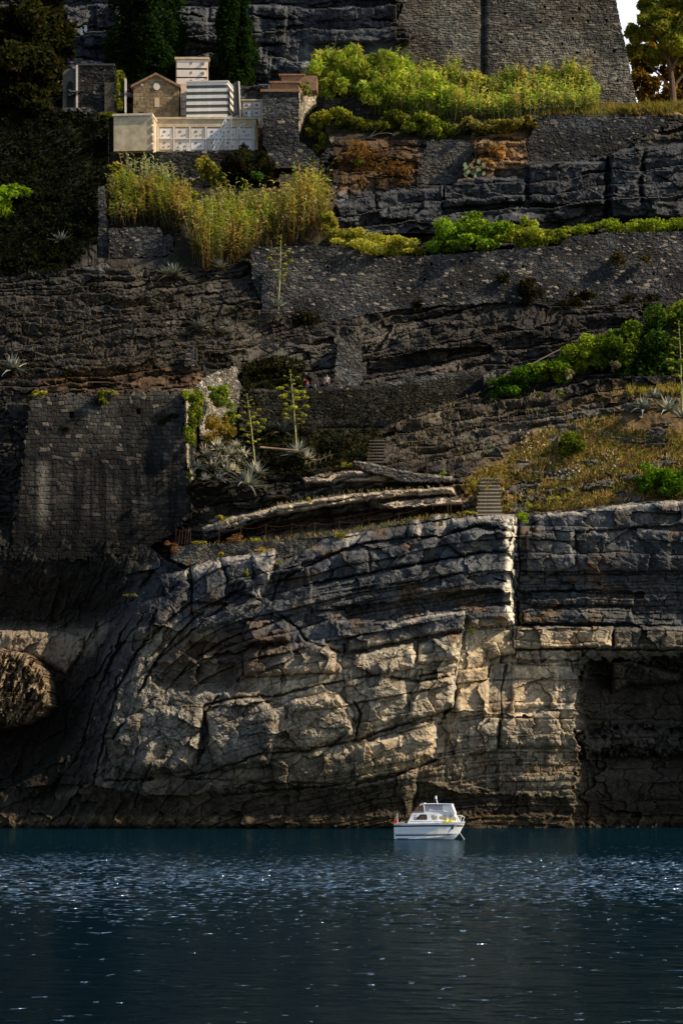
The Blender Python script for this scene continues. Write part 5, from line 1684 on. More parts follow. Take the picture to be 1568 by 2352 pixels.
# dark undergrowth (uncountable)
def undergrowth(label, poly, n, size, base, alt, palt, dY=-.4, thick=.7, pat=False):
    x, y = scatter(poly, n)
    if pat:
        k = fbm(x / 80., y / 26., 611, 4) > -.22 + .1 * RNG.normal(size=len(x))
        x, y = x[k], y[k]
    n = len(x)
    lump = vn(x / 16., y / 12., 77)
    pts = P(x, y, hY(x, y) + dY - thick * RNG.random(n) - 1.2 * lump)
    c = leafcols(n, base, .5, alt, palt) * (.5 + lump)[:, None]
    V, F, C = leaves(pts, np.tile(np.array([0, -.6, .5]), (n, 1)), size, c, 2.)
    o = npmesh('undergrowth', V, F, LEAF, C)
    tag(o, label, 'undergrowth', None, 'stuff')


undergrowth('near black scrub covering the shaded slope left of the cemetery', [(-250, 240), (140, 250), (255, 262), (252, 420), (224, 440), (220, 560), (150, 620), (-250, 640)], 16000, .24, (.009, .012, .004), (.02, .02, .008), .15)
undergrowth('dark scrub on the slope between the path wall and the agaves', [(556, 960), (740, 975), (880, 975), (880, 1020), (800, 1075), (700, 1090), (610, 1085), (600, 1030), (565, 1000)], 4200, .16, (.022, .026, .010), (.07, .055, .03), .2)
undergrowth('dark creepers hanging down the low path wall', [(560, 905), (690, 895), (860, 890), (1000, 870), (1100, 870), (1030, 915), (900, 965), (560, 965)], 2600, .14, (.02, .024, .010), (.06, .045, .02), .2, dY=-1.7)
undergrowth('brown weeds on the middle slope and its ledges', [(0, 690), (240, 640), (600, 720), (560, 830), (330, 850), (60, 890), (0, 880)], 2300, .15, (.06, .04, .018), (.03, .035, .012), .4)
undergrowth('dark bushy growth on the slope behind the ruined wall', [(556, 835), (640, 815), (700, 830), (700, 885), (560, 895)], 2600, .17, (.018, .022, .008), (.04, .03, .012), .2, dY=-.8)
# growth on the long wall
for i, (x, y, rx, ry, lb) in enumerate([(1216, 674, 40, 36, 'biggest dark bush clinging to the long terrace wall'), (1154, 638, 17, 14, 'small dark bush high on the terrace wall left of the biggest'),
                                        (958, 702, 15, 13, 'dark tuft at the bottom edge of the terrace wall, centre'), (1418, 594, 22, 16, 'brownish tuft high on the right part of the terrace wall'),
                                        (1486, 592, 14, 12, 'smaller brownish tuft beside another, right part of the terrace wall'), (1330, 690, 44, 24, 'dark scrubby bush at the foot of the terrace wall right of the biggest'), (1470, 690, 40, 18, 'low dark scrub at the foot of the terrace wall near the right edge'),
                                        (690, 740, 60, 26, 'dim scrub under the left end of the terrace wall')]):
    bush('shrub', lb, [(x, y, 291.2, rx, ry, rx * .6)], int(60 + rx * ry * 1.1), .16, (.02, .022, .010) if i not in (3, 4) else (.07, .055, .025), (.05, .035, .015), .25, group='dark bushes on the terrace wall')
# ------------------------------------------------------------------ ivy on the bastion
bush('ivy', 'yellow-green ivy mass hanging over the bastion corner', [(446, 915, 270.2, 26, 26), (450, 960, 270., 20, 36), (440, 995, 269.6, 18, 24)], 4200, .14, (.20, .21, .03), (.09, .16, .015), .4, group='ivy on the bastion', cat='ivy')
bush('ivy', 'bright green ivy cushion on the ruined wall', [(512, 915, 273.4, 34, 30), (530, 955, 273.6, 16, 24), (490, 900, 273.2, 16, 16)], 3600, .14, (.085, .14, .02), (.2, .22, .04), .4, group='ivy on the bastion', cat='ivy')
bush('ivy', 'orange-brown withered creeper below the green ivy', [(500, 970, 272.8, 30, 28), (485, 1005, 272.2, 26, 20), (520, 1000, 272.4, 20, 26)], 2600, .13, (.24, .15, .035), (.14, .17, .03), .35, group='ivy on the bastion', cat='ivy')
bush('shrub', 'yellow-green tuft on the top left corner of the bastion', [(88, 906, 271.4, 20, 9)], 500, .13, (.30, .29, .04), group='tufts on the bastion top')
bush('shrub', 'green tuft overhanging the middle of the bastion top', [(245, 905, 271., 26, 11), (235, 918, 270.6, 14, 10)], 700, .13, (.22, .23, .03), (.05, .06, .02), .3, group='tufts on the bastion top')
for i, (x, y, r, lb) in enumerate([(378, 968, 22, 'dark weeds rooted in the bastion face below its right hole'), (150, 985, 12, 'dim weeds low in the bastion face near its left edge'), (395, 955, 14, 'dim weeds near the right edge of the bastion face'), (225, 922, 22, 'brown weeds just under the green tuft on the bastion')]):
    bush('weeds', lb, [(x, y, 270.6, r, r * .5, r * .4)], 130, .12, (.028, .03, .014), cat='weeds')
bush('shrub', 'small green weed at the foot of the pale bastion corner', [(435, 1092, 269.2, 12, 7)], 160, .12, (.14, .19, .03))
# ------------------------------------------------------------------ right slope
bush('shrub', 'rounded dark green bush at the bend of the rising path', [(1160, 887, 278.8, 40, 24), (1205, 872, 278.6, 40, 26)], 4200, .16, (.045, .10, .012), (.10, .18, .012), .3, group='bushes along the rising path')
bush('shrub', 'green bush second from the lower end of the rising path', [(1245, 850, 279., 42, 28), (1280, 848, 278.6, 40, 34)], 4600, .16, (.08, .15, .014), (.20, .24, .02), .35, group='bushes along the rising path')
bush('shrub', 'sunny bush under the middle of the handrail', [(1318, 822, 279.2, 46, 32), (1362, 808, 279.2, 46, 34)], 5200, .16, (.11, .18, .014), (.24, .26, .03), .4, group='bushes along the rising path')
bush('shrub', 'darker bush with pale lower leaves right of the handrail middle', [(1405, 806, 279.4, 52, 46), (1440, 792, 279.4, 50, 46)], 6000, .17, (.06, .10, .012), (.16, .22, .02), .3, group='bushes along the rising path')
bush('shrub', 'deep green mass of bush at the upper end of the rising path', [(1490, 800, 279.2, 70, 66), (1540, 780, 279.4, 74, 74), (1590, 830, 279, 70, 70), (1450, 835, 279, 56, 50), (1530, 850, 278.6, 60, 40)], 13000, .19, (.028, .055, .010), (.06, .11, .012), .3, group='bushes along the rising path')
bush('shrub', 'yellow-green tree top poking above the deep green mass at the right edge', [(1545, 722, 279.8, 30, 24), (1590, 715, 279.8, 40, 30)], 2200, .17, (.12, .18, .02), (.22, .24, .03), .3, group='bushes along the rising path')
bush('shrub', 'silvery round shrub below the sunny bush', [(1308, 860, 277.6, 14, 13)], 420, .11, (.20, .21, .14), (.3, .22, .1), .3)
bush('shrub', 'pale flowering shrub under the dark bushes on the right', [(1410, 840, 277.8, 16, 12)], 380, .11, (.22, .21, .12), (.3, .2, .1), .3)
bush('shrub', 'round yellow-green bush standing alone on the dry grass slope', [(1318, 1022, 270., 40, 36)], 4400, .12, (.07, .11, .012), (.20, .20, .03), .3, k=14, f=.3)
bush('shrub', 'dense deep green bush at the right edge on the dry grass', [(1510, 1098, 267.4, 56, 40), (1560, 1100, 267.2, 60, 46), (1475, 1112, 267.2, 30, 22)], 7000, .13, (.06, .13, .010), (.13, .22, .014), .3, k=16, f=.3)
bush('shrub', 'low green shrub among the upper rocks on the right slope', [(1290, 905, 275.5, 14, 8), (1240, 905, 276, 10, 6)], 240, .12, (.10, .12, .03))
SLOPE = [(1060, 1120), (1095, 1085), (1160, 1060), (1200, 1015), (1280, 970), (1340, 945), (1400, 945), (1430, 985), (1568, 990), (1700, 990), (1700, 1145), (1560, 1140), (1430, 1152), (1300, 1170), (1160, 1178), (1100, 1170)]
GOLD = [(.66, .46, .20), (.50, .33, .13), (.36, .34, .08), (.74, .56, .28), (.18, .22, .04), (.40, .25, .11)]
grass('dry_grass', 'golden dry grass and weeds on the slope above the cliff edge', SLOPE, 20000, .55, GOLD, .085, thin=.22, pat=True)
undergrowth('rusty low weeds scattered through the dry grass slope', SLOPE, 7000, .13, (.17, .10, .04), (.11, .14, .02), .45, dY=-.15, thick=.35, pat=True)
grass('dry_grass', 'bright yellow-green grass fringe above the agaves at the right edge', [(1440, 892), (1568, 884), (1700, 884), (1700, 904), (1440, 908)], 2200, .6, [(.42, .40, .06), (.55, .40, .14), (.28, .30, .05)], .08)
grass('dry_grass', 'strip of dry golden grass along the cliff path', [(470, 1248), (620, 1236), (780, 1220), (1000, 1182), (1090, 1176), (1090, 1184), (1000, 1193), (780, 1230), (620, 1246), (470, 1258)], 1500, .34, [(.66, .48, .2), (.5, .36, .13), (.3, .3, .06)], .06, Yf=lambda x, y: 264.6 + 0 * x)
grass('dry_grass', 'tufts of dry grass on the long rock bench', [(480, 1206), (640, 1158), (800, 1130), (1040, 1114), (1040, 1120), (800, 1138), (640, 1166), (490, 1214)], 700, .3, [(.66, .48, .2), (.4, .36, .1)], .06, dY=-2.6)
grass('dry_grass', 'thin yellow grass on the path verge above the right wall', [(1380, 236), (1460, 238), (1568, 238), (1700, 238), (1700, 258), (1400, 262), (1230, 264), (1300, 252)], 4200, .7, [(.36, .28, .09), (.28, .22, .05), (.2, .2, .04)], .08, dY=-.6)
grass('dry_grass', 'sparse dry tufts on the smooth rock slope', [(880, 960), (1000, 905), (1120, 890), (1260, 890), (1300, 905), (1200, 985), (1100, 1060), (900, 1060)], 700, .4, GOLD, .06)
# flower heads
x, y = scatter([(1190, 985), (1270, 975), (1290, 1020), (1200, 1040)], 34)
x2, y2 = scatter([(1360, 1030), (1420, 1030), (1425, 1075), (1350, 1080)], 40)
x3, y3 = scatter([(1260, 1060), (1340, 1060), (1330, 1100), (1270, 1100)], 30)
x, y = np.concatenate([x, x2, x3]), np.concatenate([y, y2, y3])
b = P(x, y, hY(x, y) - .9)
Vf, Ff, Cf = leaves(b, np.tile(np.array([0, -1., .3]), (len(b), 1)), .10, leafcols(len(b), (.6, .56, .42), .2), 1.1, .4)
Vs, Fs, Cs = strips(b - np.array([0, 0, .8]), np.tile(np.array([0, 0, 1.]), (len(b), 1)), .8, .025, .0, 1, np.tile(np.array([.14, .14, .04]), (len(b), 1)), np.tile(np.array([.14, .14, .04]), (len(b), 1)), .1)
V, F, C = merge([(Vf, Ff, Cf), (Vs, Fs, Cs)])
tag(npmesh('wild_flowers', V, F, DRY, C), 'scattered white wild flower heads in the dry grass', 'wild flowers', None, 'stuff')
# ------------------------------------------------------------------ cliff-top tufts
for (x, y, Y, rx, ry, n, c, a, lb) in [
        (1200, 1190, 262.6, 24, 13, 900, (.20, .26, .02), (.1, .15, .02), 'fresh green cushion on the cliff edge above the vertical joint'),
        (1012, 1205, 262.6, 6, 14, 160, (.16, .18, .03), (.2, .15, .05), 'green weed growing in the notch of the top cliff course'),
        (976, 1250, 261.0, 13, 4, 160, (.22, .14, .04), (.12, .14, .03), 'small rusty tuft on a crack under the cliff rim'),
        (538, 1232, 264.6, 22, 15, 520, (.17, .085, .045), (.22, .13, .06), 'reddish dry bush on the low path wall'),
        (398, 1255, 263.8, 20, 15, 360, (.16, .07, .03), (.2, .12, .05), 'reddish dry twigs at the left end of the low path wall'),
        (775, 1229, 262.4, 26, 6, 420, (.24, .25, .03), (.3, .22, .06), 'yellow-green grass cushion on the cliff rim by the fence'),
        (505, 1188, 266, 18, 9, 300, (.20, .22, .03), (.3, .2, .06), 'green tuft on the left end of the rock bench'),
        (712, 1148, 265.2, 9, 6, 160, (.28, .26, .04), (.2, .2, .03), 'yellow tuft on the middle of the rock bench'),
        (1085, 1447, 259.6, 18, 8, 160, (.07, .11, .02), (.12, .12, .03), 'small green plants in the cleft of the sunlit rock'),
        (990, 1258, 258, 4, 4, 20, (.1, .1, .03), (.1, .1, .03), 'tiny weed under the cliff rim'),
        (565, 1316, 260.2, 8, 8, 120, (.18, .2, .03), (.2, .2, .03), 'small yellow-green weed on the left crest block'),
        (510, 1276, 261., 9, 8, 160, (.30, .24, .05), (.2, .2, .03), 'yellow grass tuft on the left crest of the cliff'),
        (600, 1262, 262, 24, 4, 300, (.34, .25, .08), (.2, .16, .04), 'dry grass strip on the left crest beside the low wall'),
        (640, 1290, 260.8, 8, 7, 110, (.14, .17, .02), (.2, .2, .03), 'green weed in the gap right of the left crest'),
        (432, 1288, 261.6, 10, 7, 120, (.2, .11, .05), (.2, .15, .04), 'rusty tuft below the left end of the low wall'),
        (300, 1366, 262.5, 14, 6, 140, (.16, .10, .03), (.14, .15, .02), 'brown-green tuft on the steep left flank of the cliff'),
        (455, 1246, 263.9, 22, 4, 240, (.22, .23, .03), (.2, .14, .04), 'green weeds along the top of the low path wall'),
        (590, 1240, 263.8, 20, 4, 200, (.17, .2, .03), (.26, .2, .05), 'low weeds in the middle of the low path wall top'),
        (1078, 1112, 265.4, 22, 16, 700, (.16, .15, .04), (.24, .2, .05), 'shaggy dry bush left of the stone steps'),
        (1080, 1178, 263.4, 18, 5, 220, (.2, .22, .03), (.26, .18, .05), 'low weeds at the foot of the steps, left side'),
        (1215, 1160, 264.2, 22, 8, 320, (.15, .19, .02), (.26, .2, .05), 'green weeds right of the steps near the cliff edge'),
        (1270, 1150, 264.4, 20, 10, 320, (.18, .2, .03), (.26, .2, .05), 'leafy weeds on the dry verge above the right cliff edge'),
        (800, 1068, 267, 22, 6, 260, (.22, .2, .03), (.16, .17, .03), 'yellow-green tuft at the left end of the pale ledge wall'),
        (1015, 1088, 266, 10, 6, 140, (.2, .24, .03), (.1, .15, .02), 'bright weed beside the pale ledge wall\'s right end')]:
    bush('shrub' if rx > 12 else 'weeds', lb, [(x, y, Y, rx, ry)], n, .09, c, a, .35, cat='shrub' if rx > 12 else 'weeds', group='plants along the cliff edge', k=6)

# ================================================================== STEPS, FENCES
STEP = flat_mat('step_stone', (.42, .35, .26), .9, .1, .35, 3., .4, 10)  # treads lightened and risers darkened to paint the light on the steps
RISERD = flat_mat('shaded_riser', (.035, .03, .025), .9, .1, .35, 3., .4, 10)  # shade of the dim flight put into the colour
RISER = flat_mat('riser_stone', (.17, .14, .10), .9, .1, .35, 3., .4, 10)  # riser shade put into the colour
ys_ = 265.2
m = empty('stone_steps', p1(1122, 1180, ys_), 'flight of worn stone steps climbing from the cliff path', 'steps')
for i in range(11):
    y = 1180 - i * 8.2
    Yq = ys_ + i * .36
    x0, x1 = 1094 + i * .9 + 2 * math.sin(i * 2.1), 1150 - .2 * i + 2 * math.sin(i * 1.3)
    MB().box(xx(x0, Yq), xx(x1, Yq), Yq, Yq + 3.6, zz(y + 9, Yq), zz(y, Yq) - .12).build('riser', RISER, m)
    MB().box(xx(x0 - 1, Yq), xx(x1 + 1, Yq), Yq - .10, Yq + .9, zz(y, Yq) - .122, zz(y, Yq)).build('tread', STEP, m)
yq_ = float(hY(862, 1058)) - .8
m = empty('stone_steps', p1(862, 1060, yq_), 'dim narrow stone steps in shade left of the smooth rock slope', 'steps')
for i in range(8):
    y = 1060 - i * 7
    Yq = yq_ + i * .36
    MB().box(xx(842 + i, Yq), xx(880 + i * .5, Yq), Yq, Yq + 2.4, zz(y + 8, Yq), zz(y, Yq) - .1).build('riser', RISERD, m)
    MB().box(xx(841 + i, Yq), xx(881 + i * .5, Yq), Yq - .08, Yq + .6, zz(y, Yq) - .102, zz(y, Yq)).build('tread', RISER, m)
RUST = flat_mat('rusty_iron', (.10, .05, .03), .8, .2, .4)
posts = [(404, 1250, 1214), (437, 1251, 1212), (503, 1243, 1211), (553, 1238, 1209), (610, 1226, 1204), (669, 1222, 1202), (723, 1218, 1199), (779, 1213, 1196), (847, 1208, 1190), (915, 1199, 1178), (994, 1165, 1150)]
f = empty('rope_fence', p1(700, 1225, 263.4), 'rusty post and rope fence along the cliff path', 'fence')
tops = []
for x, yb, yt in posts:
    Yq = 263.4
    MB().tube([p1(x, yb + 6, Yq), p1(x + .6, yt, Yq)], .024, 5).build('post', RUST, f)
    tops.append(p1(x + .6, yt + 2, Yq))
for a, b in zip(tops, tops[1:]):
    MB().tube([a, a.lerp(b, .25) - Vector((0, 0, .16)), a.lerp(b, .5) - Vector((0, 0, .22)), a.lerp(b, .75) - Vector((0, 0, .16)), b], .010, 4).build('rope', RUST, f)
for x, y in ((410, 1216), (417, 1212), (424, 1214), (430, 1210)):
    MB().tube([p1(x, 1250, 263.3), p1(x + 4, y, 263.3)], .018, 4).build('post', RUST, f)
f = empty('rope_fence', p1(1040, 1175, 263.3), 'short rope fence on thin posts left of the stone steps', 'fence')
pt = [(1028, 1180, 1145), (1035, 1175, 1140), (1062, 1172, 1152), (1095, 1160, 1138)]
tops = []
for x, yb, yt in pt:
    MB().tube([p1(x, yb, 263.2), p1(x, yt, 263.2)], .035, 5).build('post', RUST, f)
    tops.append(p1(x, yt + 2, 263.2))
for a, b in zip(tops, tops[1:]):
    MB().tube([a, a.lerp(b, .5) - Vector((0, 0, .2)), b], .022, 4).build('rope', RUST, f)
f = empty('rope_fence', p1(880, 1085, 265.8), 'thin rope fence above the pale ledge wall', 'fence')
tops = []
for x, yb, yt in [(846, 1064, 1040), (900, 1076, 1046), (945, 1088, 1058), (980, 1092, 1064), (1040, 1100, 1072)]:
    MB().tube([p1(x, yb, 266.), p1(x, yt, 266.)], .035, 5).build('post', RUST, f)
    tops.append(p1(x, yt + 2, 266.))
for a, b in zip(tops, tops[1:]):
    MB().tube([a, a.lerp(b, .5) - Vector((0, 0, .18)), b], .02, 4).build('rope', RUST, f)
f = empty('handrail', p1(1350, 790, 280.4), 'thin pale handrail running up along the rising path', 'handrail')
hr = [p1(x, y, 280.4) for x, y in ((1130, 880), (1166, 856), (1200, 847), (1278, 806), (1340, 784), (1420, 758), (1500, 730), (1568, 702))]
MB().tube(hr, .06, 5).build('rail', flat_mat('pale_wood', (.42, .30, .20), .8, .2, .2), f)
for x, y in ((1166, 858), (1285, 804), (1345, 783), (1425, 757), (1500, 731)):
    MB().tube([p1(x, y, 280.42), p1(x, y + 20, 280.42)], .045, 5).build('post', RUST, f)

# ================================================================== ROUGH ROCK AT LEFT EDGE
def make_outcrop():
    px, py = mkgrid(-120, 125, 1470, 1700, 1.5)
    poly = [(-120, 1480), (0, 1488), (60, 1500), (95, 1535), (112, 1580), (114, 1620), (95, 1640), (70, 1655), (30, 1668), (-120, 1690)]
    d = segdist(px, py, poly, True)
    Y = 262.4 - 2.6 * np.sqrt(1 - (1 - np.clip(d / 60., 0, 1)) ** 2)
    qx, qy = px + .5 * py + 6 * fbm(px / 14., py / 14., 2, 3), py - .4 * px + 6 * fbm(px / 14., py / 14., 3, 3)
    Y += 1.7 * facet(qx / 13., qy / 26., 3) + .8 * facet(qx / 6., qy / 12., 4) + .5 * fbm(px / 16., py / 12., 6, 4)
    C = np.ones(px.shape + (3,)) * np.array((.25, .18, .105)) * (.6 + .8 * vn(px / 9., py / 9., 4))[..., None]
    C *= (.45 + .55 * sst(-.5, .3, -facet(qx / 12., qy / 26., 3)))[..., None]  # lit edges painted in: raised facets lighter, sunken ones darker
    o = grid_mesh('rock_outcrop', px, py, Y, C, inpoly(px + 5 * fbm(px / 10., py / 10., 8, 3), py + 5 * fbm(px / 10., py / 10., 9, 3), poly), ROCK, 9.)
    tag(o, 'jagged brown rock outcrop jutting in at the left edge above the water', 'rock')


make_outcrop()
# ================================================================== BOAT
def make_boat():
    GEL = flat_mat('white_gelcoat', (.95, .95, .95), .25, .5, .05, 3.)
    NAVY = flat_mat('navy_stripe', (.008, .012, .035), .35, .4, .1)
    BLK = flat_mat('black_rubber', (.012, .012, .014), .6, .3, .1)
    GLS = flat_mat('brown_window', (.10, .055, .02), .15, .6, .5, 3.)
    GLT = flat_mat('tan_window', (.42, .36, .22), .15, .6, .35, 2.)
    SCR = flat_mat('screen_vinyl', (.36, .34, .40), .3, .5, .12, 1.5)
    CANV = flat_mat('tan_canvas', (.30, .17, .09), .9, .1, .6, 3.)
    WCAN = flat_mat('white_canvas', (.8, .8, .78), .8, .2, .06)
    STEEL = flat_mat('steel_tube', (.62, .60, .55), .3, .5, .05)
    Yb = 209.
    st = p1(908, 1928, Yb)
    root = empty('cabin_cruiser', (st.x, st.y, 0), 'small white cabin cruiser with navy stripes moored below the cliff', 'boat')
    root.rotation_euler = (0, 0, R(-8))
    L = 5.17
    S = np.array([0, .12, .3, .5, .65, .78, .88, .95, 1.0])
    beam = np.array([.96, 1.02, 1.08, 1.08, 1.0, .83, .58, .33, .04])
    shz = np.array([1.16, 1.16, 1.17, 1.19, 1.21, 1.24, 1.265, 1.285, 1.3])
    chb = np.array([.86, .9, .93, .88, .76, .56, .34, .16, .01])
    chz = np.array([.02, .02, .03, .08, .15, .24, .33, .40, .46])
    kz = np.array([-.22, -.28, -.33, -.34, -.32, -.25, -.12, .06, .32])
    xt = S * L
    xc = S * (L - .42)
    xk = S * (L - .55)

    def at(s, v):
        """v: 0 chine .. 1 sheer"""
        b = np.interp(s, S, chb) * (1 - v) + np.interp(s, S, beam) * v
        fl = -.05 * math.sin(math.pi * v) * np.interp(s, [0, .5, 1], [.2, .4, 1.0])
        z = np.interp(s, S, chz) * (1 - v) + np.interp(s, S, shz) * v
        x = np.interp(s, S, xc) * (1 - v) + np.interp(s, S, xt) * v
        return x, max(b + fl, .008), z

    def vz(s, z):
        a, b = np.interp(s, S, chz), np.interp(s, S, shz)
        return min(max((z - a) / (b - a), 0), 1)
    SS = np.linspace(0, 1, 33)
    VV = [0, .12, .25, .4, .55, .7, .82, .86, 1.0]
    m = MB()
    rows = []
    for s in SS:
        r = []
        for sd in (-1, 1):
            col = [(np.interp(s, S, xk), 0, np.interp(s, S, kz))]
            for v in VV:
                x, b, z = at(s, v)
                if v >= .86:
                    b += .03
                col.append((x, sd * b, z))
            r.append(col)
        rows.append(r)
    vs, fs = [], []
    nc = len(VV) + 1
    for r in rows:
        for col in r:
            vs += col
    for i in range(len(SS) - 1):
        for k in range(2):
            for j in range(nc - 1):
                a = (i * 2 + k) * nc + j
                b = ((i + 1) * 2 + k) * nc + j
                fs.append((a, b, b + 1, a + 1) if k == 0 else (a, a + 1, b + 1, b))
    # transom + deck
    fs.append(tuple(range(nc)) + tuple(range(2 * nc - 1, nc, -1)))
    for i in range(len(SS) - 1):
        a, b = (i * 2) * nc + nc - 1, ((i + 1) * 2) * nc + nc - 1
        fs.append((a, b, b + nc, a + nc))
    m.add(vs, fs)
    hull = m.build('hull', GEL, root, local=True)

    def band(name, z0, z1, s0, s1, mat, out=.008, both=True):
        m = MB()
        for sd in ((-1, 1) if both else (-1,)):
            p = np.linspace(s0, s1, 40)
            vs, fs = [], []
            for s in p:
                for z in (z0, z1):
                    zz_ = z if not callable(z) else z(s)
                    v = vz(s, zz_)
                    x, b, zq = at(s, v)
                    b += .03 * (v > .84)
                    vs.append((x, sd * (b + out), zz_ if v > 0 else zq))
            for i in range(len(p) - 1):
                a = 2 * i
                fs.append((a, a + 2, a + 3, a + 1) if sd < 0 else (a, a + 1, a + 3, a + 2))
            m.add(vs, fs)
        return m.build(name, mat, root, local=True)
    rub = lambda o: (lambda s: float(np.interp(s, [0, .5, 1], [.955, 1.0, .985])) + o)
    band('rubbing_strake', rub(-.055), rub(.045), 0, .992, NAVY, .02)
    band('stripe', lambda s: .34 + .03 * s, lambda s: .245 + .05 * s, .02, .95, NAVY, .012)
    band('stripe', lambda s: .395 + .02 * s, lambda s: .375 + .02 * s, .0, .95, NAVY, .012)
    band('pinstripe', lambda s: .66 + .14 * s, lambda s: .652 + .14 * s, .06, .8, flat_mat('grey_line', (.3, .3, .34), .5), .010)
    band('boot_top', lambda s: .07 + .0 * s, lambda s: .0, .05, .22, BLK, .010)
    # cabin -----------------------------------------------------------------
    cx = np.array([1.0, 1.32, 2.2, 3.2, 3.9, 4.4, 4.78])
    ct = np.array([1.24, 1.94, 1.985, 2.0, 2.0, 1.92, 1.30])
    hb = np.array([.84, .84, .84, .80, .66, .48, .30])
    ht = hb * np.array([1., .86, .85, .85, .84, .82, 1.0])

    def cab(x, z, out=0.):
        t, b0, b1 = np.interp(x, cx, ct), np.interp(x, cx, hb), np.interp(x, cx, ht)
        f = np.clip((z - 1.17) / max(t - 1.17, .05), 0, 1)
        return -(b0 + (b1 - b0) * f) - out
    m = MB()
    vs, fs = [], []
    X = np.unique(np.concatenate([cx, np.linspace(1.0, 4.78, 24)]))
    for x in X:
        t, b0, b1 = np.interp(x, cx, ct), np.interp(x, cx, hb), np.interp(x, cx, ht)
        vs += [(x, -b0, 1.15), (x, -b1, t - .05), (x, -b1 + .07, t), (x, 0, t + .03), (x, b1 - .07, t), (x, b1, t - .05), (x, b0, 1.15)]
    for i in range(len(X) - 1):
        for j in range(6):
            a = i * 7 + j
            fs.append((a, a + 7, a + 8, a + 1))
    fs += [tuple(range(6, -1, -1)), tuple(range((len(X) - 1) * 7, len(X) * 7))]
    m.add(vs, fs)
    cabin = m.build('cabin', GEL, root, local=True)
    U = lambda zx, zy: ((zx - 180) * .00432, (885 - zy) * .00423)

    def panel(name, pts, mat, parent, out):
        vs, fs = [], []
        q = [U(*p) for p in pts]
        for x, z in q:
            vs.append((x, cab(x, z, out), z))
        n = len(q)
        for x, z in q:
            vs.append((x, cab(x, z, -.02), z))
        fs = [tuple(range(n)), tuple(range(2 * n - 1, n - 1, -1))] + [(i, n + i, n + (i + 1) % n, (i + 1) % n) for i in range(n)]
        return MB().add(vs, fs).build(name, mat, parent, local=True)
    w = panel('side_window', [(520, 546), (520, 503), (582, 503), (602, 475), (628, 453), (722, 453), (732, 470), (744, 510), (738, 546)], BLK, cabin, .012)
    panel('pane', [(600, 538), (600, 515), (640, 472), (714, 472), (728, 505), (724, 538)], GLS, w, .022)
    panel('latch', [(532, 532), (532, 517), (556, 517), (556, 532)], GEL, w, .024)
    w = panel('side_window', [(838, 547), (815, 462), (1062, 466), (1076, 547)], flat_mat('window_frame_grey', (.35, .32, .36), .4), cabin, .012)
    panel('pane', [(846, 540), (826, 480), (1054, 484), (1066, 540)], GLT, w, .022)
    w = panel('front_window', [(1112, 560), (1108, 468), (1200, 470), (1225, 560)], flat_mat('window_frame_pale', (.5, .5, .45), .4), cabin, .012)
    panel('pane', [(1118, 552), (1116, 478), (1192, 480), (1214, 552)], GLT, w, .022)
    m = MB()
    for a, b in ((440, 828), (850, 1030)):
        x0, _ = U(a, 0)
        x1, _ = U(b, 0)
        m2 = MB()
        vs = []
        for x in np.linspace(x0, x1, 8):
            vs += [(x, cab(x, 1.28, .018), 1.27), (x, cab(x, 1.30, .018), 1.30)]
        m2.add(vs, [(2 * i, 2 * i + 2, 2 * i + 3, 2 * i + 1) for i in range(7)])
        m2.build('trim_line', NAVY, cabin, local=True)
    # number on the cabin side
    cu = bpy.data.curves.new('num', 'FONT')
    cu.body = '750'
    cu.size = .15
    cu.extrude = .002
    tmp = bpy.data.objects.new('num', cu)
    COLL.objects.link(tmp)
    dg = bpy.context.evaluated_depsgraph_get()
    me = bpy.data.meshes.new_from_object(tmp.evaluated_get(dg))
    bpy.data.objects.remove(tmp)
    x, z = U(505, 482)
    tilt = math.atan2(.12, .77)
    me.transform(Matrix.Translation((x, cab(x, z, .012), z)) @ Matrix.Rotation(R(90) - tilt, 4, 'X'))
    me.materials.clear()
    no = bpy.data.objects.new('number', me)
    me.materials.append(flat_mat('grey_letters', (.16, .16, .22), .5))
    COLL.objects.link(no)
    no.parent = cabin
    # upper tier: coaming, screen, canvas -------------------------------------
    m = MB()
    prof = [U(688, 455), U(1205, 455), U(1212, 432), U(1165, 386), U(1000, 392), U(860, 386), U(790, 362), U(770, 366), U(760, 392), U(688, 400)]
    vs = [(x, -.70 + .08 * (x > 3.9), z) for x, z in prof] + [(x, .70 - .08 * (x > 3.9), z) for x, z in prof]
    n = len(prof)
    m.add(vs, [tuple(range(n)), tuple(range(2 * n - 1, n - 1, -1))] + [(i, n + i, n + (i + 1) % n, (i + 1) % n) for i in range(n)])
    co = m.build('coaming', GEL, root, local=True)

    def sheet(name, pts, mat, y, parent, th=.012):
        q = [U(*p) for p in pts]
        return MB().extr(q, y, y + th).build(name, mat, parent, local=True)
    scr = sheet('windscreen', [(700, 398), (768, 392), (790, 368), (860, 388), (1000, 394), (1000, 284), (700, 280)], SCR, -.66, root)
    sheet('windscreen', [(700, 398), (1000, 394), (1000, 284), (700, 280)], SCR, .65, root)
    m = MB()
    a = [U(1000, 283), U(1150, 280), U(1208, 438), U(1000, 400)]
    m.extr(a, -.665, -.645)
    m.extr(a, .645, .665)
    vs = [(U(1150, 280)[0], -.66, U(1150, 280)[1]), (U(1150, 280)[0], .66, U(1150, 280)[1]), (U(1208, 438)[0], .60, U(1208, 438)[1]), (U(1208, 438)[0], -.60, U(1208, 438)[1])]
    m.add(vs + [(x + .012, y, z) for x, y, z in vs], [(0, 1, 2, 3), (7, 6, 5, 4), (0, 3, 7, 4), (1, 5, 6, 2), (0, 4, 5, 1), (2, 6, 7, 3)])
    m.build('canvas_cover', WCAN, root, local=True)
    m = MB()
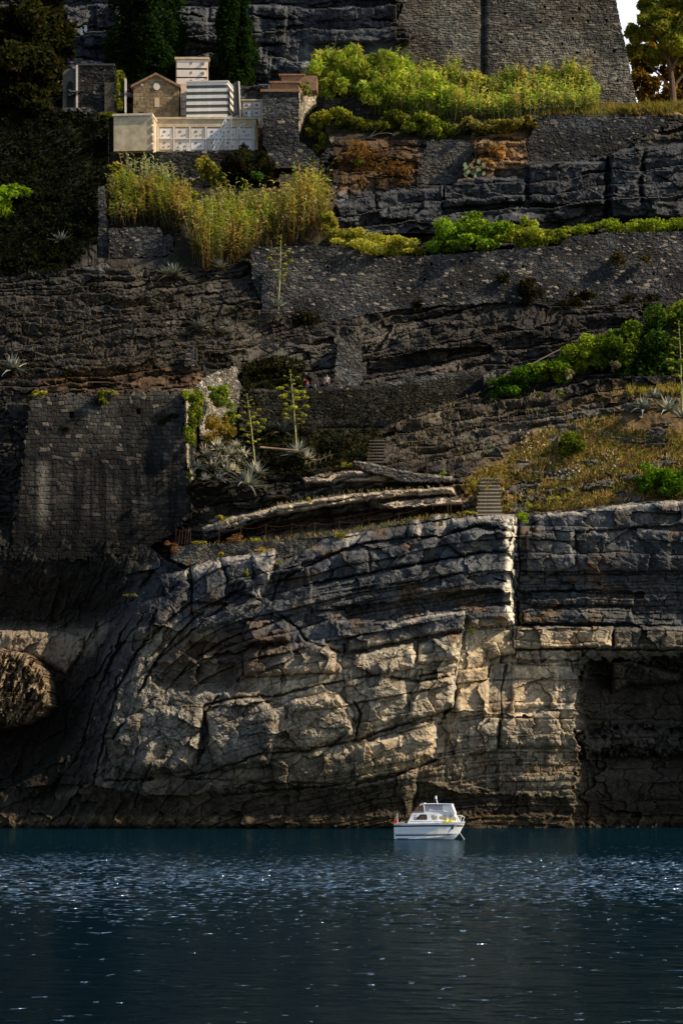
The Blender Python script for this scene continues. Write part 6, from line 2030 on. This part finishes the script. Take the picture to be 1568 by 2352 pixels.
    for y in (-.66, .66):
        T = lambda zx, zy: (U(zx, zy)[0], y, U(zx, zy)[1])
        m.tube([T(690, 272), T(900, 270), T(1155, 276)], .032, 6)
        m.tube([T(692, 400), T(676, 276)], .034, 6)
    m.tube([(U(690, 272)[0], -.66, U(690, 272)[1]), (U(690, 272)[0], .66, U(690, 272)[1])], .03, 6)
    m.tube([(U(1155, 276)[0], -.66, U(1155, 276)[1]), (U(1155, 276)[0], .66, U(1155, 276)[1])], .03, 6)
    m.build('screen_frame', GEL, root, local=True)
    sheet('sun_top', [(925, 268), (1150, 272), (1140, 258), (935, 256)], NAVY, -.5, root, 1.0)
    m = MB()
    a = [U(500, 408), U(684, 404), U(672, 300), U(610, 292), U(560, 335)]
    m.extr(a, -.62, .62)
    m.build('folded_canopy', CANV, root, local=True)
    m = MB()
    a = [U(598, 300), U(630, 262), U(690, 252), U(676, 280), U(640, 296)]
    m.extr(a, -.63, .63)
    m.build('canopy_flap', WCAN, root, local=True)
    sheet('roof_edge', [(492, 418), (690, 414), (690, 402), (505, 408)], flat_mat('grey_edge', (.4, .4, .46), .5), -.72, root, 1.44)
    x, z = U(752, 345)
    MB().box(x - .1, x + .12, -.3, .1, z - .14, z + .06).build('helm_seat', GEL, root, local=True, bevel=.03)
    m = MB()
    x0, z0 = U(955, 388)
    x1, z1 = U(884, 178)
    mast = m.tube([(x0, -.60, z0), (x1, -.5, z1)], .034, 8).build('mast', GEL, root, local=True)
    m = MB().tube([(x1, -.5, z1 - .02), (x1 - .01, -.5, z1 + .07), (x1 - .01, -.5, z1 + .1), (x1 - .01, -.5, z1 + .2)], [.10, .09, .07, .09], 10)
    m.build('mast_light', GEL, mast, local=True)
    # bow rail
    m = MB()
    for y in (-.30, .30):
        k = .3 if y < 0 else -.3
        T = lambda zx, zy, yy=y: (U(zx, zy)[0], yy, U(zx, zy)[1])
        m.tube([T(1245, 575, y * 1.5), T(1252, 470, y * 1.5), T(1300, 474, y * 1.2), T(1362, 506, y * .3)], .022, 6)
        m.tube([T(1282, 585, y * 1.2), T(1302, 476, y * 1.2)], .022, 6)
        m.tube([T(1330, 588, y * .6), T(1356, 505, y * .4)], .022, 6)
    m.tube([(U(1362, 506)[0], -.09, U(1362, 506)[1]), (U(1362, 506)[0], .09, U(1362, 506)[1])], .022, 6)
    m.build('bow_rail', STEEL, root, local=True)
    # anchor line + hawse
    x, b, z = at(.86, vz(.86, .86))
    MB().tube([(x - .05, -b - .05, z + .12), (x - .02, -b - .06, z), (x - .06, -b - .04, z - .12)], [.05, .07, .05], 8).build('hawse_fitting', BLK, root, local=True)
    x2, b2, z2 = at(.88, vz(.88, 1.0))
    MB().tube([(x2, -b2 - .06, 1.0), (x2 + .45, -b2 - .3, .38), (x2 + .85, -b2 - .5, -.18)], .024, 6).build('anchor_line', WCAN, root, local=True)
    # stern gear
    MB().box(.02, .30, -.30, .30, -.12, .06).build('outboard_leg', BLK, root, local=True, bevel=.04)
    m = MB()
    for (x0, x1, y0, y1, z0, z1) in ((.15, .42, -.85, -.5, 1.16, 1.23), (.45, .7, -.86, -.55, 1.16, 1.25), (.3, .6, .1, .5, 1.16, 1.3)):
        MB().box(x0, x1, y0, y1, z0, z1).build('deck_cushion', flat_mat('cushion', (.45, .36, .28), .9, .1, .2), root, local=True, bevel=.02)
    band('fender_rail', lambda s: 1.06, lambda s: 1.03, .0, .1, BLK, .03)
    fp = MB().tube([(.27, -.8, 1.16), (.22, -.8, 1.9)], .022, 6).build('flag_pole', GEL, root, local=True)
    cols = ((.02, .30, .12), (.75, .75, .72), (.65, .05, .03))
    fx = [(.10, 1.56, 1.84), (.10, 1.52, 1.60), (.06, 1.27, 1.54)]
    for i, cc in enumerate(cols):
        m = MB()
        vs, fs = [], []
        for j in range(6):
            t = j / 5.
            w = .02 * math.sin(j * 2.1)
            zt, zb = (1.86 - i * .10 - t * .03, 1.60 - i * .13 - t * .02)
            zt = 1.86 - .0 - i * .13 - .08 * t
            zb = zt - .15 - .03 * (i == 2) - .06 * (i == 0)
            vs += [(.235 - .17 * t, -.8 + w, zb), (.235 - .17 * t, -.8 + w, zt)]
        fs = [(2 * j, 2 * j + 2, 2 * j + 3, 2 * j + 1) for j in range(5)]
        m.add(vs, fs)
        m.build('flag_strip', flat_mat('flag_%d' % i, cc, .8, .1), fp, local=True)
    c = flat_mat('red_ring', (.7, .06, .03), .5)
    ring = [(.10 + .10 * math.cos(a), -.84, 1.30 + .12 * math.sin(a)) for a in np.linspace(0, 2 * math.pi, 13)]
    MB().tube(ring, .045, 6).build('lifebuoy', c, root, local=True)
    MB().box(-.06, .0, -.72, -.62, .72, .79).build('stern_light', flat_mat('green_light', (.1, .6, .1), .4), root, local=True, bevel=.01)
    # yellow bundle on the side deck -----------------------------------------
    Mx = Matrix.Rotation(R(-8), 4, 'Z')
    o0 = Vector((st.x, st.y, 0))
    vs, fs = [], []
    nu, nv = 18, 9
    rg = np.random.default_rng(4)
    for i in range(nu):
        for j in range(nv):
            u, v = i / (nu - 1.), j / (nv - 1.)
            x, _ = U(1012 + u * 178, 0)
            env = math.sin(math.pi * min(max(u, .03), .97)) ** .6
            ang = v * 2 * math.pi
            rr = (.085 + .05 * math.sin(u * 9) * math.sin(u * 3)) * env
            y = cab(x, 1.35) - .12 + math.cos(ang) * rr * .9
            z = 1.30 + math.sin(ang) * rr * 1.3 + .05 * env * (.6 - abs(u - .5)) + .015 * rg.normal()
            vs.append(tuple(o0 + Mx @ Vector((x, y, z))))
    for i in range(nu - 1):
        for j in range(nv - 1):
            a = i * nv + j
            fs.append((a, a + nv, a + nv + 1, a + 1))
    yb = MB().add(vs, fs).build('yellow_bundle', flat_mat('yellow_vinyl', (.80, .62, .02), .45, .4, .12, 8), smooth=True)
    tag(yb, 'bright yellow crumpled inflatable lying on the boat\'s side deck', 'inflatable')


make_boat()
# ================================================================== PEOPLE
SKIN = flat_mat('skin', (.42, .22, .14), .6, .3, .08)


def skinned(name, joints, edges, mat, parent, root_i=0, sub=2):
    me = bpy.data.meshes.new(name)
    o0 = world_loc(parent)
    me.from_pydata([tuple(Vector(j[0])) for j in joints], edges, [])
    o = bpy.data.objects.new(name, me)
    COLL.objects.link(o)
    o.parent = parent
    me.materials.append(mat)
    md = o.modifiers.new('skin', 'SKIN')
    md.use_smooth_shade = True
    for i, j in enumerate(joints):
        sv = me.skin_vertices[0].data[i]
        r = j[1]
        sv.radius = r if isinstance(r, tuple) else (r, r)
        sv.use_root = (i == root_i)
    s = o.modifiers.new('sub', 'SUBSURF')
    s.levels = s.render_levels = sub
    return o


def person(label, px, pyfeet, Y, J, shirt, trousers, hair, hat=False):
    """J: joint dictionary in metres, origin between the feet"""
    base = p1(px, pyfeet, Y)
    root = empty('person', base, label, 'person', None)
    g = lambda k: J[k]
    names = ['pel', 'wai', 'che', 'nec', 'hd0', 'hd1', 'shL', 'elL', 'wrL', 'shR', 'elR', 'wrR', 'hiL', 'knL', 'anL', 'toL', 'hiR', 'knR', 'anR', 'toR']
    rad = {'pel': (.16, .12), 'wai': (.145, .105), 'che': (.165, .115), 'nec': .058, 'hd0': .075, 'hd1': .088, 'sh': .062, 'el': .044, 'wr': .03, 'hi': .085, 'kn': .058, 'an': .04, 'to': .036}
    js = [(J[n], rad.get(n, rad.get(n[:2]))) for n in names]
    ix = {n: i for i, n in enumerate(names)}
    E = [('pel', 'wai'), ('wai', 'che'), ('che', 'nec'), ('nec', 'hd0'), ('hd0', 'hd1')]
    for s in 'LR':
        E += [('che', 'sh' + s), ('sh' + s, 'el' + s), ('el' + s, 'wr' + s), ('pel', 'hi' + s), ('hi' + s, 'kn' + s), ('kn' + s, 'an' + s), ('an' + s, 'to' + s)]
    edges = [(ix[a], ix[b]) for a, b in E]
    # palm and five separate fingers grow from each wrist
    for s in 'LR':
        w = Vector(J['wr' + s])
        d = (w - Vector(J['el' + s])).normalized()
        sd = d.cross(Vector((0, 1, 0)))
        sd = sd.normalized() if sd.length > .1 else Vector((1, 0, 0))
        js.append((w + d * .07, (.034, .018)))
        pi = len(js) - 1
        edges.append((ix['wr' + s], pi))
        for k, (o, l) in enumerate(((-.033, .062), (-.011, .078), (.011, .082), (.033, .07))):
            js.append((w + d * .095 + sd * o, .009))
            a = len(js) - 1
            js.append((w + d * (.095 + l * .6) + sd * o * 1.15 + Vector((0, -.008, -.004)), .008))
            js.append((w + d * (.095 + l) + sd * o * 1.2 + Vector((0, -.022, -.012)), .007))
            edges += [(pi, a), (a, a + 1), (a + 1, a + 2)]
        js.append((w + d * .05 - sd * .05, .011))
        a = len(js) - 1
        js.append((w + d * .09 - sd * .066, .009))
        edges += [(pi, a), (a, a + 1)]
    skinned('body', js, edges, SKIN, root)
    sc = lambda r, k: tuple(v * k for v in r) if isinstance(r, tuple) else r * k
    sj = ['wai', 'che', 'shL', 'shR', 'mL', 'mR', 'pe2', 'nk2']
    pos = {'mL': Vector(J['shL']).lerp(Vector(J['elL']), .75), 'mR': Vector(J['shR']).lerp(Vector(J['elR']), .75), 'pe2': Vector(J['pel']).lerp(Vector(J['wai']), .2), 'nk2': Vector(J['che']).lerp(Vector(J['nec']), .8)}
    rr = {'wai': (.165, .125), 'che': (.185, .135), 'shL': .08, 'shR': .08, 'mL': .068, 'mR': .068, 'pe2': (.175, .135), 'nk2': .072}
    js2 = [(pos.get(n, J.get(n)), rr[n]) for n in sj]
    skinned('shirt', js2, [(6, 0), (0, 1), (1, 2), (1, 3), (2, 4), (3, 5), (1, 7)], shirt, root)
    js3 = [(J['pel'], (.178, .135)), (J['hiL'], .1), (J['knL'], .074), (Vector(J['knL']).lerp(Vector(J['anL']), .85), .06), (J['hiR'], .1), (J['knR'], .074), (Vector(J['knR']).lerp(Vector(J['anR']), .85), .06), (Vector(J['pel']).lerp(Vector(J['wai']), .4), (.165, .125))]
    skinned('trousers', js3, [(0, 7), (0, 1), (1, 2), (2, 3), (0, 4), (4, 5), (5, 6)], trousers, root)
    h0, h1 = Vector(J['hd0']), Vector(J['hd1'])
    up = (h1 - h0).normalized()
    fwd = J['face'].normalized()
    c = h0.lerp(h1, .55)
    V, F = [], []
    for i in range(9):                                   # hair / hat cap over the skull
        th = .02 + i / 8. * 1.65
        for j in range(16):
            a = j * math.pi / 8
            sdv = up.cross(fwd)
            r = .118
            back = 1.0 if math.cos(a) < .35 else (1.0 if th < 1.15 else .55)
            p = c + up * math.cos(th) * r * 1.12 + (fwd * math.cos(a) * 1.0 + sdv * math.sin(a) * .86) * math.sin(th) * r * back
            if hat and i == 8:
                p = c + (fwd * math.cos(a) * 1.25 + sdv * math.sin(a)) * r * 1.25
            V.append(p)
    for i in range(8):
        for j in range(16):
            a, b = i * 16 + j, i * 16 + (j + 1) % 16
            F.append((a, b, b + 16, a + 16))
    MB().add(V, F).build('hat' if hat else 'hair', hair, root, local=True, smooth=True)
    sdv = up.cross(fwd)
    eyem = flat_mat('eye_dark', (.03, .02, .015), .3)
    for s in (-1, 1):
        e = c + fwd * .086 + sdv * s * .034 + up * .004
        MB().tube([e - sdv * .012, e, e + sdv * .012], [.004, .009, .004], 6).build('eye', eyem, root, local=True)
        q = c + sdv * s * .088 - up * .01
        MB().tube([q + up * .03, q + sdv * s * .012, q - up * .03], [.008, .014, .007], 6).build('ear', SKIN, root, local=True)
    n = c + fwd * .09 - up * .012
    MB().tube([n + up * .028, n + fwd * .022 - up * .012, n - up * .024], [.008, .016, .008], 6).build('nose', SKIN, root, local=True)
    n = c + fwd * .084 - up * .058
    MB().tube([n - sdv * .024, n + fwd * .004, n + sdv * .024], [.003, .007, .003], 6).build('mouth', flat_mat('lips', (.32, .11, .09), .5), root, local=True)


Vv = lambda x, y, z: Vector((x, y, z))
# standing: weight on the left hand side, looking out over the wall
J2 = dict(pel=Vv(0, 0, .95), wai=Vv(0, -.01, 1.12), che=Vv(.0, -.02, 1.36), nec=Vv(.02, -.03, 1.52), hd0=Vv(.03, -.05, 1.59), hd1=Vv(.035, -.06, 1.70),
          shL=Vv(-.20, -.01, 1.42), elL=Vv(-.25, .02, 1.14), wrL=Vv(-.22, -.10, .92), shR=Vv(.21, -.01, 1.42), elR=Vv(.27, .0, 1.14), wrR=Vv(.26, -.14, .92),
          hiL=Vv(-.10, 0, .88), knL=Vv(-.11, -.02, .5), anL=Vv(-.11, .03, .08), toL=Vv(-.12, -.12, .04), hiR=Vv(.10, 0, .88), knR=Vv(.12, -.02, .5), anR=Vv(.13, .03, .08), toR=Vv(.15, -.12, .04), face=Vv(.25, -1, -.1))
person('standing person in a pale grey T-shirt, one hand on the wall', 750, 900, 283.9, J2, flat_mat('grey_cotton', (.42, .40, .36), .9, .1, .1), flat_mat('dark_trousers', (.06, .06, .07), .9, .1), flat_mat('brown_hair', (.06, .035, .02), .8))
# bending forward over the wall, head down to the left
J1 = dict(pel=Vv(.14, .12, .92), wai=Vv(.09, .02, 1.04), che=Vv(-.03, -.12, 1.19), nec=Vv(-.15, -.22, 1.22), hd0=Vv(-.21, -.27, 1.21), hd1=Vv(-.27, -.31, 1.26),
          shL=Vv(-.14, -.16, 1.12), elL=Vv(-.16, -.30, .94), wrL=Vv(-.28, -.36, .90), shR=Vv(.13, -.14, 1.24), elR=Vv(.27, -.22, 1.02), wrR=Vv(.22, -.36, .88),
          hiL=Vv(.04, .10, .86), knL=Vv(.03, -.02, .5), anL=Vv(.02, .10, .08), toL=Vv(.0, -.06, .04), hiR=Vv(.22, .10, .86), knR=Vv(.23, .0, .5), anR=Vv(.24, .12, .08), toR=Vv(.25, -.04, .04), face=Vv(-.5, -.5, -.75))
person('person in a crimson T-shirt and pale cap bending over the wall', 701, 901.5, 283.9, J1, flat_mat('crimson_cotton', (.24, .012, .06), .9, .1, .1), flat_mat('navy_trousers', (.04, .04, .06), .9, .1), flat_mat('straw_cap', (.50, .43, .30), .9, .1), hat=True)
tag(MB().tube([p1(724, 888, 283.2), p1(724, 883.5, 283.2), p1(724, 881, 283.2)], [.05, .05, .02], 8).build('bottle', flat_mat('pale_blue_plastic', (.3, .42, .45), .3, .5)), 'pale blue bottle on the wall between the two people', 'bottle')
# ================================================================== SEA
def make_sea():
    m, N, L = newmat('sea_water')
    out = N.new('ShaderNodeOutputMaterial')
    b = N.new('ShaderNodeBsdfDiffuse')                    # light scattered back out of the water body
    gl = N.new('ShaderNodeBsdfGlossy')                    # surface reflection, tinted blue to shift it towards teal
    gl.inputs['Roughness'].default_value = .06
    gl.inputs['Color'].default_value = (.60, .78, .95, 1)
    lw = N.new('ShaderNodeLayerWeight')
    lw.inputs['Blend'].default_value = .5
    mrf = N.new('ShaderNodeMapRange')
    mrf.inputs['From Min'].default_value = .5
    mrf.inputs['To Min'].default_value = .03
    mrf.inputs['To Max'].default_value = .40
    L.new(lw.outputs['Facing'], mrf.inputs['Value'])
    mixw = N.new('ShaderNodeMixShader')
    L.new(mrf.outputs['Result'], mixw.inputs[0])
    L.new(b.outputs[0], mixw.inputs[1])
    L.new(gl.outputs[0], mixw.inputs[2])
    tc = N.new('ShaderNodeTexCoord')
    n = N.new('ShaderNodeTexNoise')
    n.inputs['Scale'].default_value = 9.
    n.inputs['Detail'].default_value = 3
    bp = N.new('ShaderNodeBump')
    bp.inputs['Strength'].default_value = .35
    bp.inputs['Distance'].default_value = .012
    L.new(tc.outputs['Object'], n.inputs['Vector'])
    sep = N.new('ShaderNodeSeparateXYZ')
    L.new(tc.outputs['Object'], sep.inputs[0])

    def mth(op, a, c, clamp=False):
        q = N.new('ShaderNodeMath')
        q.operation = op
        q.use_clamp = clamp
        for i, v in enumerate((a, c)):
            if isinstance(v, (int, float)):
                q.inputs[i].default_value = v
            else:
                L.new(v, q.inputs[i])
        return q.outputs[0]

    def nz(sx, sy, off, detail=1.):
        mp = N.new('ShaderNodeMapping')
        mp.inputs['Scale'].default_value = (sx, sy, 1)
        mp.inputs['Location'].default_value = (off, off * 1.7, 0)
        q = N.new('ShaderNodeTexNoise')
        q.inputs['Scale'].default_value = 1
        q.inputs['Detail'].default_value = detail
        L.new(tc.outputs['Object'], mp.inputs['Vector'])
        L.new(mp.outputs['Vector'], q.inputs['Vector'])
        return q.outputs['Fac']

    def ramp(stops):
        r = N.new('ShaderNodeValToRGB')
        e = r.color_ramp.elements
        e[0].position, e[0].color = stops[0][0] / 280., (stops[0][1],) * 3 + (1,)
        e[1].position, e[1].color = stops[-1][0] / 280., (stops[-1][1],) * 3 + (1,)
        for p, v in stops[1:-1]:
            k_ = e.new(p / 280.)
            k_.color = (v,) * 3 + (1,)
        L.new(mth('DIVIDE', sep.outputs['Y'], 280.), r.inputs[0])
        return r.outputs[0]
    # steep little cat's-paw crests: dense in the wind belt, rare elsewhere
    belt = ramp([(40, .0), (60, .03), (78, .10), (88, .5), (100, .85), (135, 1.), (152, .7), (168, .25), (190, .05), (260, 0.)])
    patch = nz(.11, .05, 4., 2.)
    thr = mth('SUBTRACT', .742, mth('ADD', mth('MULTIPLY', belt, .172), mth('MULTIPLY', mth('SUBTRACT', patch, .5), .22)))
    c1 = mth('MULTIPLY', mth('SUBTRACT', nz(2.6, 1.1, 0.), thr), 1., True)
    c2 = mth('MULTIPLY', mth('SUBTRACT', nz(1.3, 1.5, 9.), mth('ADD', thr, .0)), 1., True)
    hh = mth('ADD', mth('MULTIPLY', c1, 3.6), mth('MULTIPLY', c2, 3.6))
    hh = mth('ADD', hh, mth('MULTIPLY', n.outputs['Fac'], .007))
    dp = ramp([(0, 0.), (50, .0), (90, .35), (170, .8), (215, 1.), (280, 1.)])
    mxr = N.new('ShaderNodeMixRGB')
    mxr.inputs['Color1'].default_value = (.0008, .0066, .0115, 1)
    mxr.inputs['Color2'].default_value = (.0009, .0115, .0180, 1)
    L.new(dp, mxr.inputs['Fac'])
    L.new(mxr.outputs['Color'], b.inputs['Color'])
    bp.inputs['Strength'].default_value = 1.
    bp.inputs['Distance'].default_value = 1.
    L.new(hh, bp.inputs['Height'])
    L.new(bp.outputs['Normal'], gl.inputs['Normal'])
    L.new(mixw.outputs[0], out.inputs['Surface'])
    # real waves where one looks across the water, flat sheet beyond
    rows = [30.]
    while rows[-1] < 268:
        rows.append(rows[-1] + max(.05, rows[-1] ** 2 / 26100. * 1.0))
    rows = np.array(rows)
    cols = np.linspace(-1000, 1000, 1250)
    Yg, Cg = np.meshgrid(rows, cols, indexing='ij')
    Xg = Cg * (Yg + 20) / FPX
    # calm under the cliff, wind-ruffled belt farther out, lazy ripples near by
    rough = np.interp(Yg, [30, 48, 62, 76, 88, 105, 130, 150, 165, 185, 215, 268], [1.0, 1.0, 1.0, 1.1, 1.6, 2.4, 2.8, 2.3, 1.2, .75, .6, .4])
    rough = rough * (.55 + .9 * vn(Xg / 11., Yg / 22., 3)) * (.7 + .6 * vn(Xg / 3., Yg / 7., 4))
    H = np.zeros(Xg.shape)
    for lam, sl, s in ((.22, .030, 1), (.42, .040, 2), (.8, .034, 3), (1.7, .016, 4), (4., .006, 5)):
        wx, wy = Xg + .5 * lam * fbm(Xg / (3 * lam), Yg / (3 * lam), 40 + s, 2), Yg + .22 * Xg
        q = (vn(wx / (lam * .95), wy / (lam * .5), 10 + s) - .5) * 2
        H += q * sl * lam / 2.2
    # sharp little crests, sparse
    cr = 0 * np.clip(vn(Xg / .26, Yg / .5, 31) - .74, 0, 1) * np.clip(vn(Xg / 2.2, Yg / 3.2, 32) - .3, 0, 1)
    H = H * rough + 1.1 * cr * rough * np.interp(Yg, [30, 50, 70, 90, 165, 190], [.12, .18, .4, 1.2, 1.2, .2])
    edge = np.minimum(sst(0, 6, Yg - 30), sst(0, 40, 1000 - abs(Cg)))
    H *= edge
    h, w = Xg.shape
    V = np.stack([Xg, Yg, H], -1).reshape(-1, 3)
    idx = np.arange(h * w).reshape(h, w)
    F = np.stack([idx[:-1, :-1].ravel(), idx[:-1, 1:].ravel(), idx[1:, 1:].ravel(), idx[1:, :-1].ravel()], 1)
    k = len(V)
    a, b_, c, d = [V[i] for i in (idx[0, 0], idx[0, -1], idx[-1, -1], idx[-1, 0])]
    ext = np.array([[-900, -500, 0], [900, -500, 0], [900, 320, 0], [-900, 320, 0]], float)
    V = np.concatenate([V, ext])
    F = np.concatenate([F, [[k, k + 1, idx[0, -1], idx[0, 0]], [k + 1, k + 2, idx[-1, -1], idx[0, -1]], [k + 2, k + 3, idx[-1, 0], idx[-1, -1]], [k + 3, k, idx[0, 0], idx[-1, 0]]]])
    o = npmesh('sea', V, F, m, None, None, True, origin=(0, 0, 0))
    tag(o, kind='structure')


make_sea()
# ================================================================== LIGHT + CAMERA
AZ, EL = -15., 39.                    # sun: to the right and a little behind the cliff face
dsun = Vector((math.cos(R(EL)) * math.cos(R(AZ)), math.cos(R(EL)) * math.sin(R(AZ)), math.sin(R(EL))))
sl = bpy.data.lights.new('sun', 'SUN')
sl.energy = 5.0
sl.angle = R(.53)
sl.color = (1.0, .86, .64)
so = bpy.data.objects.new('sun', sl)
COLL.objects.link(so)
so.location = (120, 200, 200)
so.rotation_euler = (-dsun).to_track_quat('-Z', 'Y').to_euler()
world = bpy.data.worlds.new('World')
scene.world = world
world.use_nodes = True
wn, wl = world.node_tree.nodes, world.node_tree.links
wn.clear()
sky = wn.new('ShaderNodeTexSky')
sky.sky_type = 'NISHITA'
sky.sun_disc = False
sky.sun_elevation = R(EL)
sky.sun_rotation = R(90 - AZ)
sky.air_density = 1.0
sky.dust_density = 1.0
bg = wn.new('ShaderNodeBackground')
SKYS = .12
bg.inputs['Strength'].default_value = SKYS
wo = wn.new('ShaderNodeOutputWorld')
# white glow added behind the hill: pale sky corner, water glints, rim light
tc = wn.new('ShaderNodeTexCoord')
dt = wn.new('ShaderNodeVectorMath')
dt.operation = 'DOT_PRODUCT'
dt.inputs[1].default_value = Vector((.12, 1, .40)).normalized()
wl.new(tc.outputs['Generated'], dt.inputs[0])
mr = wn.new('ShaderNodeMapRange')
mr.interpolation_type = 'SMOOTHSTEP'
mr.inputs['From Min'].default_value = .62
mr.inputs['From Max'].default_value = .90
wl.new(dt.outputs['Value'], mr.inputs['Value'])
cn = wn.new('ShaderNodeTexNoise')
cn.inputs['Scale'].default_value = 3.5
cn.inputs['Detail'].default_value = 6
wl.new(tc.outputs['Generated'], cn.inputs['Vector'])
cr = wn.new('ShaderNodeMapRange')
cr.inputs['From Min'].default_value = .3
cr.inputs['From Max'].default_value = .6
cr.inputs['To Min'].default_value = .6
wl.new(cn.outputs['Fac'], cr.inputs['Value'])
mu = wn.new('ShaderNodeMath')
mu.operation = 'MULTIPLY'
wl.new(mr.outputs['Result'], mu.inputs[0])
wl.new(cr.outputs['Result'], mu.inputs[1])
mxc = wn.new('ShaderNodeMixRGB')
mxc.inputs['Color2'].default_value = (1.35 / SKYS, 1.4 / SKYS, 1.5 / SKYS, 1)
wl.new(mu.outputs[0], mxc.inputs['Fac'])
wl.new(sky.outputs['Color'], mxc.inputs['Color1'])
wl.new(mxc.outputs['Color'], bg.inputs['Color'])
wl.new(bg.outputs['Background'], wo.inputs['Surface'])

cd = bpy.data.cameras.new('camera')
cam = bpy.data.objects.new('camera', cd)
COLL.objects.link(cam)
cam.location = (0, 0, CAMZ)
cam.rotation_euler = (R(90), 0, 0)
cd.sensor_fit = 'HORIZONTAL'
cd.sensor_width = 24.
cd.lens = FPX / 1568. * 24.
cd.shift_y = (HY - 1176.) / 1568.
cd.clip_start = .5
cd.clip_end = 4000.
scene.camera = cam
scene.view_settings.view_transform = 'Standard'
scene.view_settings.look = 'None'
scene.view_settings.exposure = 0
scene.view_settings.gamma = 1
scene.cycles.max_bounces = 6
scene.cycles.transparent_max_bounces = 8
